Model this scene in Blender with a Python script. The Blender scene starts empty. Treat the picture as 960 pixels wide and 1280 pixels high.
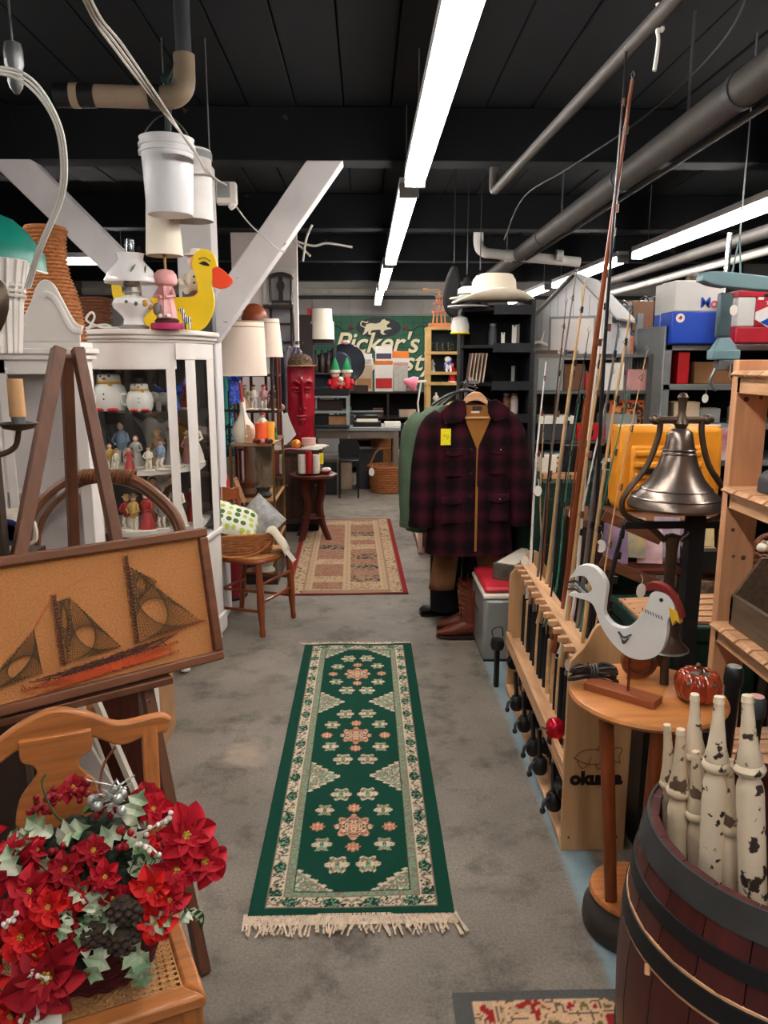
import bpy, bmesh, math, random
from mathutils import Matrix, Vector, Euler
R = math.radians; PI = math.pi
S = bpy.context.scene; COL = S.collection
rnd = random.Random(7)
# ------------------------------------------------------------------ camera, world, exposure
cam = bpy.data.objects.new('camera', bpy.data.cameras.new('camera')); COL.objects.link(cam)
cam.location = (0, 0, 1.6); cam.rotation_euler = (R(90-11.2), 0, R(-1.37))
cam.data.sensor_fit = 'VERTICAL'; cam.data.sensor_height = 32; cam.data.lens = 32*961/1280
cam.data.clip_start = .05; S.camera = cam
S.view_settings.view_transform = 'Standard'; S.view_settings.look = 'None'
S.view_settings.gamma = 1; S.view_settings.use_curve_mapping = False
S.view_settings.exposure = 0.7
wd = bpy.data.worlds.new('world'); S.world = wd; wd.use_nodes = True
wd.node_tree.nodes['Background'].inputs[0].default_value = (.9, .92, 1, 1)
wd.node_tree.nodes['Background'].inputs[1].default_value = .02
TUBE = 26.0            # emission strength of every fluorescent tube
# ------------------------------------------------------------------ materials
def lin(c):
    return tuple(((v/255)/12.92 if v/255 <= .04045 else ((v/255+.055)/1.055)**2.4) for v in c)
MATS = {}
def mat(name, rgb, rough=.6, metal=0, var=.14, sc=7, st=(1,1,1), bump=0, rgb2=None, wear=None, coat=0, emit=0, rn=0, spec=.4, sheen=0):
    if name in MATS: return MATS[name]
    m = bpy.data.materials.new(name); m.use_nodes = True; MATS[name] = m
    nt = m.node_tree; N = nt.nodes; L = nt.links; p = N['Principled BSDF']
    c = lin(rgb); p.inputs['Roughness'].default_value = rough; p.inputs['Metallic'].default_value = metal
    p.inputs['Specular IOR Level'].default_value = spec; p.inputs['Coat Weight'].default_value = coat
    if sheen: p.inputs['Sheen Weight'].default_value = sheen
    tc = N.new('ShaderNodeTexCoord'); mp = N.new('ShaderNodeMapping'); L.new(tc.outputs['Object'], mp.inputs[0])
    mp.inputs['Scale'].default_value = tuple(sc*s for s in st)
    nz = N.new('ShaderNodeTexNoise'); nz.inputs['Detail'].default_value = 4; nz.inputs['Scale'].default_value = 1
    L.new(mp.outputs[0], nz.inputs['Vector'])
    rp = N.new('ShaderNodeValToRGB'); L.new(nz.outputs['Fac'], rp.inputs[0])
    e = rp.color_ramp.elements; e[0].position = .3; e[1].position = .7
    c2 = lin(rgb2) if rgb2 else tuple(min(1, v*(1+var)) for v in c)
    e[0].color = (*[v*(1-var) for v in c], 1); e[1].color = (*c2, 1)
    out = rp.outputs[0]
    if wear:
        wc, th, ws = wear
        n2 = N.new('ShaderNodeTexNoise'); n2.inputs['Scale'].default_value = ws; n2.inputs['Detail'].default_value = 5
        L.new(mp.outputs[0] if len(wear) > 3 else tc.outputs['Object'], n2.inputs['Vector'])
        r2 = N.new('ShaderNodeValToRGB'); r2.color_ramp.elements[0].position = th; r2.color_ramp.elements[1].position = th+.03
        L.new(n2.outputs['Fac'], r2.inputs[0])
        mx = N.new('ShaderNodeMix'); mx.data_type = 'RGBA'
        L.new(r2.outputs[0], mx.inputs[0]); L.new(out, mx.inputs[6]); mx.inputs[7].default_value = (*lin(wc), 1); out = mx.outputs[2]
    if rn:
        oi = N.new('ShaderNodeObjectInfo'); hs = N.new('ShaderNodeHueSaturation'); mr = N.new('ShaderNodeMapRange')
        L.new(oi.outputs['Random'], mr.inputs[0]); mr.inputs[3].default_value = 1-rn; mr.inputs[4].default_value = 1+rn
        L.new(mr.outputs[0], hs.inputs['Value']); L.new(out, hs.inputs['Color']); out = hs.outputs[0]
    L.new(out, p.inputs['Base Color'])
    if emit: L.new(out, p.inputs['Emission Color']); p.inputs['Emission Strength'].default_value = emit
    if bump:
        b = N.new('ShaderNodeBump'); b.inputs['Strength'].default_value = bump; b.inputs['Distance'].default_value = .01
        L.new(nz.outputs['Fac'], b.inputs['Height']); L.new(b.outputs[0], p.inputs['Normal'])
    return m
def wood(name, rgb, ax='x', rough=.45, sc=5, var=.28, coat=.15, rn=0, wear=None):
    return mat(name, rgb, rough=rough, sc=sc, st={'x':(1,11,11),'y':(11,1,11),'z':(11,11,1)}[ax], var=var, bump=.08, coat=coat, rn=rn, wear=wear)
def fixed(name, fn):          # small node graphs of their own
    if name in MATS: return MATS[name]
    m = bpy.data.materials.new(name); m.use_nodes = True; MATS[name] = m; fn(m.node_tree, m.node_tree.nodes, m.node_tree.links); return m
def _glass(tint, amt, rough=.02):
    def f(nt, N, L):
        N.remove(N['Principled BSDF']); o = N['Material Output']
        t = N.new('ShaderNodeBsdfTransparent'); t.inputs[0].default_value = (*tint, 1)
        g = N.new('ShaderNodeBsdfGlossy'); g.inputs['Roughness'].default_value = rough
        fr = N.new('ShaderNodeLayerWeight'); pw = N.new('ShaderNodeMath'); pw.operation = 'POWER'; L.new(fr.outputs['Facing'], pw.inputs[0]); pw.inputs[1].default_value = 5
        ad = N.new('ShaderNodeMath'); ad.operation = 'MULTIPLY_ADD'; L.new(pw.outputs[0], ad.inputs[0]); ad.inputs[1].default_value = .8; ad.inputs[2].default_value = .03+amt
        mx = N.new('ShaderNodeMixShader'); L.new(ad.outputs[0], mx.inputs[0]); L.new(t.outputs[0], mx.inputs[1]); L.new(g.outputs[0], mx.inputs[2])
        L.new(mx.outputs[0], o.inputs[0])
    return f
GLASS = fixed('pane_glass', _glass((.93,.95,.94), .02)); CLEAR = fixed('clear_glassware', _glass((.82,.86,.86), .12, .05))
def _vcol(nt, N, L):
    a = N.new('ShaderNodeVertexColor'); a.layer_name = 'dye'; p = N['Principled BSDF']; p.inputs['Roughness'].default_value = .95
    p.inputs['Specular IOR Level'].default_value = .1
    tc = N.new('ShaderNodeTexCoord'); nz = N.new('ShaderNodeTexNoise'); nz.inputs['Scale'].default_value = 260; L.new(tc.outputs['Object'], nz.inputs['Vector'])
    mr = N.new('ShaderNodeMapRange'); L.new(nz.outputs['Fac'], mr.inputs[0]); mr.inputs[3].default_value = .55; mr.inputs[4].default_value = 1.45
    hs = N.new('ShaderNodeHueSaturation'); L.new(a.outputs[0], hs.inputs['Color']); L.new(mr.outputs[0], hs.inputs['Value']); L.new(hs.outputs[0], p.inputs['Base Color'])
DYE = fixed('dyed_wool', _vcol)
def _tube(nt, N, L):
    p = N['Principled BSDF']; p.inputs['Base Color'].default_value = (1,1,1,1)
    p.inputs['Emission Color'].default_value = (1,.955,.9,1); p.inputs['Emission Strength'].default_value = TUBE
TUBEM = fixed('lit_tube', _tube)
# common materials
WHITE = mat('white_paint', (226,218,212), rough=.5, var=.05, wear=((150,138,128), .74, 9))
BONE = mat('off_white', (232,222,206), rough=.55, var=.05); PAPER = mat('paper_tag', (238,232,222), rough=.8, var=.04)
BLACK = mat('black_plastic', (22,22,24), rough=.4, var=.2); BLACKM = mat('black_matte', (17,16,17), rough=.8, var=.2)
STEEL = mat('grey_steel', (118,120,120), rough=.4, metal=.6, var=.12, sc=14); CHROME = mat('chrome', (205,205,205), rough=.15, metal=1, var=.04)
GREYP = mat('grey_paint', (140,142,140), rough=.55, var=.1); DGREY = mat('dark_grey', (58,60,64), rough=.5)
RED = mat('red_paint', (186,22,30), rough=.4, var=.12); DRED = mat('dark_red', (120,16,26), rough=.45)
YELLOW = mat('yellow_card', (240,222,20), rough=.7, var=.03); GREEN = mat('green_leaf', (52,84,40), rough=.55, var=.3)
BRASS = mat('aged_brass', (150,118,70), rough=.35, metal=.9, var=.2); SKIN = mat('doll_skin', (236,190,165), rough=.5, var=.05)
CARD = mat('cardboard', (170,125,85), rough=.85); STRING = mat('white_string', (225,222,215), rough=.8, var=.06)
OAK = wood('golden_oak', (178,110,58)); OAKZ = wood('golden_oak_upright', (178,110,58), 'z'); MAHOG = wood('mahogany', (86,34,20)); MAHOGZ = wood('mahogany_upright', (88,36,22), 'z')
CHERRYZ = wood('cherry_upright', (128,62,26), 'z'); CHERRY = wood('cherry', (134,66,28)); WALN = wood('walnut_strip', (92,58,40), 'z'); WALNX = wood('walnut_rail', (104,64,42), 'x')
PINE = wood('pine_boards', (200,150,110), 'x', sc=4); PINEZ = wood('pine_upright', (198,142,100), 'z', sc=4); PINEY = wood('pine_lengthwise', (198,152,112), 'y', sc=4)
DWOOD = wood('dark_wood', (52,34,26)); PLYZ = wood('plywood', (190,148,104), 'z', sc=3, var=.12)
WICK = mat('wicker', (164,102,56), rough=.7, sc=30, st=(1,1,3), var=.35, bump=.3); DWICK = mat('dark_wicker', (112,66,38), rough=.7, sc=30, st=(1,1,3), var=.35, bump=.3)
CORDM = mat('cord', (196,190,182), rough=.7, var=.08)
# ------------------------------------------------------------------ mesh builder
class B:
    def __init__(s): s.v = []; s.f = []; s.mi = []; s.M = Matrix()
    def at(s, loc=(0,0,0), rz=0, rx=0, ry=0, sc=1):
        s.M = Matrix.Translation(loc) @ Euler((rx, ry, rz)).to_matrix().to_4x4() @ Matrix.Scale(sc, 4); return s
    def add(s, vs, fs, mi=0):
        n = len(s.v); s.v += [tuple(s.M @ Vector(v)) for v in vs]; s.f += [tuple(i+n for i in f) for f in fs]; s.mi += [mi]*len(fs); return s
    def box(s, c, d, mi=0, rz=0, rx=0, ry=0):
        Q = Matrix.Translation(c) @ Euler((rx, ry, rz)).to_matrix().to_4x4(); x, y, z = d[0]/2, d[1]/2, d[2]/2
        vs = [Q @ Vector(p) for p in ((-x,-y,-z),(x,-y,-z),(x,y,-z),(-x,y,-z),(-x,-y,z),(x,-y,z),(x,y,z),(-x,y,z))]
        return s.add(vs, [(0,3,2,1),(4,5,6,7),(0,1,5,4),(1,2,6,5),(2,3,7,6),(3,0,4,7)], mi)
    def bb(s, x0, x1, y0, y1, z0, z1, mi=0): return s.box(((x0+x1)/2,(y0+y1)/2,(z0+z1)/2), (x1-x0,y1-y0,z1-z0), mi)
    def bar(s, p, q, w, d=None, up=(0,0,1), mi=0, w2=None):
        p, q = Vector(p), Vector(q); d = d or w; a = (q-p).normalized(); u = Vector(up)
        if abs(a.dot(u)) > .97: u = Vector((1,0,0)) if abs(a.x) < .9 else Vector((0,1,0))
        r = a.cross(u).normalized(); u = r.cross(a); k = (w2 or w)/w
        vs = [c + r*(i*w/2*g) + u*(j*d/2*g) for c, g in ((p,1),(q,k)) for i, j in ((-1,-1),(1,-1),(1,1),(-1,1))]
        return s.add(vs, [(0,1,2,3),(7,6,5,4),(0,4,5,1),(1,5,6,2),(2,6,7,3),(3,7,4,0)], mi)
    def tube(s, pts, r, n=8, mi=0, cap=True, flat=1):
        P = [Vector(p) for p in pts]; rs = r if isinstance(r, (list, tuple)) else [r]*len(P); vs = []; u = None
        for i, p in enumerate(P):
            t = (P[min(i+1,len(P)-1)] - P[max(i-1,0)]).normalized()
            if u is None:
                u = Vector((0,0,1)) if abs(t.z) < .9 else Vector((1,0,0))
            u = (u - t*u.dot(t)); u = u.normalized() if u.length > 1e-6 else t.orthogonal().normalized(); w = t.cross(u)
            vs += [p + u*math.cos(2*PI*k/n)*rs[i]*flat + w*math.sin(2*PI*k/n)*rs[i] for k in range(n)]
        fs = [(i*n+k, i*n+(k+1)%n, (i+1)*n+(k+1)%n, (i+1)*n+k) for i in range(len(P)-1) for k in range(n)]
        if cap: fs += [tuple(range(n))[::-1], tuple((len(P)-1)*n+k for k in range(n))]
        return s.add(vs, fs, mi)
    def cyl(s, p, q, r, r2=None, n=14, mi=0): return s.tube([p, q], [r, r if r2 is None else r2], n, mi)
    def lathe(s, prof, c=(0,0,0), n=20, mi=0, sx=1, sy=1, a0=0, a1=2*PI, wob=0):
        full = abs(a1-a0-2*PI) < 1e-6; m = n if full else n+1; vs = []
        for j, (r, z) in enumerate(prof):
            for k in range(m):
                a = a0+(a1-a0)*k/n; g = 1+wob*math.cos(8*a)
                vs.append((c[0]+r*g*math.cos(a)*sx, c[1]+r*g*math.sin(a)*sy, c[2]+z))
        fs = []
        for j in range(len(prof)-1):
            for k in range(n): fs.append((j*m+k, j*m+(k+1)%m, (j+1)*m+(k+1)%m, (j+1)*m+k))
        ra, rb = prof[0][0], prof[-1][0]; J = len(prof)-1
        if full and J > 1 and min(ra, rb) > .8*max(ra, rb):          # a ring: join its two edges instead of capping them
            fs += [(J*m+k, J*m+(k+1)%m, (k+1)%m, k) for k in range(n)]
        elif full:
            if prof[0][0] > 1e-4: fs.append(tuple(range(m))[::-1])
            if prof[-1][0] > 1e-4: fs.append(tuple((len(prof)-1)*m+k for k in range(m)))
        return s.add(vs, fs, mi)
    def sph(s, c, r, n=12, mi=0, rot=None):
        rx, ry, rz = r if isinstance(r, (list, tuple)) else (r, r, r); h = max(5, n//2+1); Q = rot or Matrix()
        vs = [Vector(c) + Q @ Vector((rx*math.sin(PI*j/h)*math.cos(2*PI*k/n), ry*math.sin(PI*j/h)*math.sin(2*PI*k/n), rz*math.cos(PI*j/h))) for j in range(1, h) for k in range(n)]
        t = len(vs); vs += [Vector(c)+Q@Vector((0,0,rz)), Vector(c)-Q@Vector((0,0,rz))]
        fs = [(j*n+k, (j+1)*n+k, (j+1)*n+(k+1)%n, j*n+(k+1)%n) for j in range(h-2) for k in range(n)]
        fs += [(t, k, (k+1)%n) for k in range(n)] + [(t+1, (h-2)*n+(k+1)%n, (h-2)*n+k) for k in range(n)]
        return s.add(vs, fs, mi)
    def prism(s, pts, y0, y1, mi=0, plane='xz'):
        n = len(pts); g = {'xz': lambda a,b,d:(a,d,b), 'xy': lambda a,b,d:(a,b,d), 'yz': lambda a,b,d:(d,a,b)}[plane]
        vs = [g(a,b,y0) for a,b in pts] + [g(a,b,y1) for a,b in pts]
        return s.add(vs, [tuple(range(n)), tuple(range(2*n-1, n-1, -1))] + [(k, k+n, (k+1)%n+n, (k+1)%n) for k in range(n)], mi)
    def quad(s, a, b, c, d, mi=0): return s.add([a,b,c,d], [(0,1,2,3)], mi)
    def build(s, name, m, parent=None, smooth=True, bevel=0, loc=None, rz=0, kind=None, label=None):
        me = bpy.data.meshes.new(name); me.from_pydata(s.v, [], s.f)
        for q in (m if isinstance(m, (list, tuple)) else [m]): me.materials.append(q)
        if isinstance(m, (list, tuple)): me.polygons.foreach_set('material_index', s.mi)
        bm = bmesh.new(); bm.from_mesh(me); bmesh.ops.recalc_face_normals(bm, faces=bm.faces); bm.to_mesh(me); bm.free()
        if smooth: me.polygons.foreach_set('use_smooth', [True]*len(me.polygons)); me.set_sharp_from_angle(angle=.75)
        o = bpy.data.objects.new(name, me); COL.objects.link(o)
        if parent: o.parent = parent
        if loc: o.location = loc
        o.rotation_euler.z = rz
        if bevel:
            b = o.modifiers.new('bevel', 'BEVEL'); b.width = bevel; b.segments = 2; b.limit_method = 'ANGLE'; b.angle_limit = .6
        if kind: o['kind'] = kind
        if label: o['label'] = label
        return o
def tag(o, label, cat, group=None):
    o['label'] = label; o['category'] = cat
    if group: o['group'] = group
    return o
def thing(name, label, cat, loc=(0,0,0), rz=0, group=None, rx=0, ry=0):
    o = bpy.data.objects.new(name, None); COL.objects.link(o); o.empty_display_size = .1
    o.location = loc; o.rotation_euler = (rx, ry, rz); return tag(o, label, cat, group)
def dup(root, loc, rz=None, label=None, sc=None, ren=None):
    c = root.copy(); COL.objects.link(c); c.location = loc
    if rz is not None: c.rotation_euler.z = rz
    if sc: c.scale = (sc,)*3
    if label: c['label'] = label
    for ch in [o for o in root.children]:
        d = ch.copy(); COL.objects.link(d); d.parent = c
        for g in ch.children: e = g.copy(); COL.objects.link(e); e.parent = d
    return c
def inst(o, parent, loc, rz=0, sc=None, m=None):     # another copy of one mesh part (shares data)
    d = o.copy(); COL.objects.link(d); d.parent = parent; d.location = loc; d.rotation_euler.z = rz
    if sc: d.scale = sc
    return d
def text(body, size, name, m, parent, loc, rot=(PI/2,0,0), shear=0, bold=0, ext=.001, align='CENTER', spacing=1):
    cu = bpy.data.curves.new(name, 'FONT'); cu.body = body; cu.size = size; cu.shear = shear; cu.offset = bold; cu.extrude = ext; cu.align_x = align; cu.align_y = 'CENTER'; cu.space_character = spacing
    cu.resolution_u = 4
    t = bpy.data.objects.new('t', cu); me = bpy.data.meshes.new_from_object(t); bpy.data.objects.remove(t); bpy.data.curves.remove(cu)
    me.materials.clear(); me.materials.append(m); o = bpy.data.objects.new(name, me); COL.objects.link(o)
    o.parent = parent; o.location = loc; o.rotation_euler = rot; return o
def bez(pts, n=8):            # smooth curve through points (Catmull-Rom)
    P = [Vector(p) for p in pts]; P = [2*P[0]-P[1]] + P + [2*P[-1]-P[-2]]; out = []
    for i in range(1, len(P)-2):
        for k in range(n):
            t = k/n; a, b, c, d = P[i-1], P[i], P[i+1], P[i+2]
            out.append(.5*((2*b)+(c-a)*t+(2*a-5*b+4*c-d)*t*t+(3*b-a-3*c+d)*t**3))
    return out + [P[-2]]
def bez2(pts, n=6): return [(p.x, p.y) for p in bez([(a, b, 0) for a, b in pts], n)]
def circ(r, n=24, c=(0,0), a0=0, a1=2*PI, sy=1): return [(c[0]+r*math.cos(a0+(a1-a0)*k/n), c[1]+r*sy*math.sin(a0+(a1-a0)*k/n)) for k in range(n)]
def cloth(nx, nz, fn, name, m, parent, thick=.004):   # fn(u,v) -> point
    b = B(); b.add([fn(i/nx, j/nz) for j in range(nz+1) for i in range(nx+1)], [(j*(nx+1)+i, j*(nx+1)+i+1, (j+1)*(nx+1)+i+1, (j+1)*(nx+1)+i) for j in range(nz) for i in range(nx)])
    o = b.build(name, m, parent); sm = o.modifiers.new('thick', 'SOLIDIFY'); sm.thickness = thick; sm.offset = 0; return o
def price_tag(label, loc, r=.018, rz=0, string=None):
    t = thing('price_tag', label, 'tag', loc, rz)
    B().prism(circ(r, 14, sy=1.35), -.0008, .0008).build('card', PAPER, t)
    B().tube([(0,0,r*1.1),(.004,0,r*2.2),(-.002,.004,r*3)], .0012, 5).build('string', STRING, t)
    return t
# ================================================================== THE SETTING
def _floor(nt, N, L):
    p = N['Principled BSDF']; p.inputs['Roughness'].default_value = .62; p.inputs['Specular IOR Level'].default_value = .35
    tc = N.new('ShaderNodeTexCoord')
    def nz(s, d=5, r=.6):
        n = N.new('ShaderNodeTexNoise'); n.inputs['Scale'].default_value = s; n.inputs['Detail'].default_value = d; n.inputs['Roughness'].default_value = r; L.new(tc.outputs['Object'], n.inputs['Vector']); return n
    def ramp(src, st):
        r = N.new('ShaderNodeValToRGB'); L.new(src, r.inputs[0]); e = r.color_ramp.elements
        e[0].position, e[0].color = st[0][0], (*lin(st[0][1]), 1); e[1].position, e[1].color = st[-1][0], (*lin(st[-1][1]), 1)
        for q in st[1:-1]: x = e.new(q[0]); x.color = (*lin(q[1]), 1)
        return r
    a = ramp(nz(1.3).outputs[0], [(.28,(112,103,93)), (.5,(138,128,116)), (.72,(160,149,136))])
    sp = ramp(nz(120, 3).outputs[0], [(.3,(205,203,200)), (.7,(255,255,255))])
    st = ramp(nz(4.5, 6, .7).outputs[0], [(.3,(165,160,155)), (.5,(255,255,255))])
    def mul(x, y):
        m = N.new('ShaderNodeMix'); m.data_type = 'RGBA'; m.blend_type = 'MULTIPLY'; m.inputs[0].default_value = 1; L.new(x, m.inputs[6]); L.new(y, m.inputs[7]); return m.outputs[2]
    base = mul(mul(a.outputs[0], sp.outputs[0]), st.outputs[0])
    # worn pale blue painted line running along the aisle
    sx = N.new('ShaderNodeSeparateXYZ'); L.new(tc.outputs['Object'], sx.inputs[0])
    d = N.new('ShaderNodeMath'); d.operation = 'SUBTRACT'; L.new(sx.outputs[0], d.inputs[0]); d.inputs[1].default_value = .685
    ab = N.new('ShaderNodeMath'); ab.operation = 'ABSOLUTE'; L.new(d.outputs[0], ab.inputs[0])
    w = N.new('ShaderNodeMath'); w.operation = 'MULTIPLY_ADD'; L.new(nz(7, 6, .75).outputs[0], w.inputs[0]); w.inputs[1].default_value = .05; L.new(ab.outputs[0], w.inputs[2])
    mk = N.new('ShaderNodeMapRange'); L.new(w.outputs[0], mk.inputs[0]); mk.inputs[1].default_value = .064; mk.inputs[2].default_value = .09; mk.inputs[3].default_value = .62; mk.inputs[4].default_value = 0
    mx = N.new('ShaderNodeMix'); mx.data_type = 'RGBA'; L.new(mk.outputs[0], mx.inputs[0]); L.new(base, mx.inputs[6]); mx.inputs[7].default_value = (*lin((128,160,172)), 1)
    out = mx.outputs[2]
    for (cx, cy, rr, col, am) in ((-.5,2.93,.2,(176,156,136),.55),(-.35,3.6,.12,(70,66,62),.35),(.45,2.35,.16,(92,86,80),.35),(.1,4.75,.25,(112,108,104),.3)):   # old spills
        vm = N.new('ShaderNodeVectorMath'); vm.operation = 'DISTANCE'; L.new(tc.outputs['Object'], vm.inputs[0]); vm.inputs[1].default_value = (cx,cy,0)
        ad = N.new('ShaderNodeMath'); ad.operation = 'MULTIPLY_ADD'; L.new(nz(6, 5, .7).outputs[0], ad.inputs[0]); ad.inputs[1].default_value = rr*1.3; L.new(vm.outputs['Value'], ad.inputs[2])
        sm = N.new('ShaderNodeMapRange'); L.new(ad.outputs[0], sm.inputs[0]); sm.inputs[1].default_value = rr*.9; sm.inputs[2].default_value = rr*1.25; sm.inputs[3].default_value = am; sm.inputs[4].default_value = 0
        mm = N.new('ShaderNodeMix'); mm.data_type = 'RGBA'; L.new(sm.outputs[0], mm.inputs[0]); L.new(out, mm.inputs[6]); mm.inputs[7].default_value = (*lin(col), 1); out = mm.outputs[2]
    L.new(out, p.inputs['Base Color'])
    b = N.new('ShaderNodeBump'); b.inputs['Strength'].default_value = .15; b.inputs['Distance'].default_value = .004; L.new(nz(60).outputs[0], b.inputs['Height']); L.new(b.outputs[0], p.inputs['Normal'])
FLOOR = fixed('stained_concrete', _floor)
XL, XR, YN, YF, ZC = -4.6, 5.4, -4.2, 13.1, 2.98
o = B().bb(XL, XR, YN, YF, -.12, 0).build('floor', FLOOR, kind='structure', smooth=False); o['label'] = 'stained grey concrete floor with a worn pale blue line'
# slab joints are recessed lines cut as thin dark strips
JM = mat('joint_filler', (62,58,54), rough=.9)
CEIL = mat('black_ceiling_paint', (10,12,15), rough=.85, var=.25, sc=3, spec=.2); BEAMM = mat('black_beam_paint', (11,12,15), rough=.85, spec=.2, var=.3, sc=3, wear=((60,46,38), .7, 5))
ce = B().bb(XL, XR, YN, YF, ZC+.03, ZC+.12).build('ceiling', CEIL, kind='structure', smooth=False); ce['label'] = 'black painted plank ceiling'
pl = B().bb(-.128, .128, YN, YF, 0, .03).build('ceiling_plank', CEIL, ce, bevel=.004, smooth=False); pl.location = (XL+.13, 0, ZC)
for k in range(1, 38): inst(pl, ce, (XL+.13+k*.264, 0, ZC+.003*(k % 3)))
bm_ = B().bb(XL, XR, -.09, .09, 2.7, ZC).build('ceiling_beam', BEAMM, ce, bevel=.006, smooth=False); bm_.location = (0, 2.45, 0)
for y in (.2, -2, 4.72, 7.0, 9.2, 11.4): inst(bm_, ce, (0, y, 0))
WB = mat('old_panel_paint', (168,164,158), rough=.7, var=.12, sc=2)
wb = B().bb(XL, XR, YF, YF+.1, 0, ZC+.1).build('wall_back', WB, kind='structure', smooth=False); wb['label'] = 'grey white panelled back wall'
pp = B().bb(-.3, .3, -.012, 0, .05, 2.66).build('wall_panel', WB, wb, bevel=.004, smooth=False); pp.location = (-2.4, YF, 0)
for k in range(1, 12): inst(pp, wb, (-2.4+k*.61, YF, 0))
B().bb(XL, XR, YF-.05, YF-.012, 2.66, 2.74).build('ledger_board', mat('pale_ledger', (176,170,160), rough=.7), wb, bevel=.004)
B().cyl((XL, YF-.07, 2.6), (XR, YF-.07, 2.6), .03).build('wall_conduit', DGREY, wb)
WD = mat('dark_side_wall', (66,64,62), rough=.85, var=.2, sc=2)
for nm, a in (('wall_left', (XL-.1, XL, YN, YF)), ('wall_right', (XR, XR+.1, YN, YF)), ('wall_front', (XL, XR, YN-.1, YN))):
    B().bb(*a, 0, ZC+.1).build(nm, WD, kind='structure', smooth=False)
B().bb(XR-.02, XR, YN, YF, 0, .12).build('baseboard_right', DWOOD, kind='structure'); B().bb(XL, XL+.02, YN, YF, 0, .12).build('baseboard_left', DWOOD, kind='structure')
# ------------------------------------------------------------------ fluorescent fixtures
def fixture(label, x, y0, y1, z=2.45, along='y', gap=.056):
    t = thing('strip_light', label, 'light', (x, (y0+y1)/2, z), 0 if along == 'y' else PI/2, 'bare tube strip lights'); h = (y1-y0)/2
    b = B(); b.prism([(-.05,.09),(.05,.09),(.05,.05),(.03,.035),(-.03,.035),(-.05,.05)], -h, h); b.build('housing', mat('fixture_enamel', (225,226,228), rough=.4, var=.03), t)
    for s in (-1, 1): B().cyl((s*gap/2, -h+.02, .012), (s*gap/2, h-.02, .012), .019, n=12).build('tube', TUBEM, t)
    for e in (-1, 1):
        k = B().bb(-.052, .052, e*h-.012, e*h+.012, -.012, .06).build('socket', GREYP, t, bevel=.004)
        B().cyl((0, e*h*.8, .09), (0, e*h*.8, .535), .003, n=6).build('hanger_rod', STEEL, t)
    return t
fixture('long strip light right over the green runner, nearest of its row', .25, 1.55, 4.06)
fixture('second strip light of the row over the aisle, starting past the white brace', .235, 4.3, 7.25, z=2.45)
fixture('third strip light of the row over the aisle, short in view', .22, 7.5, 9.85)
fixture('farthest strip light of the row over the aisle, before the green sign', .2, 9.95, 12.5)
fixture('strip light over the grey shelves on the right, cut by the frame', 2.32, 4.3, 6.8)
fixture('strip light behind the gable of the white toy barn', 2.28, 7.05, 9.5)
fixture('farthest strip light on the right, beside the white hat', 2.25, 9.75, 12.2)
fixture('crosswise strip light seen under the left white brace', -2.75, 6.6, 8.0, along='x')
fixture('added strip light out of view right above the camera', .25, -1.2, 1.24)  # unseen; carries the aisle row on, added to brighten the foreground
fixture('added strip light out of view behind the camera, over the left of the shop', -2.3, -3.0, -.56)  # unseen fixture put in to light the foreground from the left
fixture('added strip light out of view behind the camera, over the right of the shop', 2.32, -3.0, -.56)  # its unseen counterpart, added for foreground light from the right
fixture('strip light out of view beside the first right hand row light', 2.32, 1.6, 4.04)
fixture('strip light out of view over the far left of the shop', -2.3, 1.6, 4.04)
# ------------------------------------------------------------------ pipes and cables under the ceiling
PIPEG = mat('grey_pipe', (70,65,61), rough=.6, metal=.2, var=.2, sc=9); PVC = mat('white_pipe', (196,192,186), rough=.45, var=.08); PVCT = mat('tan_pipe', (150,128,108), rough=.5, var=.15)
t = thing('conduit_pipe', 'thin grey pipe running along the ceiling right of the long light', 'pipe')
B().cyl((.885, 1.2, 2.56), (.755, 4.7, 2.56), .024).build('pipe', PIPEG, t)
B().tube([(.755,4.68,2.56),(.753,4.74,2.57),(.752,4.75,2.62),(.752,4.75,2.695)], .026, 10).build('elbow', PIPEG, t)
b = B(); b.tube(bez([(.84,2.42,2.6),(.86,2.42,2.535),(.845,2.42,2.53),(.85,2.42,2.50),(.84,2.41,2.42)]), .006, 6); b.build('rag_tie', STRING, t)
t = thing('main_pipe', 'thick grey pipe running the length of the ceiling on the right', 'pipe')
B().cyl((1.3, 1.0, 2.53), (1.42, 9.3, 2.53), .062, n=20).build('pipe', PIPEG, t)
for y in (2.9, 4.25, 6.2, 7.3): B().cyl((1.3+.0145*(y-1), y-.02, 2.53), (1.3+.0145*(y-1), y+.02, 2.53), .068, n=20).build('coupling', DGREY, t)
for y in (3.4, 5.6, 7.9): B().cyl((1.3+.0145*(y-1), y, 2.58), (1.3+.0145*(y-1), y, 2.98), .006, n=6).build('hanger', DGREY, t)
B().cyl((1.40, 1.5, 2.475), (1.47, 9.0, 2.485), .012, n=8).build('thin_conduit', PIPEG, t)
for i, (x, z, r) in enumerate(((2.62, 2.42, .045), (2.78, 2.34, .035))):
    tag(B().cyl((x, 3, z), (x+.05, 11, z+.02), r, n=14).build('side_pipe', (PIPEG, PVC)[i]), ('dull grey pipe under the ceiling beyond the right strip light', 'paler lower pipe above the blue and white can')[i], 'pipe')
t = thing('drain_pipe', 'white plastic drain pipe with an elbow above the white hat', 'pipe')
b = B(); b.tube(bez([(1.02,7.2,2.86),(1.02,7.2,2.62),(1.07,7.2,2.55),(1.2,7.2,2.53),(1.95,7.25,2.47)]), .045, 14); b.build('pipe', PVC, t)
for x in (1.3, 1.75): B().cyl((x-.03,7.21,2.52),(x+.03,7.21,2.515), .054, n=14).build('coupling', PVC, t)
t = thing('tan_drain_pipe', 'tan drain pipe with black joints and an upward elbow on the left', 'pipe')
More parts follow.
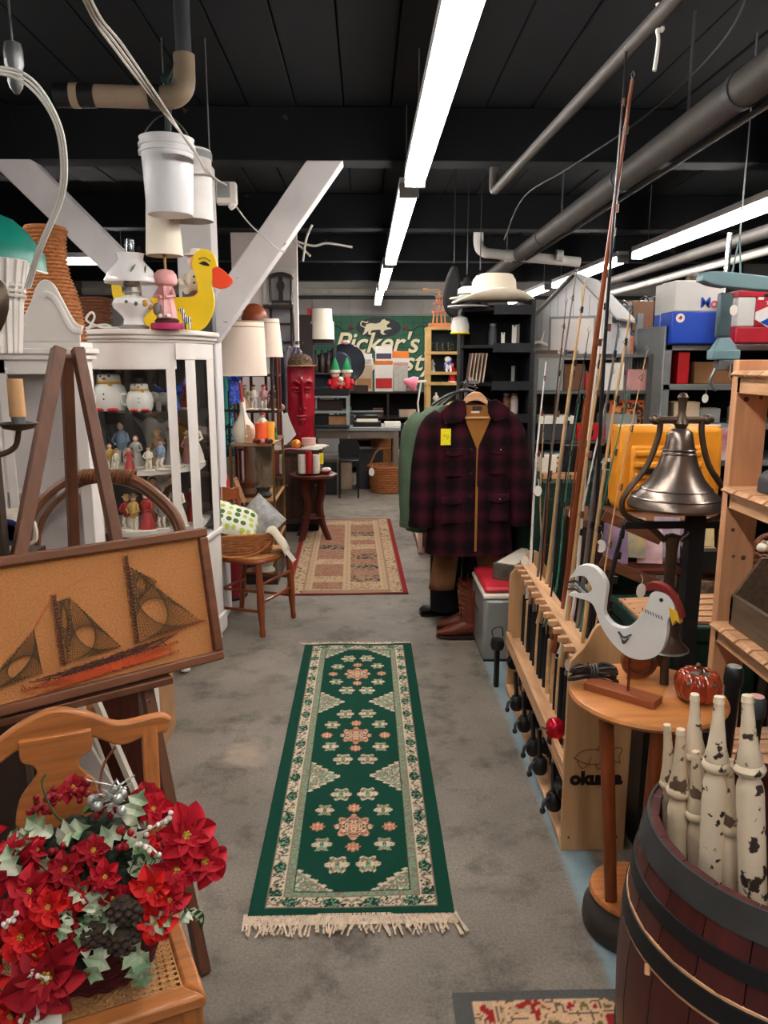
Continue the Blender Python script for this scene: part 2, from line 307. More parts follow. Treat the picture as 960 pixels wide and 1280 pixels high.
B().cyl((-1.02,3.2,2.585),(-.8,3.2,2.58), .04, n=18).build('pipe', PVCT, t)
B().cyl((-1.17,3.2,2.585),(-1.02,3.2,2.585), .043, n=18).build('rubber_joint', BLACK, t); B().cyl((-1.11,3.2,2.585),(-1.08,3.2,2.585), .0445, n=18).build('band', PVCT, t)
B().cyl((-.815,3.2,2.58),(-.77,3.2,2.58), .046, n=18).build('rubber_joint', BLACK, t)
B().tube(bez([(-.78,3.2,2.58),(-.72,3.2,2.585),(-.685,3.2,2.62),(-.68,3.2,2.68),(-.68,3.2,2.73)]), .041, 14).build('elbow', mat('dull_tan_pipe', (120,104,84), rough=.5), t)
B().cyl((-.68,3.2,2.72),(-.68,3.2,2.98), .03, n=16).build('coupling', DGREY, t)
# cables
def cable(label, strands, r, m=CORDM, name='cable'):
    t = thing(name, label, 'cable')
    for k, s in enumerate(strands): B().tube(bez(s, 8), r, 6).build('strand', m, t)
cable('bundle of white cables running down from the ceiling past the white bucket', [[(-.69+d,1.75,2.97),(-.685+d,1.95,2.58),(-.682+d,2.15,2.465),(-.688+d,2.4,2.46+d),(-.681+d,2.8,2.437),(-.665-d,3.2,2.402+d),(-.69+d,3.7,2.41),(-.715,4.26,2.49)] for d in (0,.009,-.008)]+[[(-.69,4.3,2.41),(-.62,4.42,2.32),(-.5,4.56,2.22),(-.45,4.6,2.2)]], .0042)
cable('looped white cords hanging at the upper left over the wicker basket', [[(-1.0,1.8,2.1+d),(-.9,1.86,2.21+d),(-.814+d,1.9,2.235+d),(-.754+d,1.92,2.214+d),(-.717+d,1.95,2.147),(-.724+d,2.0,2.072),(-.759+d,2.05,1.991),(-.838+d,2.1,1.883),(-.9+d,2.15,1.788)] for d in (0,.006,-.006)], .0034, STRING)
cable('tangled white wires hanging beside the dark chair on the partition', [[(-.55,6.5,2.98),(-.6,6.5,2.6),(-.5,6.52,2.48),(-.44,6.5,2.42)], [(-.6,6.5,2.55),(-.42,6.5,2.5),(-.3,6.5,2.52),(-.1,6.5,2.49)], [(-.5,6.5,2.38),(-.47,6.5,2.55),(-.42,6.5,2.66)]], .009)
cable('thin dark wire sagging below the right ceiling', [[(1.35,2.9,2.98),(1.3,3.0,2.74),(1.2,3.5,2.62),(1.0,4.0,2.52),(.9,4.6,2.5),(.97,5.6,2.42)]], .004, PIPEG)
t = thing('junction_box', 'white junction box and cable end on the white post', 'box', (-.72, 4.3, 2.45))
B().bb(-.055,.05,-.03,.03,-.05,.06).build('body', WHITE, t, bevel=.008); B().bb(-.045,.02,-.036,-.03,-.02,.055).build('cover', GREYP, t, bevel=.003); B().cyl((.02,-.02,-.05),(.035,-.02,-.07),.02).build('plug', WHITE, t, bevel=.004)
t = thing('pull_chain_socket', 'dull metal pull chain socket hanging at the top left corner', 'fitting', (-.905, 2.2, 2.34))
b = B(); b.lathe([(.006,-.06),(.016,-.045),(.02,-.03),(.018,-.005),(.024,.01),(.024,.04),(.02,.06),(.008,.065)]); b.build('socket', STEEL, t); B().cyl((0,0,.06),(-.005,0,.6),.003,n=6).build('chain', STEEL, t)
# ------------------------------------------------------------------ white post with two braces
WP = mat('whitewashed_timber', (214,208,208), rough=.75, var=.07, sc=6, wear=((150,140,136), .71, 12))
t = thing('timber_post', 'square white painted timber post with two slanting braces', 'post', (-.98, 4.75, 0))
B().bb(-.1,.1,-.1,.1,0,2.699).build('upright', WP, t, bevel=.006, smooth=False)
B().prism([(-.09,1.7),(.113,1.7),(.862,2.698),(.656,2.698)], -.13,.01).build('brace', WP, t, bevel=.006, smooth=False)
B().prism([(.09,1.7),(-.125,1.7),(-1.12,2.698),(-.88,2.698)], -.12,.02).build('brace', WP, t, bevel=.006, smooth=False)
# ------------------------------------------------------------------ pale partition with a grey panel
wl = B().bb(-1.29,-.655,7.8,7.86,0,2.8).build('wall_partition', mat('pinkish_white_wall', (222,208,204), rough=.7, var=.04), kind='structure'); wl['label'] = 'pale partition panel behind the lampshades'
B().bb(-.935,-.7,7.785,7.802,.9,2.42).build('grey_panel', mat('pale_grey_panel', (168,166,170), rough=.6, var=.08), wl)
for x0, x1, z1 in ((-.99,-.935,2.8),(-.71,-.653,2.42)): B().bb(x0,x1,7.77,7.802,0,z1).build('moulding', WHITE, wl, bevel=.006)
B().bb(-.99,-.653,7.77,7.802,2.42,2.47).build('moulding', WHITE, wl, bevel=.006)
# strung dark-wood chair fixed to the partition
t = thing('hanging_chair', 'dark wooden chair with a vase shaped splat hanging on the pale partition', 'chair', (-.815, 7.6, 1.74)); t.scale = (1.18,1.18,1.18)
for x in (-.085,.085): B().tube([(x,.1,.0),(x,.11,.36),(x*1.02,.13,.56)], .011, 8).build('back_post', DWOOD, t)
B().prism(bez2([(-.1,.545),(-.06,.575),(0,.585),(.06,.575),(.1,.545),(.095,.525),(.03,.55),(-.03,.55),(-.095,.525),(-.1,.545)],4)[:-1], .12,.135).build('crest_rail', DWOOD, t)
B().prism([(-.02,.36),(.02,.36),(.018,.43),(.034,.47),(.028,.5),(.016,.52),(.02,.55),(-.02,.55),(-.016,.52),(-.028,.5),(-.034,.47),(-.018,.43)], .115,.125).build('splat', DWOOD, t)
B().bb(-.095,.095,.1,.125,.34,.36).build('back_rail', DWOOD, t)
B().prism([(-.1,.12),(.1,.12),(.125,-.16),(-.115,-.16)], .29,.31, plane='xy').build('seat', DWOOD, t)
for x, y in ((-.105,-.14),(.115,-.14)): B().tube([(x,y,.29),(x*1.1,y-.02,-.0)], [.012,.009], 8).build('leg', DWOOD, t)
for x in (-.085,.085): B().tube([(x,.1,.3),(x,.13,.0)], .011, 8).build('leg', DWOOD, t)
for z in (.2,.13): B().cyl((.1,.11,z),(.12,-.14,z-.02),.007,n=6).build('stretcher', DWOOD, t); B().cyl((-.085,.11,z),(-.11,-.14,z-.02),.007,n=6).build('stretcher', DWOOD, t)
B().bb(-.085,.085,.1,.12,.16,.18).build('stretcher', DWOOD, t)
# ------------------------------------------------------------------ rugs (dyed pile, one coloured mesh plus fringe)
def rug(name, label, x0, y0, w, l, nx, ny, fn, rz=0, th=.009, fringe=None):
    t = thing(name, label, 'rug', (x0, y0, 0), rz); b = B(); b.M = Matrix()
    vs = [((i/nx-.5)*w, (j/ny-.5)*l, th+.0015*math.sin(9*i/nx+j*.05)) for j in range(ny+1) for i in range(nx+1)]
    b.v = vs; b.f = [(j*(nx+1)+i, j*(nx+1)+i+1, (j+1)*(nx+1)+i+1, (j+1)*(nx+1)+i) for j in range(ny) for i in range(nx)]; b.mi = [0]*len(b.f)
    me = bpy.data.meshes.new('pile'); me.from_pydata(b.v, [], b.f); me.materials.append(DYE)
    ca = me.color_attributes.new('dye', 'FLOAT_COLOR', 'POINT'); buf = []
    for j in range(ny+1):
        for i in range(nx+1): buf += [*fn((i/nx-.5)*w, (j/ny-.5)*l, w, l), 1]
    ca.data.foreach_set('color', buf); o = bpy.data.objects.new('pile', me); COL.objects.link(o); o.parent = t
    B().bb(-w/2,w/2,-l/2,l/2,0.001,th-.002).build('backing', mat('rug_backing', (70,66,58), rough=.95), t)
    if fringe:
        fb = B(); q = random.Random(3)
        for e, ln in ((-1, fringe[0]), (1, fringe[1])): B().bb(-w/2-.008,w/2+.008,min(e*l/2,e*(l/2+ln*.5)),max(e*l/2,e*(l/2+ln*.5)),.001,.006).build('fringe_heading', mat('fringe_cotton', (206,184,160), rough=.95, var=.2, sc=60), t)
        for e, ln in ((-1, fringe[0]), (1, fringe[1])):
            for k in range(int(w/.006)):
                x = -w/2-.01+(w+.02)*k/int(w/.006); d = e*(l/2+ln*(.7+.5*q.random())); s = q.uniform(-.035,.035)*(1+2*abs(x/w)**3)
                fb.bar((x,e*(l/2-.006),.006),(x+s,d,.004+.006*q.random()),.005,.004)
        f = fb.build('fringe', mat('fringe_cotton', (206,184,160), rough=.95, var=.2, sc=60), t, smooth=False); f['kind'] = 'stuff'
    return t
def hashn(a, b): v = math.sin(a*127.1+b*311.7)*43758.5453; return v-math.floor(v)
def vn(x, y):
    xi, yi = math.floor(x), math.floor(y); u, v = x-xi, y-yi; u = u*u*(3-2*u); v = v*v*(3-2*v)
    return (hashn(xi,yi)*(1-u)+hashn(xi+1,yi)*u)*(1-v)+(hashn(xi,yi+1)*(1-u)+hashn(xi+1,yi+1)*u)*v
DG, CR, SAL, GR, TAUP, DKG = lin((18,62,48)), lin((200,182,158)), lin((184,116,88)), lin((120,150,122)), lin((128,108,92)), lin((28,58,44))
def runner(x, y, w, l):
    ax = abs(x); e = min(w/2-ax, l/2-abs(y)); ex = w/2-ax; ey = l/2-abs(y)
    if ex < .045 or ey < .028: return DG
    if ex < .098 or ey < .078:      # cream border with vine motifs mirrored about the centre
        if ex < .05 or ey < .032 or (ex > .094 and ey > .074): return TAUP
        s = y if ex < .098 and ey > .078 else ax*1.1; c = (ex-.0715) if ex < .098 and ey > .078 else (ey-.053)
        p = (s % .135)-.0675; k = p*p/.0008+c*c/.00042
        if k < 1: return DKG if (vn(s*260,c*260) > .38) else GR
        if abs(c-.011*math.sin(s*2*PI/.0675)) < .0042: return TAUP
        if abs(c) < .02 and vn(s*170,c*170+9) > .66: return DKG
        return CR
    if ex < .125 or ey < .1: return GR if vn(x*300,y*300) > .5 else TAUP
    if ex < .128 or ey < .103: return DKG
    P = l-.2; yy = y; cell = P/3.0; m = ((yy+P/2) % cell)-cell/2; hx = w/2-.13
    # corner and side triangles
    my = cell/2-abs(m); t_ = (hx-ax)
    if t_ < .115 and my*1.05 < .115-t_+.008*math.sin(my*260):
        q = .115-t_-my*1.05
        if q < .012: return CR
        v = vn(x*150+3, y*150); return GR if v > .6 else (TAUP if v > .3 else CR)
    def motif(cx, cy, r, kind):
        dx, dy = x-cx, m-cy; rr = math.hypot(dx, dy*.92); a = math.atan2(dy, dx); rad = r*(.86+.14*math.cos(a*(8 if kind else 6)))
        if rr < rad:
            v = vn(abs(dx)*210+kind*7, abs(dy)*210)
            if kind == 2: return SAL if v > .25 else CR
            if kind == 1: return CR if v > .62 else (SAL if v > .32 else DKG)
            return CR if v > .6 else (SAL if v > .48 else (GR if v > .3 else DG))
    for a in ((0,0,.072,1),(0,.115,.026,2),(0,-.115,.026,2),(.125,0,.026,2),(-.125,0,.026,2),(.105,.1,.036,0),(-.105,.1,.036,0),(.105,-.1,.036,0),(-.105,-.1,.036,0),(.05,.205,.042,0),(-.05,.205,.042,0),(.05,-.205,.042,0),(-.05,-.205,.042,0)):
        q = motif(*a)
        if q: return q
    return DG
rug('runner_rug', 'dark green runner rug with cream border and floral medallions', -.048, 3.075, .605, 2.19, 150, 480, runner, fringe=(.075,.02), th=.008)
TN, TN2, RB, NV, RS = lin((186,158,126)), lin((152,122,96)), lin((136,40,38)), lin((64,60,58)), lin((152,94,80))
def panelrug(x, y, w, l):
    ex = w/2-abs(x); ey = l/2-abs(y)
    if ex < .035 or ey < .02: return RB
    v = vn(x*90, y*70)
    if ex < .135 or ey < .1:
        if ex < .04 or (.125 < ex): return TN2
        return NV if vn(x*60+5, y*42) > .84 else (TN if v > .35 else TN2)
    if ex < .18 or abs(x) < .028: return TN2 if abs(((y*18) % 1)-.5) < .16 and abs((ex-.158) if ex < .18 else x) < .012 else TN
    r = math.floor(y/.165); c = 0 if x < 0 else 1; fy = (y/.165) % 1
    if fy < .05: return TN2
    h = hashn(r*3.1, c*7.7+1)
    if h > .74: return NV if vn(x*70,y*60) > .52 else TN2
    if h > .42: return RS if v > .5 else TN2
    return TN if v > .42 else TN2
rug('panel_rug', 'tan and red panelled rug lying farther down the aisle', -.16, 6.4, .86, 2.56, 110, 280, panelrug, rz=R(1.0))
BG = lin((84,84,82))
def cornerrug(x, y, w, l):
    ex = w/2-abs(x); ey = l/2-abs(y)
    if ex < .045 or ey < .03: return BG
    v = vn(x*34, y*34); u = vn(x*80+4, y*80)
    if v > .72: return lin((150,40,40)) if u > .35 else TN
    if v < .3: return lin((110,96,60)) if u > .35 else TN
    if abs(v-.5) < .035: return lin((96,84,70))
    return lin((206,168,132))
rug('floral_rug', 'floral tan rug with a grey border at the bottom edge', .215+.5, 1.43, 1.0, .52, 180, 100, cornerrug)
# ================================================================== LEFT FOREGROUND
# ---- cane seat chair
t = thing('cane_chair', 'golden oak chair with cane seat and urn splat in the left foreground', 'chair', (-.585, 1.334, 0), R(22))
def _cane(nt, N, L):
    p = N['Principled BSDF']; p.inputs['Roughness'].default_value = .6; p.inputs['Base Color'].default_value = (*lin((196,142,86)), 1)
CANE = mat('cane_weave', (192,138,84), rough=.6, var=.12, sc=40)
# seat frame: four rails round the woven panel
pr = [(-.225,-.21),(.225,-.21),(.2,.2),(-.2,.2)]; ir = [(-.188,-.168),(.188,-.168),(.17,.16),(-.17,.16)]
for k in range(4):
    a, b_, c, d = pr[k], pr[(k+1)%4], ir[(k+1)%4], ir[k]
    B().prism([a,b_,c,d], .425,.455, plane='xy').build('seat_rail', OAK, t, bevel=.007)
cb = B(); n = 24
for i in range(n+1):
    f = i/n; cb.bar((-.188+.376*f,-.17,.449),(-.17+.34*f,.162,.449),.0052,.0015); cb.bar((-.188+.018*f,-.168+.33*f,.4495),(.188-.018*f,-.168+.33*f,.4495),.0052,.0015)
for i in range(-n, n+1, 1):
    x0, x1 = -.18+.36*i/n, -.18+.36*(i+n)/n
    for (xa, ya, xb, yb) in ((x0,-.168,x1,.16),(x1,-.168,x0,.16)):
        ta, tb = 0, 1; dx = xb-xa
        if abs(dx) > 1e-6:
            q = sorted(((-.178-xa)/dx, (.178-xa)/dx)); ta, tb = max(0,q[0]), min(1,q[1])
        if tb > ta: cb.bar((xa+dx*ta, ya+(yb-ya)*ta, .4505),(xa+dx*tb, ya+(yb-ya)*tb, .4505),.0032,.0012)
o = cb.build('cane_panel', CANE, t, smooth=False); o['kind'] = 'stuff'
B().bb(-.2,.2,-.19,-.165,.36,.425).build('apron', OAK, t, bevel=.004); B().bb(-.18,.18,.165,.19,.36,.425).build('apron', OAK, t, bevel=.004)
for s in (-1,1):
    B().bar((s*.2,-.18,.38),(s*.178,.17,.38),.022,.07).build('apron', OAK, t, bevel=.004)
    B().cyl((s*.2,-.185,.425),(s*.205,-.19,0),.022,.015).build('leg', OAKZ, t)
    B().bar((s*.19,.185,.0),(s*.185,.19,.44),.03,.034,up=(0,1,0)).build('leg', OAKZ, t, bevel=.005)
    B().bar((s*.185,.19,.44),(s*.195,.235,.80),.034,.024,up=(0,1,0)).build('back_post', OAKZ, t, bevel=.005)
up = bez2([(-.245,.80),(-.215,.815),(-.13,.812),(-.07,.845),(0,.868),(.07,.845),(.13,.812),(.215,.815),(.245,.80)],5); lo = bez2([(.232,.768),(.19,.768),(.13,.758),(.07,.79),(0,.805),(-.07,.79),(-.13,.758),(-.19,.768),(-.232,.768)],5)
B().prism(up+lo, .222,.246).build('crest_rail', OAK, t, bevel=.006)
half = [(.04,.46),(.05,.51),(.078,.56),(.092,.62),(.08,.68),(.055,.715),(.042,.735),(.048,.755),(.07,.77),(.072,.815)]
h2 = bez2(half,4); B().prism(h2+[(-a,z) for a,z in h2[::-1]], .208,.222).build('urn_splat', OAK, t, bevel=.003)
for z in (.2,): B().cyl((-.2,-.186,z),(.2,-.186,z),.011).build('stretcher', OAK, t); B().cyl((-.2,-.186,.16),(-.19,.185,.16),.011).build('stretcher', OAK, t); B().cyl((.2,-.186,.16),(.19,.185,.16),.011).build('stretcher', OAK, t)
# ---- basket of silk poinsettias and holly standing on the cane seat
SILK = mat('red_silk', (178,14,36), rough=.7, var=.25, sc=30); SILK2 = mat('crimson_silk', (150,8,26), rough=.7, var=.3, sc=30); SILKB = mat('bright_red_silk', (204,24,26), rough=.7, var=.2, sc=30)
HOLLY = mat('variegated_holly', (238,236,216), rough=.5, sc=26, rgb2=(110,146,104), var=.03); BERRY = mat('red_berry', (138,14,28), rough=.3, var=.15); WBERRY = mat('white_berry', (236,224,214), rough=.4, var=.04)
CONE = mat('pine_cone', (58,44,34), rough=.85, var=.35, sc=40); TIN = mat('silver_tinsel', (186,190,186), rough=.3, metal=.7, var=.2, sc=40); DRW = mat('dark_red_wicker', (84,12,22), rough=.7, var=.35, sc=30, st=(1,1,3), bump=.3)
t = thing('flower_basket', 'dark red basket of silk poinsettias, holly and berries on the cane chair', 'flower arrangement', (-.528, 1.318, .457)); t.scale = (.9,.9,.9)
b = B(); b.lathe([(.01,0),(.105,0),(.115,.02),(.135,.09),(.148,.12),(.14,.125),(.125,.1),(.1,.03)], n=28, sx=1.1)
for z in [k*.011+.008 for k in range(11)]:
    rr = .108+.3*z; b.tube([(rr*1.1*math.cos(a*2*PI/40), rr*math.sin(a*2*PI/40), z+.003*(-1)**a) for a in range(41)], .0055, 5, cap=False)
b.build('basket', DRW, t)
q = random.Random(5)
def petal_mesh(ln, w, m, name, spikes=0, curl=.25):
    b = B(); n = 7; L_, R_ = [], []
    for i in range(n+1):
        f = i/n; ww = w*math.sin(PI*min(1,f*.93+.07))**.8
        if spikes and 0 < i < n: ww *= (1.35 if i % 2 else .6)
        z = -curl*ln*f*f+.02*math.sin(3*f); L_.append((ln*f,-ww,z+.12*w)); R_.append((ln*f,ww,z+.12*w))
    mid = [(ln*i/n,0,-curl*ln*(i/n)**2) for i in range(n+1)]; b.add(L_+mid+R_, [(i,i+1,n+2+i,n+1+i) for i in range(n)]+[(n+1+i,n+2+i,2*n+3+i,2*n+2+i) for i in range(n)])
    o = b.build(name, m, None); COL.objects.unlink(o); return o
PM = [petal_mesh(.058,.021,m,'petal') for m in (SILK,SILK2,SILKB)]; HM = petal_mesh(.07,.02,HOLLY,'holly_leaf',1,.15); GM = petal_mesh(.075,.014,GREEN,'leaf',0,.35)
def orient(o, c, n, ang, tilt, sc):
    n = Vector(n).normalized(); z = n.to_track_quat('Z','Y').to_matrix().to_4x4()
    o.matrix_local = Matrix.Translation(c) @ z @ Matrix.Rotation(ang,4,'Z') @ Matrix.Rotation(-tilt,4,'Y') @ Matrix.Scale(sc,4)
def bloom(c, n, sc, k, parent, num=7):
    ce = B().sph((0,0,.004),.006,8); cm = ce
    for j in range(6): cm.sph((.006*math.cos(j),.006*math.sin(j),.008),.003,6)
    o = cm.build('bloom', mat('poinsettia_heart', (190,160,60), rough=.6), parent); orient(o, c, n, 0, 0, sc)
    for r_, (cnt, s2, tl) in enumerate(((num,1,.12),(num-2,.68,.5))):
        for j in range(cnt):
            p = PM[k].copy(); COL.objects.link(p); p.parent = o
            p.matrix_local = Matrix.Rotation(2*PI*j/cnt+.4*r_+q.uniform(-.15,.15),4,'Z') @ Matrix.Rotation(-tl+q.uniform(-.15,.15),4,'Y') @ Matrix.Scale(s2*q.uniform(.85,1.1),4)
def on(x, y, z): return (x, y, z)
for c, n, s, k in (((.215,-.04,.315),(.4,-.7,.45),1.1,0),((.245,-.03,.25),(.6,-.7,.3),1.05,0),((.2,-.07,.26),(.3,-.9,.3),.85,0),((.16,-.115,.25),(.1,-.9,.3),.8,2),((.165,-.12,.18),(.1,-.9,.2),.8,2),((.19,-.1,.215),(.3,-.9,.2),.75,0),((.02,-.125,.245),(0,-.9,.4),.7,2),((-.02,-.19,.125),(.05,-1,.35),1.45,1),((-.075,-.16,.185),(-.2,-.9,.4),.9,2),((-.045,-.18,.16),(-.1,-.9,.4),.7,2),((-.105,-.17,.02),(-.2,-1,.1),.85,2),((-.15,-.165,.07),(-.3,-1,.2),.9,2),((-.13,-.17,.11),(-.3,-1,.2),.7,2),((-.115,-.07,.275),(-.3,-.8,.5),1.25,0),((-.14,-.12,.2),(-.3,-.9,.3),.95,0),((-.09,-.14,.225),(-.2,-.9,.3),.7,0),((.115,.04,.35),(.2,-.5,.8),.75,1),((.14,.0,.35),(.3,-.6,.7),.7,0),((-.21,-.09,.1),(-.7,-.7,.2),1.0,0),((-.05,.07,.36),(0,-.5,.8),.6,1),((-.19,-.02,.3),(-.5,-.6,.6),.8,0),((-.24,-.05,.2),(-.8,-.6,.2),.9,0),((.0,-.14,.2),(.1,-.9,.3),.6,1),((.0,-.12,.3),(0,-.8,.6),.7,1),((-.06,-.14,.27),(-.1,-.9,.4),.8,0),((.05,-.1,.325),(.1,-.7,.7),.62,1),((-.02,-.16,.25),(0,-.9,.4),.72,2),((.08,-.13,.29),(.1,-.9,.4),.6,0)):
    bloom(c, n, s, k, t)
for c, n, a, s in (((.105,-.05,.345),(.1,-.8,.6),1.2,1.05),((.105,-.055,.34),(.1,-.8,.6),-.9,.95),((.09,-.05,.335),(.1,-.8,.6),3.6,1.0),((-.055,-.04,.32),(-.1,-.8,.6),2.7,1.0),((-.045,-.045,.315),(-.1,-.8,.6),.4,1.05),((-.04,-.05,.29),(-.1,-.8,.6),-1.8,1),((.07,-.14,.2),(0,-.9,.4),1.7,1.1),((.08,-.15,.16),(0,-.9,.4),-1.9,1.1),((.11,-.15,.16),(0,-.9,.4),-.6,1.1),((.075,-.15,.17),(0,-.9,.4),3.3,1.0),((.13,-.14,.135),(.2,-.9,.3),-1.3,1.1),((.15,-.13,.17),(.2,-.9,.3),.5,.9),((-.09,-.12,.29),(-.1,-.8,.5),2.2,.9),((.05,-.13,.24),(0,-.9,.4),2.5,.8),((-.17,-.1,.05),(-.5,-.8,.3),2,1)):
    o = HM.copy(); COL.objects.link(o); o.parent = t; orient(o, c, n, a, .1, s)
for i in range(46):
    a = q.uniform(0,2*PI); z = q.uniform(.09,.3); rr = .17-.28*max(0,z-.18); c = (rr*1.15*math.cos(a), rr*math.sin(a)*.85-.0, z)
    o = GM.copy(); COL.objects.link(o); o.parent = t; orient(o, (c[0]*.7,c[1]*.7,c[2]), (c[0],c[1],.12), q.uniform(0,6.28), .1, q.uniform(.7,1.2))
fb = B()
for i in range(60):
    a = i*2.4; z = .1+.2*(i/60); rr = .12*math.sqrt(1-(i/60)**2); fb.sph((rr*1.1*math.cos(a), rr*math.sin(a), z),(.035,.035,.03),6)
fb.build('filler_foliage', mat('dark_foliage', (34,44,30), rough=.9, var=.5, sc=60, bump=.6), t)['kind'] = 'stuff'
for i in range(30):                                          # smaller blooms and leaves filling the dome
    a = -PI*(.03+.94*((i*.618) % 1)); h_ = .12+.2*((i*.37) % 1); rr = .185*math.sqrt(max(.05,1-((h_-.1)/.27)**2)); c = (rr*1.12*math.cos(a), rr*.9*math.sin(a), h_)
    if i % 2: bloom(c, (c[0],c[1]-.05,.1), q.uniform(.42,.62), (0,1,2)[i % 3], t, 6)
    else:
        for g in range(3): o = (HM,HM,GM)[g].copy(); COL.objects.link(o); o.parent = t; orient(o, c, (c[0],c[1]-.05,.12), q.uniform(0,6.28), .15, q.uniform(.6,.8))
for c, k in (((-.02,-.08,.3),9),((.1,-.07,.33),10),((.04,.0,.36),9),((-.01,.03,.38),10),((-.13,-.13,.2),9),((-.2,-.12,.16),9),((.07,-.13,.27),8),((-.08,.03,.36),12),((-.115,.05,.33),12),((.03,-.09,.29),8)):
    b = B()
    for j in range(k): b.sph((c[0]+q.uniform(-.022,.022), c[1]+q.uniform(-.02,.015), c[2]+q.uniform(-.02,.02)), .0075, 8)
    b.build('berry_cluster', BERRY, t, kind='stuff')
for pts in ([(.12,-.06,.33),(.16,-.08,.36),(.19,-.09,.385),(.205,-.09,.40)], [(.13,-.08,.32),(.155,-.1,.335),(.175,-.11,.325)], [(-.045,-.2,.14),(-.05,-.215,.09),(-.07,-.225,.03),(-.09,-.23,-.03)], [(-.045,-.2,.14),(-.03,-.22,.06),(-.015,-.225,.0),(-.01,-.23,-.03)], [(-.045,-.2,.14),(-.01,-.21,.135)], [(-.1,-.17,.22),(-.085,-.18,.24),(-.07,-.18,.25)]):
    pp_ = bez(pts,4); o = B().tube(pp_,.0022,5).build('white_berry_spray', STRING, t); b = B()
    for j, p in enumerate(pp_):
        if j % 2 == 0 or j == len(pp_)-1: b.sph((p.x+q.uniform(-.006,.006),p.y-.004,p.z+q.uniform(-.006,.006)), .0052, 8)
    b.build('berries', WBERRY, o, kind='stuff')
for c, r_ in (((.06,-.155,.185),.026),((.115,-.14,.225),.03),((.11,-.15,.165),.03)):
    b = B()
    for ring in range(6):
        f = ring/5; rr = r_*math.sin(PI*(.15+.8*f)); 
        for j in range(9):
            a = 2*PI*j/9+ring*.35; b.sph((c[0]+rr*math.cos(a), c[1]+rr*math.sin(a)*.8, c[2]+r_*1.5*(f-.5)), (.0085,.0085,.005), 6)
    b.sph(c,(r_*.8,r_*.7,r_*.9),8); b.build('pine_cone', CONE, t)
b = B()
for i in range(26): b.bar((.05+q.uniform(-.03,.03),.0+q.uniform(-.03,.03),.37+q.uniform(-.02,.03)),(.05+q.uniform(-.05,.05),-.01+q.uniform(-.04,.03),.38+q.uniform(-.02,.04)),.004,.002)
for i in range(7): b.sph((.05+q.uniform(-.05,.05),-.03+q.uniform(-.03,.03),.375+q.uniform(-.03,.03)),.011,8)
b.build('tinsel_spray', TIN, t)
b = B(); pts = [(.03*(1 if j%2==0 else .42)*math.cos(PI/2+j*PI/5), .03*(1 if j%2==0 else .42)*math.sin(PI/2+j*PI/5)) for j in range(10)]; b.at((-.2,-.13,.22), rz=-.3).prism(pts,-.003,.003); b.build('silver_star', TIN, t)
B().tube(bez([(-.02,.0,.3),(-.05,-.03,.36),(-.075,-.02,.42),(-.07,-.01,.44)]), [.008]*8+[.007]*8+[.006]*8+[.002], 6, flat=.3).build('long_leaf', GREEN, t)
B().tube(bez([(.02,.02,.36),(.025,.05,.42),(.05,.06,.46)]), .003, 5).build('twig', DWICK, t)
b = B(); b.at((-.02,-.215,.04), rx=-.12, rz=.15).box((0,0,0),(.055,.001,.1)); b.build('price_card', PAPER, t)
# ---- display easel
DK = mat('easel_walnut', (100,62,42), rough=.5, sc=4, st=(11,11,1), var=.22, bump=.05)
t = thing('display_easel', 'brown wooden A frame easel holding the string art ship', 'easel', (0,0,0))
ap = Vector((-.80,2.17,1.63)); f1 = Vector((-.437,1.782,0)); f2 = Vector((-.99,1.40,0)); f3 = Vector((-1.05,2.62,0))
B().bar(ap+Vector((.012,0,0)), f1, .03,.036,up=(.6,-.8,0)).build('front_leg', DK, t, bevel=.003); B().bar(ap+Vector((-.03,-.02,0)), f2, .034,.036,up=(.6,-.8,0)).build('front_leg', DK, t, bevel=.003)
B().bar(ap+Vector((-.03,.03,-.02)), f3, .03,.03,up=(.6,-.8,0)).build('rear_leg', DK, t, bevel=.003)
d1 = f1+(ap-f1)*.462; d2 = f2+(ap-f2)*.462; nrm = Vector((.6,-.8,0))
B().bar(d1+(d1-d2)*.18+nrm*.028, d2-(d1-d2)*.3+nrm*.028, .05,.02,up=(0,0,1)).build('ledge', DK, t, bevel=.003)
for p in (d1, d2): B().sph(p+nrm*.03-Vector((0,0,.05)), .009, 10).build('bolt_cap', CHROME, t)
# ---- string art ship picture
BURL = mat('burlap_panel', (180,120,70), rough=.95, var=.14, sc=160, bump=.25); FRM = mat('walnut_frame', (112,68,44), rough=.5, sc=4, st=(1,9,9), var=.25); NAIL = mat('brass_nail', (200,150,110), rough=.3, metal=.8)
THR = mat('olive_thread', (74,56,28), rough=.6, var=.2); THB = mat('brown_thread', (70,30,20), rough=.6); THO = mat('orange_thread', (190,72,30), rough=.5, var=.2)
t = thing('string_art_picture', 'framed string art sailing ship on orange burlap resting on the easel', 'picture', (-.672, 1.878, .768), R(37), rx=-R(12))
W2, H = .325, .375
for a, n_ in (((-W2,W2,-.024,.012,0,.026),'frame_rail'),((-W2,W2,-.024,.012,H-.026,H),'frame_rail'),((-W2,-W2+.026,-.024,.012,.026,H-.026),'frame_rail'),((W2-.026,W2,-.024,.012,.026,H-.026),'frame_rail')): B().bb(*a).build(n_, FRM, t, bevel=.005)
B().bb(-W2+.02,W2-.02,-.006,.008,.02,H-.02).build('burlap_panel', BURL, t)
def lerp(a, b, f): return (a[0]+(b[0]-a[0])*f, a[1]+(b[1]-a[1])*f)
nails = B()
def strings(pairs, y, w, m, name):
    b = B()
    for a, c in pairs: b.bar((a[0],y,a[1]),(c[0],y-.002,c[1]),w,w)
    return b.build(name, m, t, smooth=False)
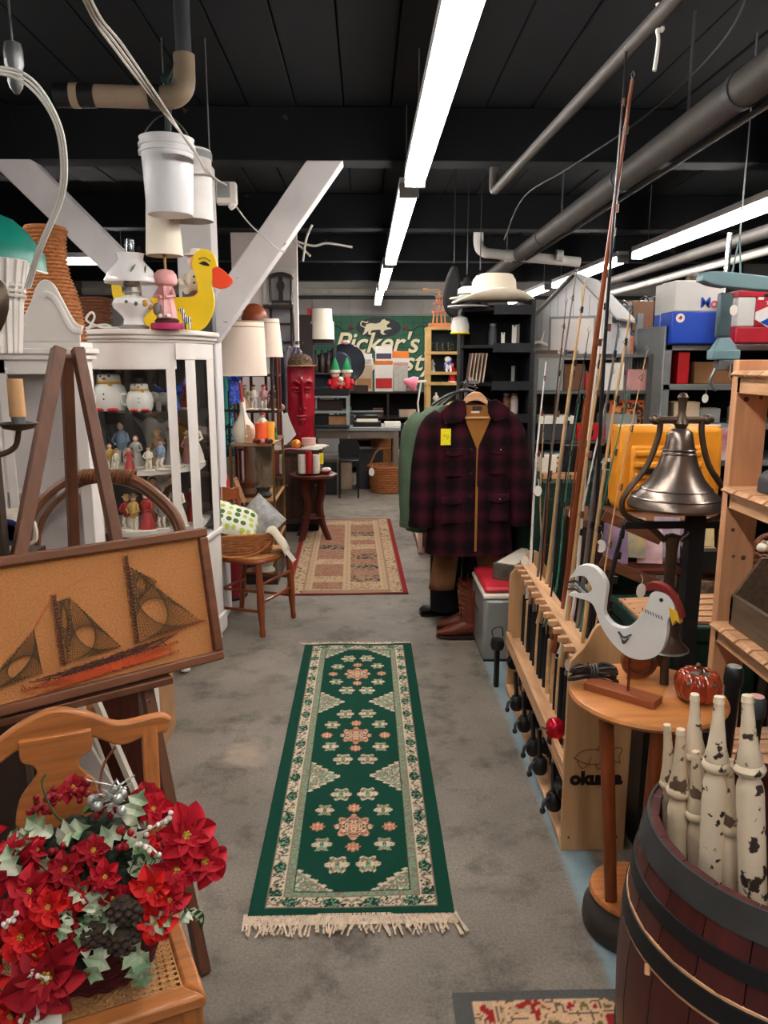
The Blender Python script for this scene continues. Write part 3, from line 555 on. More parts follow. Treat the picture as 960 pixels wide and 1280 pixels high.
def sail(A, Bp, C_, n=20):
    pr = []
    for P, Q, S_ in ((A,Bp,C_),(Bp,C_,A),(C_,A,Bp)):
        pr += [(lerp(P,Q,i/n), lerp(Q,S_,i/n)) for i in range(n+1)]
        for i in range(n+1): e = lerp(P,Q,i/n); nails.cyl((e[0],-.006,e[1]),(e[0],-.016,e[1]),.0016,n=5)
    strings(pr, -.013, .0008, THR, 'sail')
sail((.098,.3),(.272,.12),(.085,.1)); sail((-.06,.245),(.045,.1),(-.09,.09)); sail((-.06,.25),(-.1,.245),(-.085,.1),12); sail((-.155,.185),(-.15,.08),(-.3,.06)); sail((.098,.3),(.165,.25),(.1,.2),10)
def mast(x, z0, z1, lean=0):
    n = int((z1-z0)/.008); pr = []
    for i in range(n): pr.append(((x+lean*i/n, z0+(z1-z0)*i/n),(x+.012+lean*i/n, z0+(z1-z0)*(i+1)/n))); pr.append(((x+.012+lean*i/n, z0+(z1-z0)*i/n),(x+lean*i/n, z0+(z1-z0)*(i+1)/n)))
    for i in range(n+1):
        for d in (0,.012): nails.cyl((x+d+lean*i/n,-.006,z0+(z1-z0)*i/n),(x+d+lean*i/n,-.016,z0+(z1-z0)*i/n),.0016,n=5)
    strings(pr, -.013, .0022, THB, 'mast')
mast(.085,.1,.33); mast(-.105,.085,.262)
strings([(lerp((-.2,.062),(.2,.1),i/24), lerp((-.19,.045),(.2,.075),((i*7) % 25)/24)) for i in range(25)], -.012, .002, THB, 'deck'); strings([(lerp((-.2,.05),(.2,.078),i/30), lerp((-.16,.03),(.19,.052),((i*11) % 31)/30)) for i in range(31)], -.014, .0022, THO, 'hull')
strings([((.09,.33),(-.1,.262)),((-.1,.262),(-.155,.19)),((-.105,.25),(-.15,.195)),((.09,.1),(.285,.115)),((.09,.108),(.28,.125))], -.012, .0009, THO, 'rigging')
for A, Bp, n_ in (((-.2,.05),(.2,.078),40),((-.16,.03),(.2,.052),40),((.085,.1),(.285,.118),24)):
    for i in range(n_+1): e = lerp(A,Bp,i/n_); nails.cyl((e[0],-.006,e[1]),(e[0],-.016,e[1]),.0016,n=5)
nails.build('nails', NAIL, t, smooth=False)['kind'] = 'stuff'
# ---- brass wall sconce at the left edge
t = thing('candle_sconce', 'dark brass candle sconce with a tan candle at the left edge', 'sconce', (-.845, 1.9, 1.4))
DB = mat('dark_brass', (92,78,66), rough=.4, metal=.8, var=.25)
B().tube(bez([(-.1,.03,-.02),(-.06,0,-.03),(-.015,0,-.01),(0,0,.035)]), .007, 8).build('arm', DB, t)
B().lathe([(.01,.03),(.035,.036),(.045,.048),(.043,.05),(.03,.042),(.012,.042)]).build('drip_pan', DB, t); B().cyl((0,0,.04),(0,0,.065),.016).build('cup', STEEL, t); B().cyl((0,0,.065),(0,0,.155),.019,.018).build('candle', mat('tan_candle', (196,150,104), rough=.6), t)
b = B(); b.at((-.085,.02,.31), rx=R(90), ry=R(35)).lathe([(0,.02),(.035,.02),(.05,.01),(.062,0),(.066,-.006),(.062,-.008),(0,-.005)], n=24, sy=1.5); b.build('back_plate', DB, t)
B().bar((-.1,.05,.28),(-.1,.04,-.02),.02,.012).build('stem', DB, t)
tag(B().bb(-1.05,-.91,1.9,1.93,0,1.55).build('display_board', mat('dark_board', (60,44,36), rough=.7)), 'narrow dark board at the left edge carrying the candle sconce', 'board')
# ---- white clock case with swan neck pediment
t = thing('white_hutch', 'white painted hutch with a swan neck pediment behind the easel', 'cabinet', (-1.225, 2.75, 0)); t.scale = (1,.4,1)
GP = mat('grey_back_panel', (206,198,196), rough=.5, var=.05)
B().bb(-.3,.24,.02,.3,0,.75).build('base_case', WHITE, t, bevel=.006); B().bb(-.29,.23,.27,.3,.75,1.6).build('back_panel', GP, t)
for x in (-.29,.205): B().bb(x,x+.03,.03,.28,.75,1.6).build('side_panel', WHITE, t)
for x0, x1 in ((-.3,-.265),(-.085,-.065),(-.055,-.025),(.2,.24)): B().bb(x0,x1,0,.03,.75,1.62).build('door_stile', WHITE, t, bevel=.004)
B().bb(-.3,.24,0,.03,1.55,1.62).build('door_rail', WHITE, t, bevel=.004); B().bb(-.26,.2,.03,.26,1.12,1.13).build('shelf', GP, t)
b = B(); b.bb(-.32,.262,-.035,.3,1.62,1.64); b.bb(-.305,.25,-.02,.3,1.60,1.62); b.bb(-.3,.24,-.01,.3,1.64,1.66); b.build('cornice', WHITE, t, bevel=.004)
hp = bez2([(.255,1.715),(.225,1.73),(.19,1.8),(.165,1.85),(.135,1.868),(.105,1.845),(.08,1.79),(.05,1.745),(.02,1.735)],5)
pd = hp+[(.02,1.66),(.24,1.66),(.24,1.69)]
B().prism(pd, -.012,.02).build('pediment', WHITE, t, bevel=.006); B().prism([(-.06-a,z) for a,z in pd], -.012,.02).build('pediment', WHITE, t, bevel=.006)
ms = bez([(.25,-.018,1.695),(.215,-.018,1.705),(.185,-.018,1.765),(.165,-.018,1.805),(.14,-.018,1.82),(.125,-.018,1.81)],5)
B().tube(ms,.011,8).build('scroll_moulding', WHITE, t); B().tube([(-.06-p.x,p.y,p.z) for p in ms],.011,8).build('scroll_moulding', WHITE, t)
B().cyl((.035,-.02,1.705),(.035,.01,1.705),.026).build('rosette', WHITE, t, bevel=.004); B().cyl((-.095,-.02,1.705),(-.095,.01,1.705),.026).build('rosette', WHITE, t, bevel=.004)
t = thing('lace_platter', 'white embossed platter standing inside the white hutch', 'plate', (-1.11, 2.93, 1.131), rx=R(-8))
b = B(); b.prism(bez2([(-.09,0),(-.1,.1),(-.07,.17),(0,.19),(.07,.17),(.1,.1),(.09,0),(0,-.0),(-.09,0)],5)[:-1], -.004,.006); b.build('dish', BONE, t, bevel=.003)
b = B(); b.at((0,-.008,.1), rx=PI/2).lathe([(.03,.0),(.036,.006),(.042,.0)], n=24)
for j in range(14): a = 2*PI*j/14; b.sph((.065*math.cos(a),0,.075*math.sin(a)),(.012,.006,.012),6)
b.build('relief', WHITE, t)
t = thing('lace_edged_box', 'white lacy box low behind the easel inside the hutch', 'box', (-1.06, 2.9, .755))
B().bb(-.08,.06,-.05,.05,0,.09).build('body', BONE, t, bevel=.004)
b = B()
for j in range(12): b.sph((-.08+.0127*j,-.052,.085),(.007,.005,.012),6)
b.build('lace_trim', WHITE, t); B().bb(-.08,.06,-.05,.05,.09,.1).build('lid', GREYP, t, bevel=.003)
# white plate and blue ring mug at far left
t = thing('ring_mug', 'white mug with a blue ring at the left edge under the candle', 'mug', (-1.02, 2.15, 1.06))
B().lathe([(0,0),(.045,0),(.05,.01),(.05,.12),(.046,.12),(.044,.02),(0,.015)]).build('body', BONE, t)
b = B(); b.at((.03,-.045,.07), rx=PI/2).lathe([(.022,0),(.03,.003),(.038,0)], n=20); b.build('blue_ring', mat('cobalt_glaze', (44,60,120), rough=.3), t); B().tube(bez([(.05,0,.1),(.08,0,.09),(.082,0,.04),(.05,0,.02)]),.006,6).build('handle', BONE, t)
t = thing('mug_shelf', 'small dark stand under the ring mug at the left edge', 'stand', (-1.02,2.15,0))
B().bb(-.09,.07,-.07,.09,1.03,1.06).build('top', DWOOD, t); 
for x, y in ((-.08,-.06),(.06,-.06),(-.08,.08),(.06,.08)): B().bb(x-.012,x+.012,y-.012,y+.012,0,1.03).build('leg', DWOOD, t)
# ---- wicker chair behind the easel: bent cane hoop arm with woven wrapping
t = thing('bentwood_chair', 'bent rattan armchair hoop wrapped in cord behind the easel', 'chair', (-.9, 2.62, 0))
RAT = mat('rattan', (112,70,46), rough=.45, var=.2, sc=12)
hp = bez([(-.29,-.0,.72),(-.27,0,1.0),(-.22,.02,1.12),(-.1,.05,1.205),(.05,.05,1.205),(.16,.04,1.15),(.25,.02,1.04),(.26,0,.85),(.16,0,.66)],6)
B().tube(hp,.016,8).build('hoop', RAT, t); B().tube([(p.x*.93,p.y+.03,p.z-.03) for p in hp],.011,8).build('hoop', RAT, t)
b = B()
for j in range(15): x = -.085+.0125*j; b.tube([(x+.006*math.sin(a),.05+.021*math.cos(a),1.203+.021*math.sin(a)+.0*x) for a in [k*2*PI/10 for k in range(11)]],.0055,5,cap=False)
b.build('cord_wrap', DWICK, t)
B().lathe([(.0,.4),(.16,.4),(.17,.415),(.16,.43),(0,.43)],c=(-.05,-.02,0),sy=.8).build('seat', WICK, t)
for x, y in ((-.29,0),(.16,0)): B().tube([(x,y,.72),(x*.8,y,.42),(x*.8,y,0)],.014,8).build('leg', RAT, t)
for x in (-.16,.06): B().tube([(x,-.13,.42),(x*1.1,-.15,0)],.014,8).build('leg', RAT, t)
# ================================================================== CHINA CABINET AND WHAT STANDS ON IT
def fig(label, loc, h, body, head=SKIN, hat=None, rz=0, kind='lady', base=None, cat='figurine', name='figurine', grp=None):
    """small ceramic figure: base, gown or trousers, arms, head, hair or hat"""
    t = thing(name, label, cat, loc, rz, grp); r = h*.2
    B().lathe([(0,0),(r*1.15,0),(r*1.2,h*.03),(r*1.1,h*.06),(0,h*.06)], n=12).build('base', base or BONE, t)
    if kind == 'lady': B().lathe([(r*1.05,h*.05),(r*.95,h*.2),(r*.62,h*.42),(r*.45,h*.52),(r*.6,h*.6),(r*.66,h*.7),(r*.45,h*.78),(r*.2,h*.8)], n=12, wob=.05).build('gown', body, t)
    else:
        b = B(); b.lathe([(r*.5,h*.36),(r*.62,h*.5),(r*.68,h*.68),(r*.4,h*.77),(r*.2,h*.79)], n=10); b.build('coat', body, t)
        for s in (-1,1): B().tube([(s*r*.3,0,h*.4),(s*r*.38,-r*(.5 if kind == 'sit' else .1),h*.22),(s*r*.34,-r*.1,h*.05)], [r*.3,r*.26,r*.2], 7).build('leg', base or BONE, t)
    for s in (-1,1): B().tube([(s*r*.58,0,h*.72),(s*r*.95,-r*.25,h*.56),(s*r*.35,-r*.75,h*.5)], [r*.2,r*.17,r*.13], 6).build('arm', body, t)
    B().sph((0,-r*.05,h*.875),(h*.075,h*.075,h*.09),10).build('head', head, t)
    if hat:
        b = B(); b.lathe([(h*.13,h*.915),(h*.125,h*.93),(h*.08,h*.935),(h*.07,h*.99),(0,h)], n=12); b.build('hat', hat, t)
    else: B().sph((0,h*.015,h*.9),(h*.082,h*.08,h*.085),10).build('hair', mat('glazed_brown_hair', (110,70,44), rough=.4), t)
    return t
PBLUE = mat('pale_blue_glaze', (140,160,186), rough=.3); PGREY = mat('pale_grey_glaze', (168,166,160), rough=.3); PINK = mat('pink_glaze', (206,150,146), rough=.35, var=.1); MUST = mat('mustard_glaze', (192,150,80), rough=.35); REDG = mat('red_glaze', (170,50,48), rough=.3); TAN = mat('tan_glaze', (176,140,108), rough=.4); BROWN = mat('brown_glaze', (104,70,50), rough=.4); CREAM = mat('cream_glaze', (232,222,204), rough=.25, var=.04); WGLZ = mat('white_glaze', (236,232,226), rough=.15, var=.02); BLUEG = mat('blue_glaze', (50,90,190), rough=.3)
t = thing('china_cabinet', 'white painted bow front china cabinet full of figurines', 'cabinet', (0,0,0))
arc = [(-1.33+.385*k/12, 3.80-.115*math.sin(PI*k/12)) for k in range(13)]
PL = [(-1.42,3.84),(-1.335,3.803)]; PRt = [(-.945,3.803),(-.915,3.82),(-.885,3.865),(-.85,3.91),(-.832,4.05),(-.81,4.2)]
def ribbon(path, z0, z1, th, m, name, off=0, bevel=.003):
    n = len(path); b = B(); out = [(x,y-off) for x,y in path]; b.prism(out+[(x-(th*.5 if i > n*.6 else 0),y+th) for i,(x,y) in reversed(list(enumerate(path)))], z0, z1, plane='xy'); return b.build(name, m, t, bevel=bevel)
full = PL+arc[1:-1]+PRt
for z0, z1, o_ in ((1.715,1.74,.035),(1.695,1.715,.02),(1.68,1.695,.008),(.1,.2,.015),(.66,.69,.012)):
    b = B(); b.prism([(x*1+(o_ if x > -.9 else 0),y-o_) for x,y in full]+[(-.81+o_,4.22),(-1.42-o_,4.22),(-1.42-o_,3.84)], z0, z1, plane='xy'); b.build('cornice' if z0 > 1.5 else 'base_moulding', WHITE, t, bevel=.006)
ribbon(PL+arc[1:-1]+PRt[:2], 1.555,1.68,.03, WHITE, 'bow_frieze'); ribbon(PRt[1:], 1.6,1.68,.03, WHITE, 'side_frieze', off=.012)
ribbon(PL+arc[1:-1]+PRt, .2,.66,.03, WHITE, 'lower_panel')
for path, nm in ((PL,'stile'),([(-1.335,3.803),(-1.315,3.79)],'stile'),([(-.962,3.79),(-.945,3.803),(-.922,3.815)],'stile'),([(-.885,3.865),(-.85,3.91)],'stile'),([(-.825,4.09),(-.81,4.2)],'rear_stile')): ribbon(path, .69,1.68,.028, WHITE, nm)
for path in (arc, [(-.922,3.815),(-.885,3.865)], [(-.85,3.91),(-.832,4.05),(-.825,4.09)]):
    b = B(); b.add([(x,y+.012,z) for z in (.69,1.62) for x,y in path], [(i,i+1,len(path)+i+1,len(path)+i) for i in range(len(path)-1)]); b.build('glass_pane', GLASS, t)
B().bb(-1.42,-.81,4.2,4.22,.1,1.7).build('back_panel', mat('mirror_dim', (108,104,100), rough=.35, metal=.25, var=.1), t); B().bb(-1.425,-1.405,3.86,4.21,.1,1.7).build('side_panel', WHITE, t)
inn = [(x,y+.035) for x,y in PL+arc[1:-1]+PRt[:4]]
for z, m_, nm in ((1.352,CLEAR,'glass_shelf'),(1.065,WHITE,'shelf'),(.76,WHITE,'shelf')):
    b = B(); b.prism(inn+[(-.86,4.19),(-1.4,4.19),(-1.4,3.87)], z-(.006 if z > 1.3 else .02), z, plane='xy'); b.build(nm, m_, t)
for z0, z1 in ((.8,1.09),(1.15,1.3),(1.35,1.58)):
    B().bb(-.845,-.835,4.11,4.18,z0,z1).build('side_slot', BLACKM, t)
for x, y in ((-1.38,3.86),(-.95,3.83),(-.85,4.15),(-1.38,4.15)):
    b = B(); b.tube(bez([(x,y,.1),(x+.012,y-.02,.06),(x,y-.01,.03),(x+.005,y-.03,.012)]), [.03]*8+[.024]*8+[.016]*8+[.022], 8); b.sph((x+.005,y-.03,.018),(.026,.03,.018),8); b.build('foot', WHITE, t)
# cookie jars on the glass shelf
def jar(label, loc, h, rz=0):
    t = thing('cookie_jar', label, 'cookie jar', loc, rz); r = h*.42
    B().lathe([(0,0),(r*.85,0),(r,h*.15),(r*1.05,h*.35),(r*.9,h*.58),(r*.62,h*.68)], n=22).build('body', WGLZ, t)
    B().lathe([(r*.62,h*.66),(r*.7,h*.74),(r*.66,h*.86),(r*.35,h*.95),(0,h*.97)], n=20).build('head', WGLZ, t)
    b = B(); b.lathe([(r*.68,h*.65),(r*.74,h*.68),(r*.68,h*.71)], n=20); b.sph((r*.3,-r*.7,h*.63),(r*.12,r*.08,r*.2),8); b.build('scarf', mat('gold_scarf', (214,160,60), rough=.4), t)
    b = B(); b.lathe([(r*.75,h*.9),(r*.72,h*.925),(r*.42,h*.93),(r*.4,h*1.05),(0,h*1.06)], n=18); b.build('hat', BLACK, t)
    for s in (-1,1): B().sph((s*r*.4,-r*.75,h*.04),(r*.36,r*.4,h*.045),10).build('foot', RED, t); B().sph((s*r*.24,-r*.6,h*.84),h*.028,8).build('eye', BLACK, t)
    B().sph((0,-r*.78,h*.78),(h*.05,h*.07,h*.035),8).build('beak', mat('orange_glaze', (226,130,50), rough=.3), t)
    B().tube(bez([(-r*.95,0,h*.55),(-r*1.35,0,h*.5),(-r*1.3,0,h*.25),(-r*1.0,0,h*.2)],5), h*.035, 7).build('handle', WGLZ, t)
    for z in (.3,.42): B().sph((0,-r*1.02,h*z),h*.022,8).build('button', BLACK, t)
jar('larger white penguin cookie jar on the upper cabinet shelf', (-1.262,3.86,1.354), .2); jar('smaller white penguin jar beside the larger one in the cabinet', (-1.105,3.83,1.354), .15, .2)
t = thing('elephant_figurine', 'pale elephant figurine beside the penguin jars on the top shelf', 'figurine', (-1.01,3.9,1.354), .3)
B().sph((0,0,.055),(.045,.03,.034),12).build('body', PGREY, t); B().sph((-.045,0,.065),(.025,.024,.026),10).build('head', PGREY, t); B().tube(bez([(-.065,0,.06),(-.08,0,.035),(-.085,0,.015)],4),[.009]*8+[.006],6).build('trunk', PGREY, t)
for x, y in ((-.025,-.015),(.025,-.015),(-.025,.015),(.025,.015)): B().cyl((x,y,.04),(x,y,0),.012).build('leg', PGREY, t)
for s in (-1,1): B().sph((-.035,s*.026,.068),(.016,.005,.02),8).build('ear', PGREY, t)
t = thing('blue_bird', 'blue bird figurine behind the pale elephant', 'figurine', (-.985,4.03,1.354)); B().sph((0,0,.09),(.06,.03,.026),10).build('body', BLUEG, t); B().sph((.05,0,.115),.02,8).build('head', BLUEG, t); B().prism([(-.05,.09),(-.1,.12),(-.09,.09)],-.01,.01).build('tail', BLUEG, t); B().cyl((0,0,0),(0,0,.07),.03,.012).build('perch', BLUEG, t)
# middle shelf
t = thing('ruffled_vase', 'pale grey ruffled fan vase on the middle cabinet shelf', 'vase', (-1.085,3.98,1.066))
b = B(); n = 28; pf = [(.03,0),(.035,.01),(.025,.03),(.04,.12),(.055,.19),(.085,.235)]
vs = [(r_*(1+(.22*math.cos(4*2*PI*k/n) if j > 3 else 0)*((j-3)/2))*math.cos(2*PI*k/n), r_*.7*math.sin(2*PI*k/n), z+(.018*math.cos(4*2*PI*k/n) if j == 5 else 0)) for j,(r_,z) in enumerate(pf) for k in range(n)]
b.add(vs, [(j*n+k, j*n+(k+1)%n, (j+1)*n+(k+1)%n, (j+1)*n+k) for j in range(5) for k in range(n)]); o = b.build('vase', PGREY, t); o.modifiers.new('s','SOLIDIFY').thickness = .004
t = thing('oval_plate', 'dark round decorative plate standing behind the ruffled vase', 'plate', (-1.02,4.15,1.066)); b = B(); b.at((0,0,.11), rx=R(80)).lathe([(0,0),(.06,0),(.085,.012),(.095,.016),(.09,.008),(0,-.004)], n=26); b.build('dish', BROWN, t)
b = B(); b.at((0,-.012,.11), rx=R(80)).lathe([(.07,.0),(.08,.006),(.088,.008)], n=26); b.build('gilt_band', BRASS, t)
F = [('tall blue suited man figurine at the left of the middle shelf',(-1.245,3.95,1.066),.22,PBLUE,None,'man'),('bearded white robed figurine at the right of the ruffled vase',(-.985,3.92,1.066),.2,PGREY,None,'lady'),('small mustard child figurine at the left front of the middle shelf',(-1.265,3.82,1.066),.11,MUST,None,'man'),('small child in white with yellow hat, second from left on the middle shelf',(-1.225,3.79,1.066),.09,CREAM,MUST,'sit'),('red skirted figurine in front of the ruffled vase',(-1.155,3.765,1.066),.1,REDG,None,'lady'),('small cream child figurine, centre front of the middle shelf',(-1.06,3.76,1.066),.105,CREAM,BROWN,'man'),('blue boy sitting at the right front of the middle shelf',(-1.01,3.8,1.066),.13,PBLUE,BROWN,'sit'),('grey shepherd figurine behind the red skirted one',(-1.15,3.87,1.066),.14,PGREY,None,'lady'),('tan gowned figurine seen behind the blue sitting boy',(-1.05,3.9,1.066),.16,TAN,MUST,'lady'),
('red child figurine at the left of the lowest visible shelf',(-1.2,3.82,.761),.15,REDG,MUST,'sit'),('mustard figurine beside the red child on the lowest visible shelf',(-1.15,3.77,.761),.16,MUST,BROWN,'man'),('red dressed girl in the middle of the lowest visible shelf',(-1.09,3.78,.761),.17,REDG,None,'lady'),('grey child with brown hat on the lowest visible shelf',(-1.03,3.83,.761),.14,PGREY,BROWN,'sit'),('tan pair figurine behind the red dressed girl',(-1.1,3.95,.761),.24,TAN,None,'lady'),('brown coated figurine at the right back of the lowest visible shelf',(-1.0,3.95,.761),.25,BROWN,None,'man'),('cream lady at the far right of the lowest visible shelf',(-.96,3.87,.761),.2,CREAM,None,'lady'),('pink lady behind the narrow side pane at middle shelf height',(-.91,3.96,1.066),.15,PINK,CREAM,'lady'),('red clown figurine behind the narrow side pane on the top shelf',(-.905,3.97,1.354),.13,REDG,PINK,'lady'),('white robed figurine behind the narrow side pane, middle shelf back',(-.9,4.05,1.066),.22,CREAM,None,'lady'),('red and green figurine behind the narrow side pane, lowest shelf',(-.91,3.98,.761),.17,REDG,GREEN,'lady'),('green bush figurine low behind the narrow side pane',(-.9,4.07,.761),.1,GREEN,None,'sit')]
for l, p, h, bmt, hat, k in F: fig(l, p, h*(1.2 if h < .21 else 1.05), bmt, hat=hat, kind=k, rz=rnd.uniform(-.5,.5))
t = thing('saucer_plate', 'white plate standing behind the lowest row of figurines', 'plate', (-1.09,4.13,.761)); b = B(); b.at((0,0,.2), rx=R(80)).lathe([(0,0),(.06,0),(.08,.012),(.085,.012),(.08,.004),(0,-.004)], n=24); b.build('dish', WGLZ, t); B().bar((0,.01,0),(0,.01,.2),.05,.012,up=(0,1,0)).build('stand', DWOOD, t)
for k, (x, y, z) in enumerate(((-1.33,4.12,1.066),(-1.3,4.1,1.354),(-1.12,4.12,1.354))):
    t = thing('glass_goblet', ('tall dim goblet at the left back of the middle shelf','dim glass behind the larger penguin jar','dim glass behind the smaller penguin jar')[k], 'glass', (x,y,z)); B().lathe([(0,0),(.035,0),(.008,.01),(.008,.06),(.035,.1),(.045,.2),(.042,.2),(.03,.11),(0,.08)], n=14).build('bowl', CLEAR, t); B().lathe([(.036,.0),(.036,.004),(0,.006)], n=14).build('foot_rim', CLEAR, t)
ZT = 1.741
# milk glass parlour lamp
MILK = mat('milk_glass', (236,234,234), rough=.12, var=.02); SILV = mat('silver_burner', (170,165,160), rough=.3, metal=.8)
t = thing('parlour_lamp', 'milk glass parlour oil lamp with painted flowers and clear chimney', 'lamp', (-1.09,3.76,ZT))
B().lathe([(.065,0),(.07,.012),(.06,.02)], n=22).build('metal_foot', SILV, t)
B().lathe([(.05,.02),(.045,.045),(.052,.06),(.088,.095),(.095,.115),(.08,.14),(.045,.15),(.03,.155)], n=24).build('font', MILK, t)
B().lathe([(.032,.15),(.03,.16),(.045,.168),(.045,.19),(.034,.195),(.04,.205),(.034,.22)], n=18).build('burner', SILV, t)
B().lathe([(.03,.2),(.035,.24),(.03,.3),(.022,.33),(.022,.405),(.02,.405),(.02,.33)], n=16).build('chimney', CLEAR, t)
B().lathe([(.122,.21),(.124,.222),(.1,.265),(.068,.3),(.058,.315),(.062,.335),(.066,.342),(.062,.342),(.054,.315),(.064,.298),(.096,.262),(.118,.22)], n=32, wob=.02).build('shade', MILK, t)
fl = mat('painted_gold', (206,150,70), rough=.4); lf = mat('painted_leaf', (96,104,70), rough=.4)
for a, z, r_, m_ in ((-.7,.115,.016,fl),(-1.15,.112,.01,lf),(-1.6,.12,.008,lf),(-.35,.1,.011,fl)):
    b = B(); rr = .094; b.sph((rr*math.cos(a),rr*math.sin(a),z),(r_,r_*.35 if abs(math.sin(a)) > .7 else r_*.6,r_),8); b.build('painted_flower', m_, t)
for a in (-1.2,-.6): b = B(); b.tube([(.112*math.cos(a-.1),.112*math.sin(a-.1),.25),(.1*math.cos(a),.1*math.sin(a),.268),(.088*math.cos(a+.15),.088*math.sin(a+.15),.285)],[.002,.005,.002],5); b.build('painted_sprig', lf, t)
# girl figurine lamp with drum shade
PK = mat('pink_porcelain', (222,160,160), rough=.3, var=.1, sc=25)
t = thing('figurine_lamp', 'pink porcelain girl lamp with a tall cream drum shade', 'lamp', (-.935,3.76,ZT))
B().lathe([(.075,0),(.078,.01),(.075,.028),(0,.03)], n=24, sy=.8).build('base', mat('magenta_base', (178,44,96), rough=.4), t); B().lathe([(.055,.028),(.058,.04),(.04,.055),(0,.056)], n=18, sy=.8).build('rock', mat('brown_rock', (70,40,30), rough=.6), t)
B().lathe([(.045,.05),(.042,.09),(.035,.13),(.028,.16),(.034,.18),(.03,.195),(.015,.2)], n=16, wob=.08).build('dress', PK, t); B().sph((0,-.004,.218),(.024,.024,.026),12).build('head', SKIN, t)
B().lathe([(.02,.19),(.05,.205),(.056,.222),(.05,.25),(.035,.268),(0,.276)], c=(0,.008,0), n=18, wob=.04).build('bonnet', PK, t)
for s in (-1,1): B().tube([(s*.03,0,.18),(s*.045,-.02,.15),(s*.01,-.045,.145)],[.011,.01,.008],7).build('arm', PK, t)
B().sph((-.035,-.03,.09),(.022,.02,.03),10).build('jug', mat('grey_jug', (120,112,108), rough=.4), t)
for s in (-1,1): B().sph((s*.018,-.045,.06),(.012,.022,.01),8).build('shoe', WGLZ, t)
B().cyl((0,.02,.26),(0,.02,.36),.006).build('stem', BRASS, t)
SHD = mat('cream_shade', (236,226,208), rough=.8, var=.03); b = B(); b.lathe([(.085,.335),(.071,.58),(.069,.58),(.083,.335)], c=(0,.02,0), n=28); b.build('shade', SHD, t); B().lathe([(.082,.352),(.006,.345),(.006,.35)], c=(0,.02,0), n=20).build('shade_spider', BRASS, t); B().sph((0,.02,.335),.01,8).build('finial', BRASS, t)
# yellow plywood duck
YEL = mat('yellow_gloss', (240,204,36), rough=.4, var=.04); ORG = mat('orange_red_gloss', (240,76,36), rough=.4, var=.03)
t = thing('wooden_duck', 'large yellow plywood duck cutout with orange bill', 'duck', (-.93,3.99,ZT))
ol = bez2([(-.31,.25),(-.26,.20),(-.2,.17),(-.1,.16),(0,.165),(.075,.17),(.1,.2),(.09,.27),(.075,.32),(.09,.37),(.135,.395),(.185,.37),(.2,.31),(.18,.27),(.17,.22),(.18,.16),(.165,.08),(.12,.015),(.06,.0),(-.1,.0),(-.22,.01),(-.28,.08),(-.32,.16),(-.325,.24)],4)
B().prism(ol[:-1], -.011,.011).build('body', YEL, t, bevel=.003)
B().prism(bez2([(.175,.3),(.205,.31),(.25,.275),(.275,.245),(.25,.215),(.21,.205),(.175,.215)],4), -.014,.014).build('bill', ORG, t, bevel=.003)
B().prism(bez2([(.11,.325),(.14,.335),(.165,.315),(.14,.315),(.11,.325)],4)[:-1], -.0125,-.0115).build('eye', BLACK, t)
B().tube(bez([(.11,-.012,.345),(.14,-.012,.352),(.17,-.012,.335)],5), .0022, 5).build('eyebrow', BLACK, t); B().prism(bez2([(-.25,.2),(-.24,.24),(-.22,.215),(-.2,.24),(-.19,.18)],3), -.0125,-.0115).build('painted_feather', ORG, t)
# clown doll between the duck and the post, small items
t = thing('clown_doll', 'white clown doll sitting behind the yellow duck', 'doll', (-.86,4.1,ZT)); B().lathe([(.04,.2),(.055,.23),(.05,.28),(.025,.31)], n=14).build('body', CREAM, t); B().sph((0,0,.345),.04,12).build('head', SKIN, t)
b = B(); b.lathe([(.055,.375),(.05,.385),(.035,.385),(.03,.41),(0,.415)], n=14); b.build('hat', CREAM, t); B().sph((0,-.04,.34),.008,8).build('nose', RED, t)
for s in (-1,1): B().tube([(s*.045,0,.28),(s*.075,-.02,.25),(s*.06,-.05,.22)],.016,7).build('arm', CREAM, t); B().tube([(s*.03,0,.21),(s*.04,-.06,.2)],.018,7).build('leg', CREAM, t)
for z in (.24,.27): B().sph((0,-.052,z),.006,6).build('button', BLACK, t)
t = thing('doll_stand_box', 'dark box under the clown doll', 'box', (-.86,4.12,ZT)); B().bb(-.06,.08,-.06,.05,0,.17).build('body', DGREY, t, bevel=.004); B().bb(-.065,.085,-.065,.055,.17,.2).build('lid', mat('teal_print', (70,120,150), rough=.5, rgb2=(200,90,120), sc=25), t, bevel=.003)
t = thing('zebra_figurine', 'tiny striped zebra figurine beside the pink lamp base', 'figurine', (-.845,3.78,ZT)); STR = fixed('zebra_stripe', lambda nt,N,L: (lambda w,r,tc: (L.new(tc.outputs['Object'],w.inputs['Vector']), L.new(w.outputs[0],r.inputs[0]), L.new(r.outputs[0],N['Principled BSDF'].inputs['Base Color']), setattr(w.inputs['Scale'],'default_value',35), setattr(r.color_ramp.elements[0],'position',.45), setattr(r.color_ramp.elements[1],'position',.55)))(N.new('ShaderNodeTexWave'),N.new('ShaderNodeValToRGB'),N.new('ShaderNodeTexCoord')))
B().sph((0,0,.045),(.022,.014,.018),10).build('body', STR, t); B().tube([(-.012,0,.05),(-.02,0,.085)],[.012,.009],7).build('neck', STR, t); B().sph((-.026,0,.09),(.016,.009,.009),8).build('head', STR, t)
for x in (-.012,.012):
    for y in (-.008,.008): B().cyl((x,y,.04),(x,y,0),.005,n=6).build('leg', STR, t)
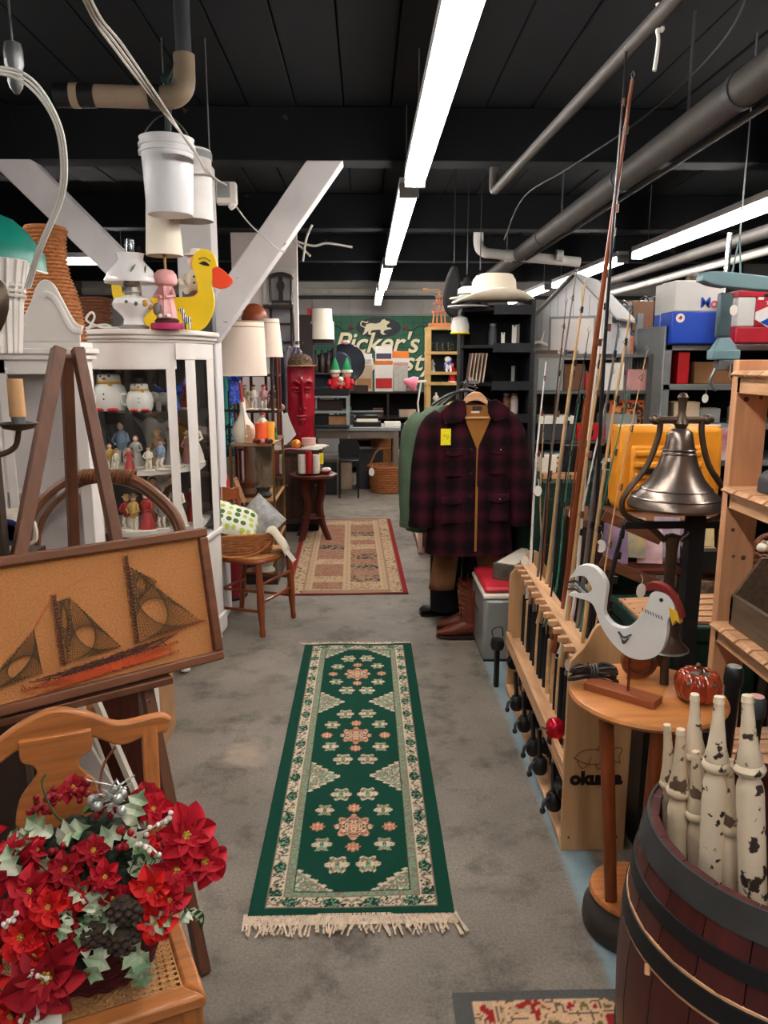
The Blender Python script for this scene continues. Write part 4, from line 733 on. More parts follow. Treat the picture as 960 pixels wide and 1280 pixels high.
# wicker fishing creel jug, small basket, coils on the hutch side
t = thing('wicker_jar', 'tall wicker covered jar standing behind the hutch pediment', 'basket', (-1.31,3.35,1.44))
b = B(); pf = [(.0,0),(.12,0),(.125,.1),(.125,.25),(.118,.35),(.1,.44),(.078,.5),(.07,.58),(.072,.64),(.082,.69),(.078,.695),(.066,.65)]; b.lathe(pf, n=26); 
b.build('body', WICK, t)
b = B()
for k in range(46):
    z = .02+k*.015; 
    for j in range(len(pf)-1):
        if pf[j][1] <= z <= pf[j+1][1] and pf[j+1][1] > pf[j][1] and j < 9:
            rr = pf[j][0]+(pf[j+1][0]-pf[j][0])*(z-pf[j][1])/(pf[j+1][1]-pf[j][1])
            b.tube([((rr+.003*(1 if (a+k) % 2 else -1))*math.cos(a*2*PI/36),(rr+.003*(1 if (a+k) % 2 else -1))*math.sin(a*2*PI/36),z) for a in range(37)],.006,4,cap=False); break
b.build('woven_strands', WICK, t)['kind'] = 'stuff'
B().tube(bez([(.02,-.125,.44),(.03,-.14,.37),(.01,-.15,.3)]),.008,6).build('leather_strap', BROWN, t)
t = thing('plinth_stand', 'plain white stand behind the hutch carrying the wicker jar', 'stand', (-1.33,3.35,0)); B().bb(-.12,.12,-.11,.13,0,1.41).build('body', WHITE, t, bevel=.005); B().bb(-.13,.13,-.12,.14,1.41,1.44).build('top', WHITE, t, bevel=.005)
t = thing('small_wicker_box', 'small brown wicker box right of the tall wicker jar', 'basket', (-1.335,3.95,ZT)); B().bb(-.05,.06,-.06,.06,0,.16).build('body', DWICK, t, bevel=.01)
b = B()
for k in range(10): b.tube([(-.053,-.063,.01+.016*k),(.063,-.063,.01+.016*k),(.063,.063,.01+.016*k)],.005,5)
b.build('weave', DWICK, t)['kind'] = 'stuff'
t = thing('picture_frame', 'small framed picture leaning behind the milk glass lamp', 'picture frame', (-1.2,4.1,ZT), -.2); B().bb(-.06,.06,0,.012,0,.34).build('frame', GREYP, t, bevel=.003); B().bb(-.05,.05,-.004,0,.015,.325).build('print', mat('pale_print', (170,170,176), rough=.5, rgb2=(110,130,150), sc=18, var=.2), t)
t = thing('wire_coil', 'loose coil of white wire on the cabinet top by the hutch', 'wire', (-1.3,3.8,ZT+.005)); B().tube(bez([(-.02,0,.0),(.02,-.02,.05),(.0,0,.075),(-.03,.01,.04),(.03,.0,.01),(.09,-.02,.004),(.14,.02,.004)]),.0055,6).build('wire', STRING, t); B().tube(bez([(-.04,0,.0),(.05,.03,.02),(.1,.0,.0)]),.0055,6).build('loop', STRING, t)
# hanging white buckets
BK = mat('white_bucket', (224,224,226), rough=.35, var=.05, sc=4, wear=((150,140,130), .76, 6))
def bucket(label, loc, r, h, grip=True):
    t = thing('plastic_bucket', label, 'bucket', loc); b = B()
    b.lathe([(0,0),(r*.84,0),(r*.88,.01),(r*.97,h*.8),(r*1.04,h*.8),(r*1.05,h*.83),(r*.98,h*.84),(r*.99,h*.88),(r*1.06,h*.88),(r*1.07,h*.92),(r*1.0,h*.93),(r*1.02,h*.99),(r*1.04,h),(r*.97,h),(r*.86,.03),(0,.02)], n=30); b.build('body', BK, t)
    if grip: B().tube(bez([(-r*1.03,0,h*.85),(-r*.7,-.01,h*1.12),(0,-.01,h*1.3),(r*.7,-.01,h*1.12),(r*1.03,0,h*.85)]),.003,6).build('bail_handle', STEEL, t)
    for s in (-1,1): B().cyl((s*r*1.0,0,h*.83),(s*r*1.08,0,h*.83),.014).build('handle_ear', BK, t)
bucket('white plastic bucket hanging upright from the ceiling pipe', (-.808,3.4,2.19), .107, .295)
tag(B().tube(bez([(-.79,3.35,2.475),(-.785,3.35,2.55),(-.775,3.33,2.64),(-.74,3.25,2.7),(-.76,3.2,2.64)]), .014, 8).build('hose', mat('green_hose', (34,52,46), rough=.5)), 'dark green hose tying the white bucket to the pipe', 'hose')
t = thing('pipe_sleeve', 'pale plastic cylinder hanging behind the white bucket', 'cylinder', (-.79,3.72,2.22)); B().lathe([(.1,0),(.1,.3),(.095,.3),(.095,0)], n=26).build('sleeve', mat('pale_plastic', (214,208,204), rough=.5), t); B().lathe([(.104,.26),(.104,.29),(.1,.29)], n=26).build('rim_band', GREYP, t)
for x in (-.095,.095): B().cyl((x,0,.28),(x,0,.76),.003,n=5).build('hanging_wire', STEEL, t)
# green lamp shade and enamel scale at the upper left edge
t = thing('enamel_lampshade', 'teal enamel shade leaning at the upper left edge', 'lampshade', (-1.2,2.62,1.94)); b = B(); b.at((0,0,0), ry=R(22)).lathe([(.17,0),(.15,.05),(.08,.1),(.03,.12),(.028,.118),(.076,.095),(.146,.045),(.166,0)], n=30); b.build('shade', mat('teal_enamel', (18,116,100), rough=.35, var=.06), t); b = B(); b.at((0,0,0), ry=R(22)).lathe([(.17,-.003),(.174,.0),(.17,.004)], n=30); b.build('white_rim', WHITE, t)
t = thing('white_wicker_stand', 'white wicker basket tied with cord at the left edge', 'basket', (-1.13,2.45,1.62))
b = B(); b.lathe([(.06,0),(.075,.15),(.1,.27),(.105,.275),(.096,.27),(.07,.15),(.055,0)], n=22); b.build('body', STRING, t)
b = B()
for k in range(18): a = 2*PI*k/18; b.tube([(.062*math.cos(a),.062*math.sin(a),.0),(.078*math.cos(a),.078*math.sin(a),.15),(.104*math.cos(a),.104*math.sin(a),.272)],.006,5)
b.build('ribs', WHITE, t)['kind'] = 'stuff'
b = B(); 
for z in (.17,.185,.2): b.tube([(.088*math.cos(a*2*PI/24),.088*math.sin(a*2*PI/24),z+.004*math.sin(a*3)) for a in range(25)],.006,5,cap=False)
b.build('cord_binding', CORDM, t)
# ================================================================== MID LEFT
# ---- cherry chair turned to the right
t = thing('side_chair', 'cherry wood side chair facing right with a basket on its seat', 'chair', (-.685, 4.55, 0), R(66))
B().prism(bez2([(-.2,.17),(-.215,0),(-.19,-.15),(0,-.2),(.19,-.15),(.215,0),(.2,.17),(0,.185),(-.2,.17)],5)[:-1], .435,.458, plane='xy').build('seat', CHERRY, t, bevel=.008)
B().prism(bez2([(-.17,.14),(-.18,0),(-.16,-.13),(0,-.17),(.16,-.13),(.18,0),(.17,.14),(0,.15),(-.17,.14)],5)[:-1], .456,.462, plane='xy').build('caned_panel', CANE, t)
for s in (-1,1):
    B().tube(bez([(s*.17,-.14,.435),(s*.178,-.15,.3),(s*.18,-.155,.16),(s*.182,-.16,.06),(s*.185,-.165,0)],3), [.018,.019,.02,.021,.022,.023,.022,.02,.017,.015,.016,.018,.014], 10).build('leg', CHERRYZ, t)
    B().tube([(s*.18,.22,0),(s*.175,.17,.44)],[.016,.019],10).build('leg', CHERRYZ, t); B().tube([(s*.175,.17,.44),(s*.18,.2,.62),(s*.19,.235,.8)],[.019,.018,.016],10).build('back_post', CHERRYZ, t)
    for z in (.15,.27): B().cyl((s*.18,-.155,z),(s*.178,.2,z-.01),.009,n=8).build('stretcher', CHERRY, t)
for z in (.2,.31): B().cyl((-.18,-.152,z),(.18,-.152,z),.009,n=8).build('stretcher', CHERRY, t)
B().cyl((-.178,.19,.22),(.178,.19,.22),.009,n=8).build('stretcher', CHERRY, t)
B().prism(bez2([(-.215,.79),(-.19,.815),(-.14,.81),(-.09,.825),(0,.84),(.09,.825),(.14,.81),(.19,.815),(.215,.79)],4)+bez2([(.205,.745),(.17,.735),(.1,.745),(0,.75),(-.1,.745),(-.17,.735),(-.205,.745)],4), .222,.242).build('crest_rail', CHERRY, t, bevel=.004)
# ---- rectangular basket, cushions
t = thing('market_basket', 'shallow rectangular wicker basket on the cherry chair seat', 'basket', (-.735,4.52,.464), R(14))
bo = [(-.17,-.09),(.17,-.09),(.17,.09),(-.17,.09)]; b = B(); 
b.add([(x*k,y*k,z) for k,z in ((.85,0),(1,.115),(.96,.115),(.82,.008)) for x,y in bo], [(0,1,2,3),(12,13,14,15)]+[(r*4+k,r*4+(k+1)%4,(r+1)*4+(k+1)%4,(r+1)*4+k) for r in range(3) for k in range(4)]); b.build('body', WICK, t)
for i in range(7):
    z = .012+i*.016; k = .86+.14*z/.115; o = B().tube([(x*k*1.01,y*k*1.02,z+.002*(i%2)) for x,y in bo+bo[:1]],.0085,6,cap=False).build('splint', WICK, t)
for i in range(8):
    x = -.14+.04*i; B().bar((x*.87,-.082,.005),(x,-.0945,.115),.012,.003,up=(0,1,0)).build('stake', WICK, t)
B().tube([(x*1.02,y*1.03,.118) for x,y in bo+bo[:1]],.009,6,cap=False).build('rim', OAK, t)
B().tube(bez([(-.175,.0,.07),(-.16,-.1,.02),(-.05,-.125,-.0),(.07,-.12,.02),(.15,-.1,.08),(.172,0,.1)],6),.009,6,flat=.4).build('handle', OAK, t)
def cushion(name, label, loc, w, h, th, m, rx, ry, rz):
    t = thing(name, label, 'cushion', loc, rz, rx=rx, ry=ry); n = 14; b = B(); vs = []; 
    for sgn in (-1,1):
        for j in range(n+1):
            for i in range(n+1):
                u, v = 2*i/n-1, 2*j/n-1; e = (1-u**4)*(1-v**4); pin = 1-.06*(1-abs(u))*0-.07*(1-u*u)*abs(v)-.07*(1-v*v)*abs(u)*0
                vs.append((u*w/2*(1-.08*(1-v*v)*u*u*0-.06*(1-abs(v))*abs(u)), sgn*th/2*e**.6, v*h/2*(1-.06*(1-abs(u))*abs(v))))
    m_ = (n+1)**2; fs = [(s*m_+j*(n+1)+i, s*m_+j*(n+1)+i+1, s*m_+(j+1)*(n+1)+i+1, s*m_+(j+1)*(n+1)+i) for s in (0,1) for j in range(n) for i in range(n)]
    b.add(vs, fs); b.build('cover', m, t); ring = [(-w/2,0,-h/2),(w/2,0,-h/2),(w/2,0,h/2),(-w/2,0,h/2),(-w/2,0,-h/2)]; B().tube([Vector(p)*.995 for p in ring],.003,5,cap=False).build('piping', BONE, t); return t
def _dots(nt, N, L):
    p = N['Principled BSDF']; p.inputs['Roughness'].default_value = .85; tc = N.new('ShaderNodeTexCoord'); mp = N.new('ShaderNodeMapping'); L.new(tc.outputs['Object'], mp.inputs[0]); mp.inputs['Scale'].default_value = (22,0,22)
    vo = N.new('ShaderNodeTexVoronoi'); vo.inputs['Randomness'].default_value = .25; vo.inputs['Scale'].default_value = 1; L.new(mp.outputs[0], vo.inputs['Vector'])
    r = N.new('ShaderNodeValToRGB'); L.new(vo.outputs['Distance'], r.inputs[0]); r.color_ramp.elements[0].position = .36; r.color_ramp.elements[1].position = .39; r.color_ramp.elements[0].color = (0,0,0,1)
    h = N.new('ShaderNodeValToRGB'); L.new(vo.outputs['Color'], h.inputs[0]); e = h.color_ramp.elements; e[0].color = (*lin((70,110,40)),1); e[0].position = .45; e[1].color = (*lin((190,200,80)),1); e[1].position = .5
    mx = N.new('ShaderNodeMix'); mx.data_type = 'RGBA'; L.new(r.outputs[0], mx.inputs[0]); L.new(h.outputs[0], mx.inputs[6]); mx.inputs[7].default_value = (*lin((232,232,214)),1); L.new(mx.outputs[2], p.inputs['Base Color'])
cushion('dotted_cushion', 'white cushion with green and yellow polka dots in the basket', (-.79,4.53,.655), .3, .24, .1, fixed('polka_dots', _dots), R(-52), R(20), R(10))
cushion('grey_cushion', 'white cushion with grey print standing behind the dotted cushion', (-.645,4.62,.64), .24, .22, .08, mat('grey_toile', (206,204,200), rough=.85, sc=24, rgb2=(150,150,152), var=.06), R(-18), R(38), R(-25))
t = thing('linen_cloth', 'folded cream linen hanging over the basket end with a tag', 'cloth', (-.55,4.5,.46))
cloth(10,10, lambda u,v: (-.05+.12*u+.02*math.sin(4*v), -.06+.16*v, .13+.03*math.sin(5*v)-(.12*max(0,u-.35)**1.3)*2.0+.008*math.sin(9*u)), 'drape', mat('cream_linen', (222,208,184), rough=.9), t)
B().bar((.075,-.05,.03),(.125,-.075,-.03),.028,.001,up=(0,-1,0)).build('paper_tag', PAPER, t)
# ---- red umbrella stand and extinguisher behind the chair
t = thing('umbrella_stand', 'dark red metal umbrella stand on the floor behind the cherry chair', 'stand', (-.955,5.12,0)); B().lathe([(0,0),(.13,0),(.13,.02),(.11,.3),(.085,.62),(.095,.64),(.085,.64),(.08,.61),(0,.05)], n=24).build('body', DRED, t); B().lathe([(.132,.0),(.136,.012),(.13,.024)], n=24).build('foot_ring', BLACK, t)
t = thing('fire_extinguisher', 'bright red fire extinguisher hanging beside the china cabinet', 'extinguisher', (-.945,4.86,.56))
B().lathe([(0,0),(.07,0),(.075,.01),(.075,.28),(.06,.33),(.03,.36),(.028,.38)], n=24).build('cylinder', RED, t); B().cyl((0,0,.37),(0,0,.42),.022).build('valve', BRASS, t); B().bar((-.02,0,.42),(.06,-.02,.46),.016,.01).build('lever', BLACK, t); B().bar((-.02,0,.41),(.06,-.02,.42),.016,.01).build('carry_handle', BLACK, t)
B().tube(bez([(-.02,-.01,.4),(-.07,-.05,.38),(-.08,-.065,.2),(-.07,-.07,.05)]),.01,7).build('hose', BLACK, t); B().bb(-.03,.03,-.0765,-.07,.1,.24).build('label_plate', WHITE, t)
t = thing('wood_tag', 'pale wooden ruler leaning by the red extinguisher', 'ruler', (-.82,4.9,.7)); B().bar((-.02,0,.16),(.04,-.02,.0),.026,.005,up=(0,-1,0)).build('stick', PINE, t); B().cyl((-.026,-.006,.19),(-.026,.006,.19),.004).build('eyelet', BRASS, t)
# ---- clothes rail with teal robe and blue print
t = thing('clothes_rail', 'black clothes rail left of the lampshades', 'rack', (-1.16,5.8,0)); B().cyl((-.25,0,1.78),(.14,0,1.78),.011).build('rail', BLACK, t)
for x in (-.25,.14): B().cyl((x,0,0.015),(x,0,1.78),.011).build('post', BLACK, t); B().bar((x,-.18,.012),(x,.18,.012),.025,.024).build('foot', BLACK, t)
def _print(c1, c2, s, th=.5):
    def f(nt, N, L):
        p = N['Principled BSDF']; p.inputs['Roughness'].default_value = .8; tc = N.new('ShaderNodeTexCoord'); n = N.new('ShaderNodeTexNoise'); n.inputs['Scale'].default_value = s; n.inputs['Distortion'].default_value = 2.5; L.new(tc.outputs['Object'], n.inputs['Vector'])
        r = N.new('ShaderNodeValToRGB'); L.new(n.outputs['Fac'], r.inputs[0]); e = r.color_ramp.elements; e[0].position = th; e[1].position = th+.05; e[0].color = (*lin(c1),1); e[1].color = (*lin(c2),1); L.new(r.outputs[0], p.inputs['Base Color'])
    return f
def garment(label, loc, w0, w1, h, m, rz=0, z0=0, name='hanging_garment', d=.035, sleeves=True):
    t = thing(name, label, 'garment', loc, rz); b = B(); n, k = 30, 12; vs = []
    for j in range(k+1):
        f = j/k; w = (w0+(w1-w0)*f)*(1 if f > .1 else .35+6.5*f); 
        for i in range(n): a = 2*PI*i/n; vs.append((w/2*math.cos(a), (d*(.6+.8*f))*math.sin(a)*(1+.35*math.sin(5*a+2*f))+.004*math.sin(20*f+a), -h*f))
    b.add(vs, [(j*n+i,j*n+(i+1)%n,(j+1)*n+(i+1)%n,(j+1)*n+i) for j in range(k) for i in range(n)]+[tuple(range(n))]); b.build('cloth', m, t)
    if sleeves:
        for s in (-1,1): B().tube([(s*w0*.42,0,-h*.1),(s*w0*.58,-.01,-h*.3),(s*w0*.62,-.03,-h*.62)],[.05,.045,.038],10).build('sleeve', m, t)
    B().tube(bez([(-w0*.35,0,-.05),(0,0,.005),(w0*.35,0,-.05)]),.007,6).build('hanger', BONE, t); B().tube(bez([(0,0,.0),(0,0,.03),(.015,0,.045),(.02,0,.03)]),.003,5).build('hook', CHROME, t); return t
garment('teal green robe hanging on the rail next to the china cabinet', (-1.15,5.74,1.74), .17,.2,.98, mat('teal_cloth', (36,134,138), rough=.8, rgb2=(70,150,110), sc=3, var=.2), rz=.3)
garment('blue patterned shirt hanging beside the teal robe', (-1.04,5.8,1.74), .15,.24,.46, fixed('blue_print', _print((20,50,170),(110,140,220),40,.52)), rz=.2)
garment('dark striped scarf dress hanging under the blue shirt', (-1.07,5.86,1.5), .14,.16,.62, fixed('teal_stripe', _print((30,70,110),(70,170,170),18)), rz=.1, sleeves=False)
t = thing('broom_handle', 'tan wooden broom leaning against the clothes rail', 'broom', (-1.04,5.55,0)); B().tube([(.02,-.06,.14),(-.02,.0,1.46)],.011,8).build('handle', CARD, t); B().prism([(-.08,0),(.08,0),(.04,.16),(-.02,.17)], -.08,-.04).build('bristles', mat('straw', (190,160,90), rough=.9, sc=40, st=(6,6,1)), t)
# ---- glass display case with curios
t = thing('display_case', 'glass sided display case behind the cherry chair', 'display case', (-.8,5.72,0))
for x in (-.15,.15):
    for y in (-.32,.32): B().bb(x-.008,x+.008,y-.008,y+.008,.03,1.02).build('corner_post', BRASS, t)
for z in (.3,.62,1.02): B().bb(-.158,.158,-.328,.328,z-.014,z).build('glass_shelf' if z < 1 else 'top_panel', CARD if z < 1 else mat('case_top', (150,118,84), rough=.3), t)
B().bb(-.16,.16,-.33,.33,0,.06).build('plinth', DWOOD, t); B().bb(-.148,.148,-.3245,-.3215,.06,1.0).build('glass_pane', GLASS, t); B().bb(.1465,.1495,-.31,.31,.06,1.0).build('glass_pane', GLASS, t); B().bb(-.15,.15,.322,.326,.06,1.0).build('back_panel', mat('case_back', (150,128,108), rough=.7), t)
for i, (x, y, z, s, m_, l) in enumerate(((-.84,5.55,.621,.1,BROWN,'brown carved curio on the upper shelf of the glass case'),(-.74,5.5,.621,.07,DGREY,'dark folded fan on the upper shelf of the glass case'),(-.78,5.5,.301,.09,mat('dried_grass', (170,140,90), rough=.9),'tan dried grass bundle on the lower shelf of the glass case'),(-.73,5.46,.301,.07,CREAM,'pale shell on the lower shelf of the glass case'),(-.86,5.47,.301,.08,TAN,'tan shell left on the lower shelf of the glass case'),(-.74,5.46,.061,.09,CREAM,'stack of pale dishes at the bottom of the glass case'),(-.85,5.46,.061,.08,BROWN,'brown bowl at the bottom of the glass case'))):
    t = thing('curio', l, 'curio', (x,y,z)); B().lathe([(0,0),(s*.5,0),(s*.7,s*.3),(s*.45,s*.7),(s*.6,s*1.1),(s*.5,s*1.1),(0,s*.6)], n=10, sx=1.2, wob=.1*(i % 2)).build('bowl', m_, t); B().sph((0,0,s*.9),(s*.5,s*.3,s*.35),8).build('content', m_, t)
# things on the case
t = thing('table_lamp', 'white gourd table lamp with a large pale drum shade', 'lamp', (-.868,5.5,1.021)); B().lathe([(0,0),(.06,0),(.075,.03),(.085,.08),(.07,.13),(.04,.17),(.022,.22),(.018,.3),(.012,.32)], n=24).build('base', CREAM, t); B().cyl((0,0,.3),(0,0,.6),.006).build('stem', BRASS, t)
SH2 = mat('blush_shade', (232,212,196), rough=.8, var=.03); B().lathe([(.178,.47),(.166,.83),(.163,.83),(.175,.47)], n=36).build('shade', SH2, t)
for z, r_ in ((.835,.1675),(.8,.168)): B().lathe([(r_,z-.004),(r_+.0025,z),(r_,z+.004)], n=36).build('trim_band', TAN, t)
b = B()
for j in range(6): b.sph((-.13+.02*math.cos(j*1.1),-.115,.77+.02*math.sin(j*1.1)),(.014,.008,.014),7)
b.build('flower_spray', mat('sage_flowers', (150,150,110), rough=.8, rgb2=(230,220,205), sc=30), t); B().lathe([(.165,.6),(.01,.6),(.01,.605)], n=16).build('shade_spider', BRASS, t)
t = thing('floor_lamp', 'dark floor lamp whose tall pale shade stands behind the big drum shade', 'lamp', (-.71,5.95,0)); B().lathe([(0,.0),(.07,0),(.07,.01),(.01,.03),(0,.03)], n=20).build('base', DWOOD, t); B().cyl((0,0,.02),(0,0,1.66),.012,n=10).build('pole', DWOOD, t); B().lathe([(.1,1.62),(.075,1.9),(.073,1.9),(.098,1.62)], n=28, c=(-.01,0,0)).build('shade', SH2, t); B().lathe([(.077,1.865),(.079,1.87),(.077,1.875)], n=28, c=(-.01,0,0)).build('trim_band', TAN, t)
t = thing('wooden_bowl', 'round brown wooden bowl on a high shelf behind the drum shade', 'bowl', (-.87,6.2,1.83)); b = B(); b.at((0,0,.11), rx=R(78)).lathe([(0,.03),(.06,.025),(.09,.0),(.1,-.03),(.09,-.03),(.05,.0),(0,.01)], n=26); b.build('bowl', mat('red_brown_bowl', (140,70,40), rough=.35), t); b = B(); b.at((0,0,.11), rx=R(78)).lathe([(.088,-.032),(.102,-.034),(.1,-.024)], n=26); b.build('rim', MAHOG, t)
t = thing('rattan_shelf', 'dark rattan shelf unit behind the white gourd lamp', 'shelf', (-.86,6.22,0))
for x in (-.17,-.06,.06,.17): B().cyl((x,.08,0),(x,.08,1.8),.012,n=8).build('post', MAHOG, t)
for x in (-.17,.17): B().cyl((x,-.1,0),(x,-.1,1.8),.012,n=8).build('post', MAHOG, t)
for z in (.4,.9,1.2,1.48,1.81): B().bb(-.18,.18,-.11,.1,z-.01,z+.01).build('shelf', DWOOD, t)
for i, (x, z, m_) in enumerate(((-.95,1.21,TAN),(-.88,1.21,CREAM),(-.8,1.21,PINK),(-.73,1.21,BROWN),(-.93,.91,CREAM),(-.82,.91,REDG),(-.73,.91,TAN))): fig(('tan','cream','pink','brown','cream seated','red','tan capped')[i]+' figurine on the '+('upper' if z > 1 else 'lower')+' level of the rattan shelf', (x,6.14,z+.001), .2, m_, hat=(None,BROWN,RED)[i%3], kind=('lady','man','sit')[i%3])
t = thing('canoe_paddle', 'red topped white paddle leaning on the rattan shelf', 'paddle', (-.83,5.4,1.03)); B().tube([(0,.0,.04),(-.04,.06,.36)],.009,8).build('shaft', BONE, t); B().tube([(-.03,.045,.28),(-.045,.068,.41)],.012,8).build('grip', REDG, t); B().prism([(-.015,0),(.03,.0),(.022,.12),(.0,.13)],-.006,.006).build('blade', PINE, t)
t = thing('wire_basket', 'black wire wall basket hanging below the blue shirt', 'basket', (-.98,5.62,1.12))
for z in (0,.12): B().tube([(-.08,-.04,z),(.08,-.04,z),(.08,.05,z),(-.08,.05,z),(-.08,-.04,z)],.006,6,cap=False).build('rim_wire', BLACK, t)
for x in (-.08,0,.08): B().cyl((x,-.04,0),(x,-.04,.26 if x == 0 else .12),.005,n=6).build('upright_wire', BLACK, t)
CAND = {'orange':mat('orange_candle', (236,92,40), rough=.5, var=.05),'yellow':mat('amber_candle', (240,160,50), rough=.5, var=.05)}
def candle(label, loc, r, h, m, group=None, taper=None):
    t = thing('candle', label, 'candle', loc, group=group); B().lathe([(0,0),(r,0),(r,h*.96),(r*.95,h),(r*.6,h*.985),(0,h*.975)] if not taper else [(0,0),(r,0),(r,h*.8),(r*.6,h*.9),(r*.2,h*.97),(0,h)], n=18).build('wax', m, t); B().cyl((0,0,h*.97),(0,0,h*1.05),.0015,n=5).build('wick', BLACK, t)
candle('orange pillar candle on the glass display case', (-.735,5.42,1.021), .04,.145, CAND['orange']); candle('amber yellow pillar candle beside the orange one', (-.68,5.47,1.021), .035,.15, CAND['yellow'])
t = thing('cone_wreath', 'small wreath of pine cones in front of the orange candle', 'wreath', (-.725,5.4,1.021)); 
for k in range(13): a = 2*PI*k/13; B().sph((.06*math.cos(a),.022+.02*math.sin(a)-.02,.018+.004*(k%3)),(.017,.015,.016),7).build('pine_cone', (CONE,PINK,DRED)[k%3], t)
fig('snowman figurine with a red scarf on the glass case', (-.76,5.72,1.021), .2, CREAM, head=CREAM, hat=RED); fig('small green figurine at the right end of the glass case', (-.665,5.62,1.021), .13, GREEN, hat=CREAM)
t = thing('paper_star', 'bright white folded paper star standing by the red mask', 'decoration', (-.76,7.33,.782)); b = B(); b.prism([(-.1,.0),(-.06,.12),(-.075,.3),(.02,.33),(.05,.24),(.1,.12),(.02,.03)], -.012,.012); b.build('star', WGLZ, t, bevel=.004); B().bar((-.03,.012,.0),(-.03,.012,.2),.03,.01).build('prop', WGLZ, t)
t = thing('ceramic_cup', 'tan ceramic cup on a stand between the lamp pole and mask', 'cup', (-.84,7.45,.782)); B().lathe([(0,.0),(.04,0),(.03,.2),(.05,.22),(.05,.33),(.045,.33),(0,.24)], n=16).build('cup', CREAM, t); B().sph((0,0,.37),(.07,.06,.045),10).build('ball', TAN, t)
# ---- brown sideboard with clutter
t = thing('sideboard', 'dark brown sideboard behind the round plant table', 'sideboard', (-.66,7.4,0)); 
SB = wood('dark_sideboard', (66,42,32), 'x'); B().bb(-.3,.23,-.28,.28,.08,.745).build('body', SB, t); B().bb(-.32,.25,-.3,.3,.745,.78).build('top', SB, t, bevel=.004); B().bb(-.28,.21,-.26,.26,0,.08).build('plinth', BLACKM, t)
for x in (-.17,.1): B().bb(x-.12,x+.12,-.292,-.28,.14,.7).build('door', SB, t, bevel=.006); B().sph((x+.09,-.3,.45),.012,8).build('knob', BRASS, t)
t = thing('carved_mask', 'tall red carved wooden face mask standing upright', 'mask', (-.615,7.42,.781), R(12)); t.scale = (.98,1,1.22)
MR = mat('red_lacquer', (150,14,34), rough=.3, var=.15, coat=.3)
b = B(); n, k = 18, 22; vs = []
for j in range(k+1):
    z = .62*j/k; f = j/k; w = .075+.055*min(1,max(0,(f-.02)/.35))-(0 if f < .8 else .0)*1
    if .27 < f < .33: w -= .02
    for i in range(n+1):
        u = 2*i/n-1; y = -.065*math.sqrt(max(0,1-u*u*.96))
        y -= .05*math.exp(-(u/.13)**2)*(1 if .42 < f < .85 else 0)*(1.35-(f-.42)*1.5)
        y += .045*(math.exp(-((abs(u)-.45)/.2)**2-((f-.74)/.06)**2)); y -= .03*math.exp(-((abs(u)-.45)/.16)**2-((f-.745)/.03)**2)
        y -= .035*math.exp(-(u/.3)**2-((f-.37)/.022)**2)+.03*math.exp(-(u/.26)**2-((f-.325)/.018)**2); y -= .02*math.exp(-((f-.83)/.02)**2)*(1 if abs(u) > .12 else .4)
        if f < .27: y += .012*math.cos(abs(u)*26+f*40)*.6
        vs.append((u*w,y,z))
b.add(vs, [(j*(n+1)+i,j*(n+1)+i+1,(j+1)*(n+1)+i+1,(j+1)*(n+1)+i) for j in range(k) for i in range(n)]); b.bb(-.07,.07,-.02,.01,0,.04); b.build('face', MR, t); B().bb(-.12,.12,-.012,.0,.02,.6).build('back', MR, t)
for s in (-1,1):
    B().sph((s*.058,-.062,.455),(.036,.02,.013),12).build('eyelid', MR, t); B().tube(bez([(s*.018,-.085,.492),(s*.06,-.078,.512),(s*.105,-.045,.495)],5),.009,7).build('brow', MR, t); B().tube(bez([(s*.022,-.08,.435),(s*.06,-.07,.425),(s*.1,-.045,.44)],5),.005,6).build('eye_bag', MR, t); B().sph((s*.022,-.105,.3),(.016,.018,.013),10).build('nostril', MR, t)
    for k in range(4): B().tube([(s*.03,-.07,.13-.022*k),(s*.085,-.04,.165-.022*k)],.006,6).build('beard_ridge', MR, t)
b = B(); b.add([(-.012,-.07,.47),(.012,-.07,.47),(-.026,-.08,.3),(.026,-.08,.3),(0,-.09,.47),(0,-.145,.3),(0,-.12,.285)], [(0,4,5,2),(4,1,3,5),(2,5,6),(5,3,6)]); b.build('nose', MR, t)
B().sph((0,-.085,.242),(.05,.02,.014),12).build('upper_lip', MR, t); B().sph((0,-.085,.215),(.042,.02,.015),12).build('lower_lip', MR, t); B().sph((0,-.075,.53),(.009,.006,.014),8).build('forehead_stud', TIN, t)
t = thing('mask_cap', 'brown patterned cap on top of the red mask', 'hat', (-.615,7.42,1.542), R(12)); B().lathe([(.115,0),(.118,.04),(.1,.085),(.05,.11),(0,.115)], n=24, sy=.8).build('crown', fixed('cap_print', _print((60,44,32),(120,90,60),30)), t); B().prism(bez2([(-.14,-.02),(-.1,-.12),(0,-.15),(.1,-.12),(.14,-.02),(0,-.05),(-.14,-.02)],4)[:-1], .0,.01, plane='xy').build('brim', CARD, t)
t = thing('tin_stack', 'stack of two striped round tins in front of the mask', 'tin', (-.535,7.24,.781))
for z in (0,.05): B().lathe([(0,z),(.065,z),(.065,z+.036),(.068,z+.036),(.068,z+.048),(0,z+.048)], n=24).build('tin', mat('rose_tin', (222,176,164), rough=.4, var=.12, sc=3, st=(.2,.2,20)), t)
t = thing('papers', 'loose white papers at the front of the sideboard', 'papers', (-.5,7.17,.781)); 
for k in range(4): B().box((.02*k-.02,.02*k,.004+.008*k),(.2,.13,.006),rz=.3*k-.4).build('sheet', PAPER, t)
t = thing('red_cloth', 'red star patterned cloth hanging off the sideboard end', 'cloth', (-.74,7.14,.781)); cloth(10,6, lambda u,v: (-.14+.28*u, .06-.08*v-.0*u, .006-.05*max(0,v-.65)*3*0+.004*math.sin(12*u)), 'cloth', mat('red_star_cloth', (170,40,60), rough=.85, rgb2=(214,150,150), sc=20), t)
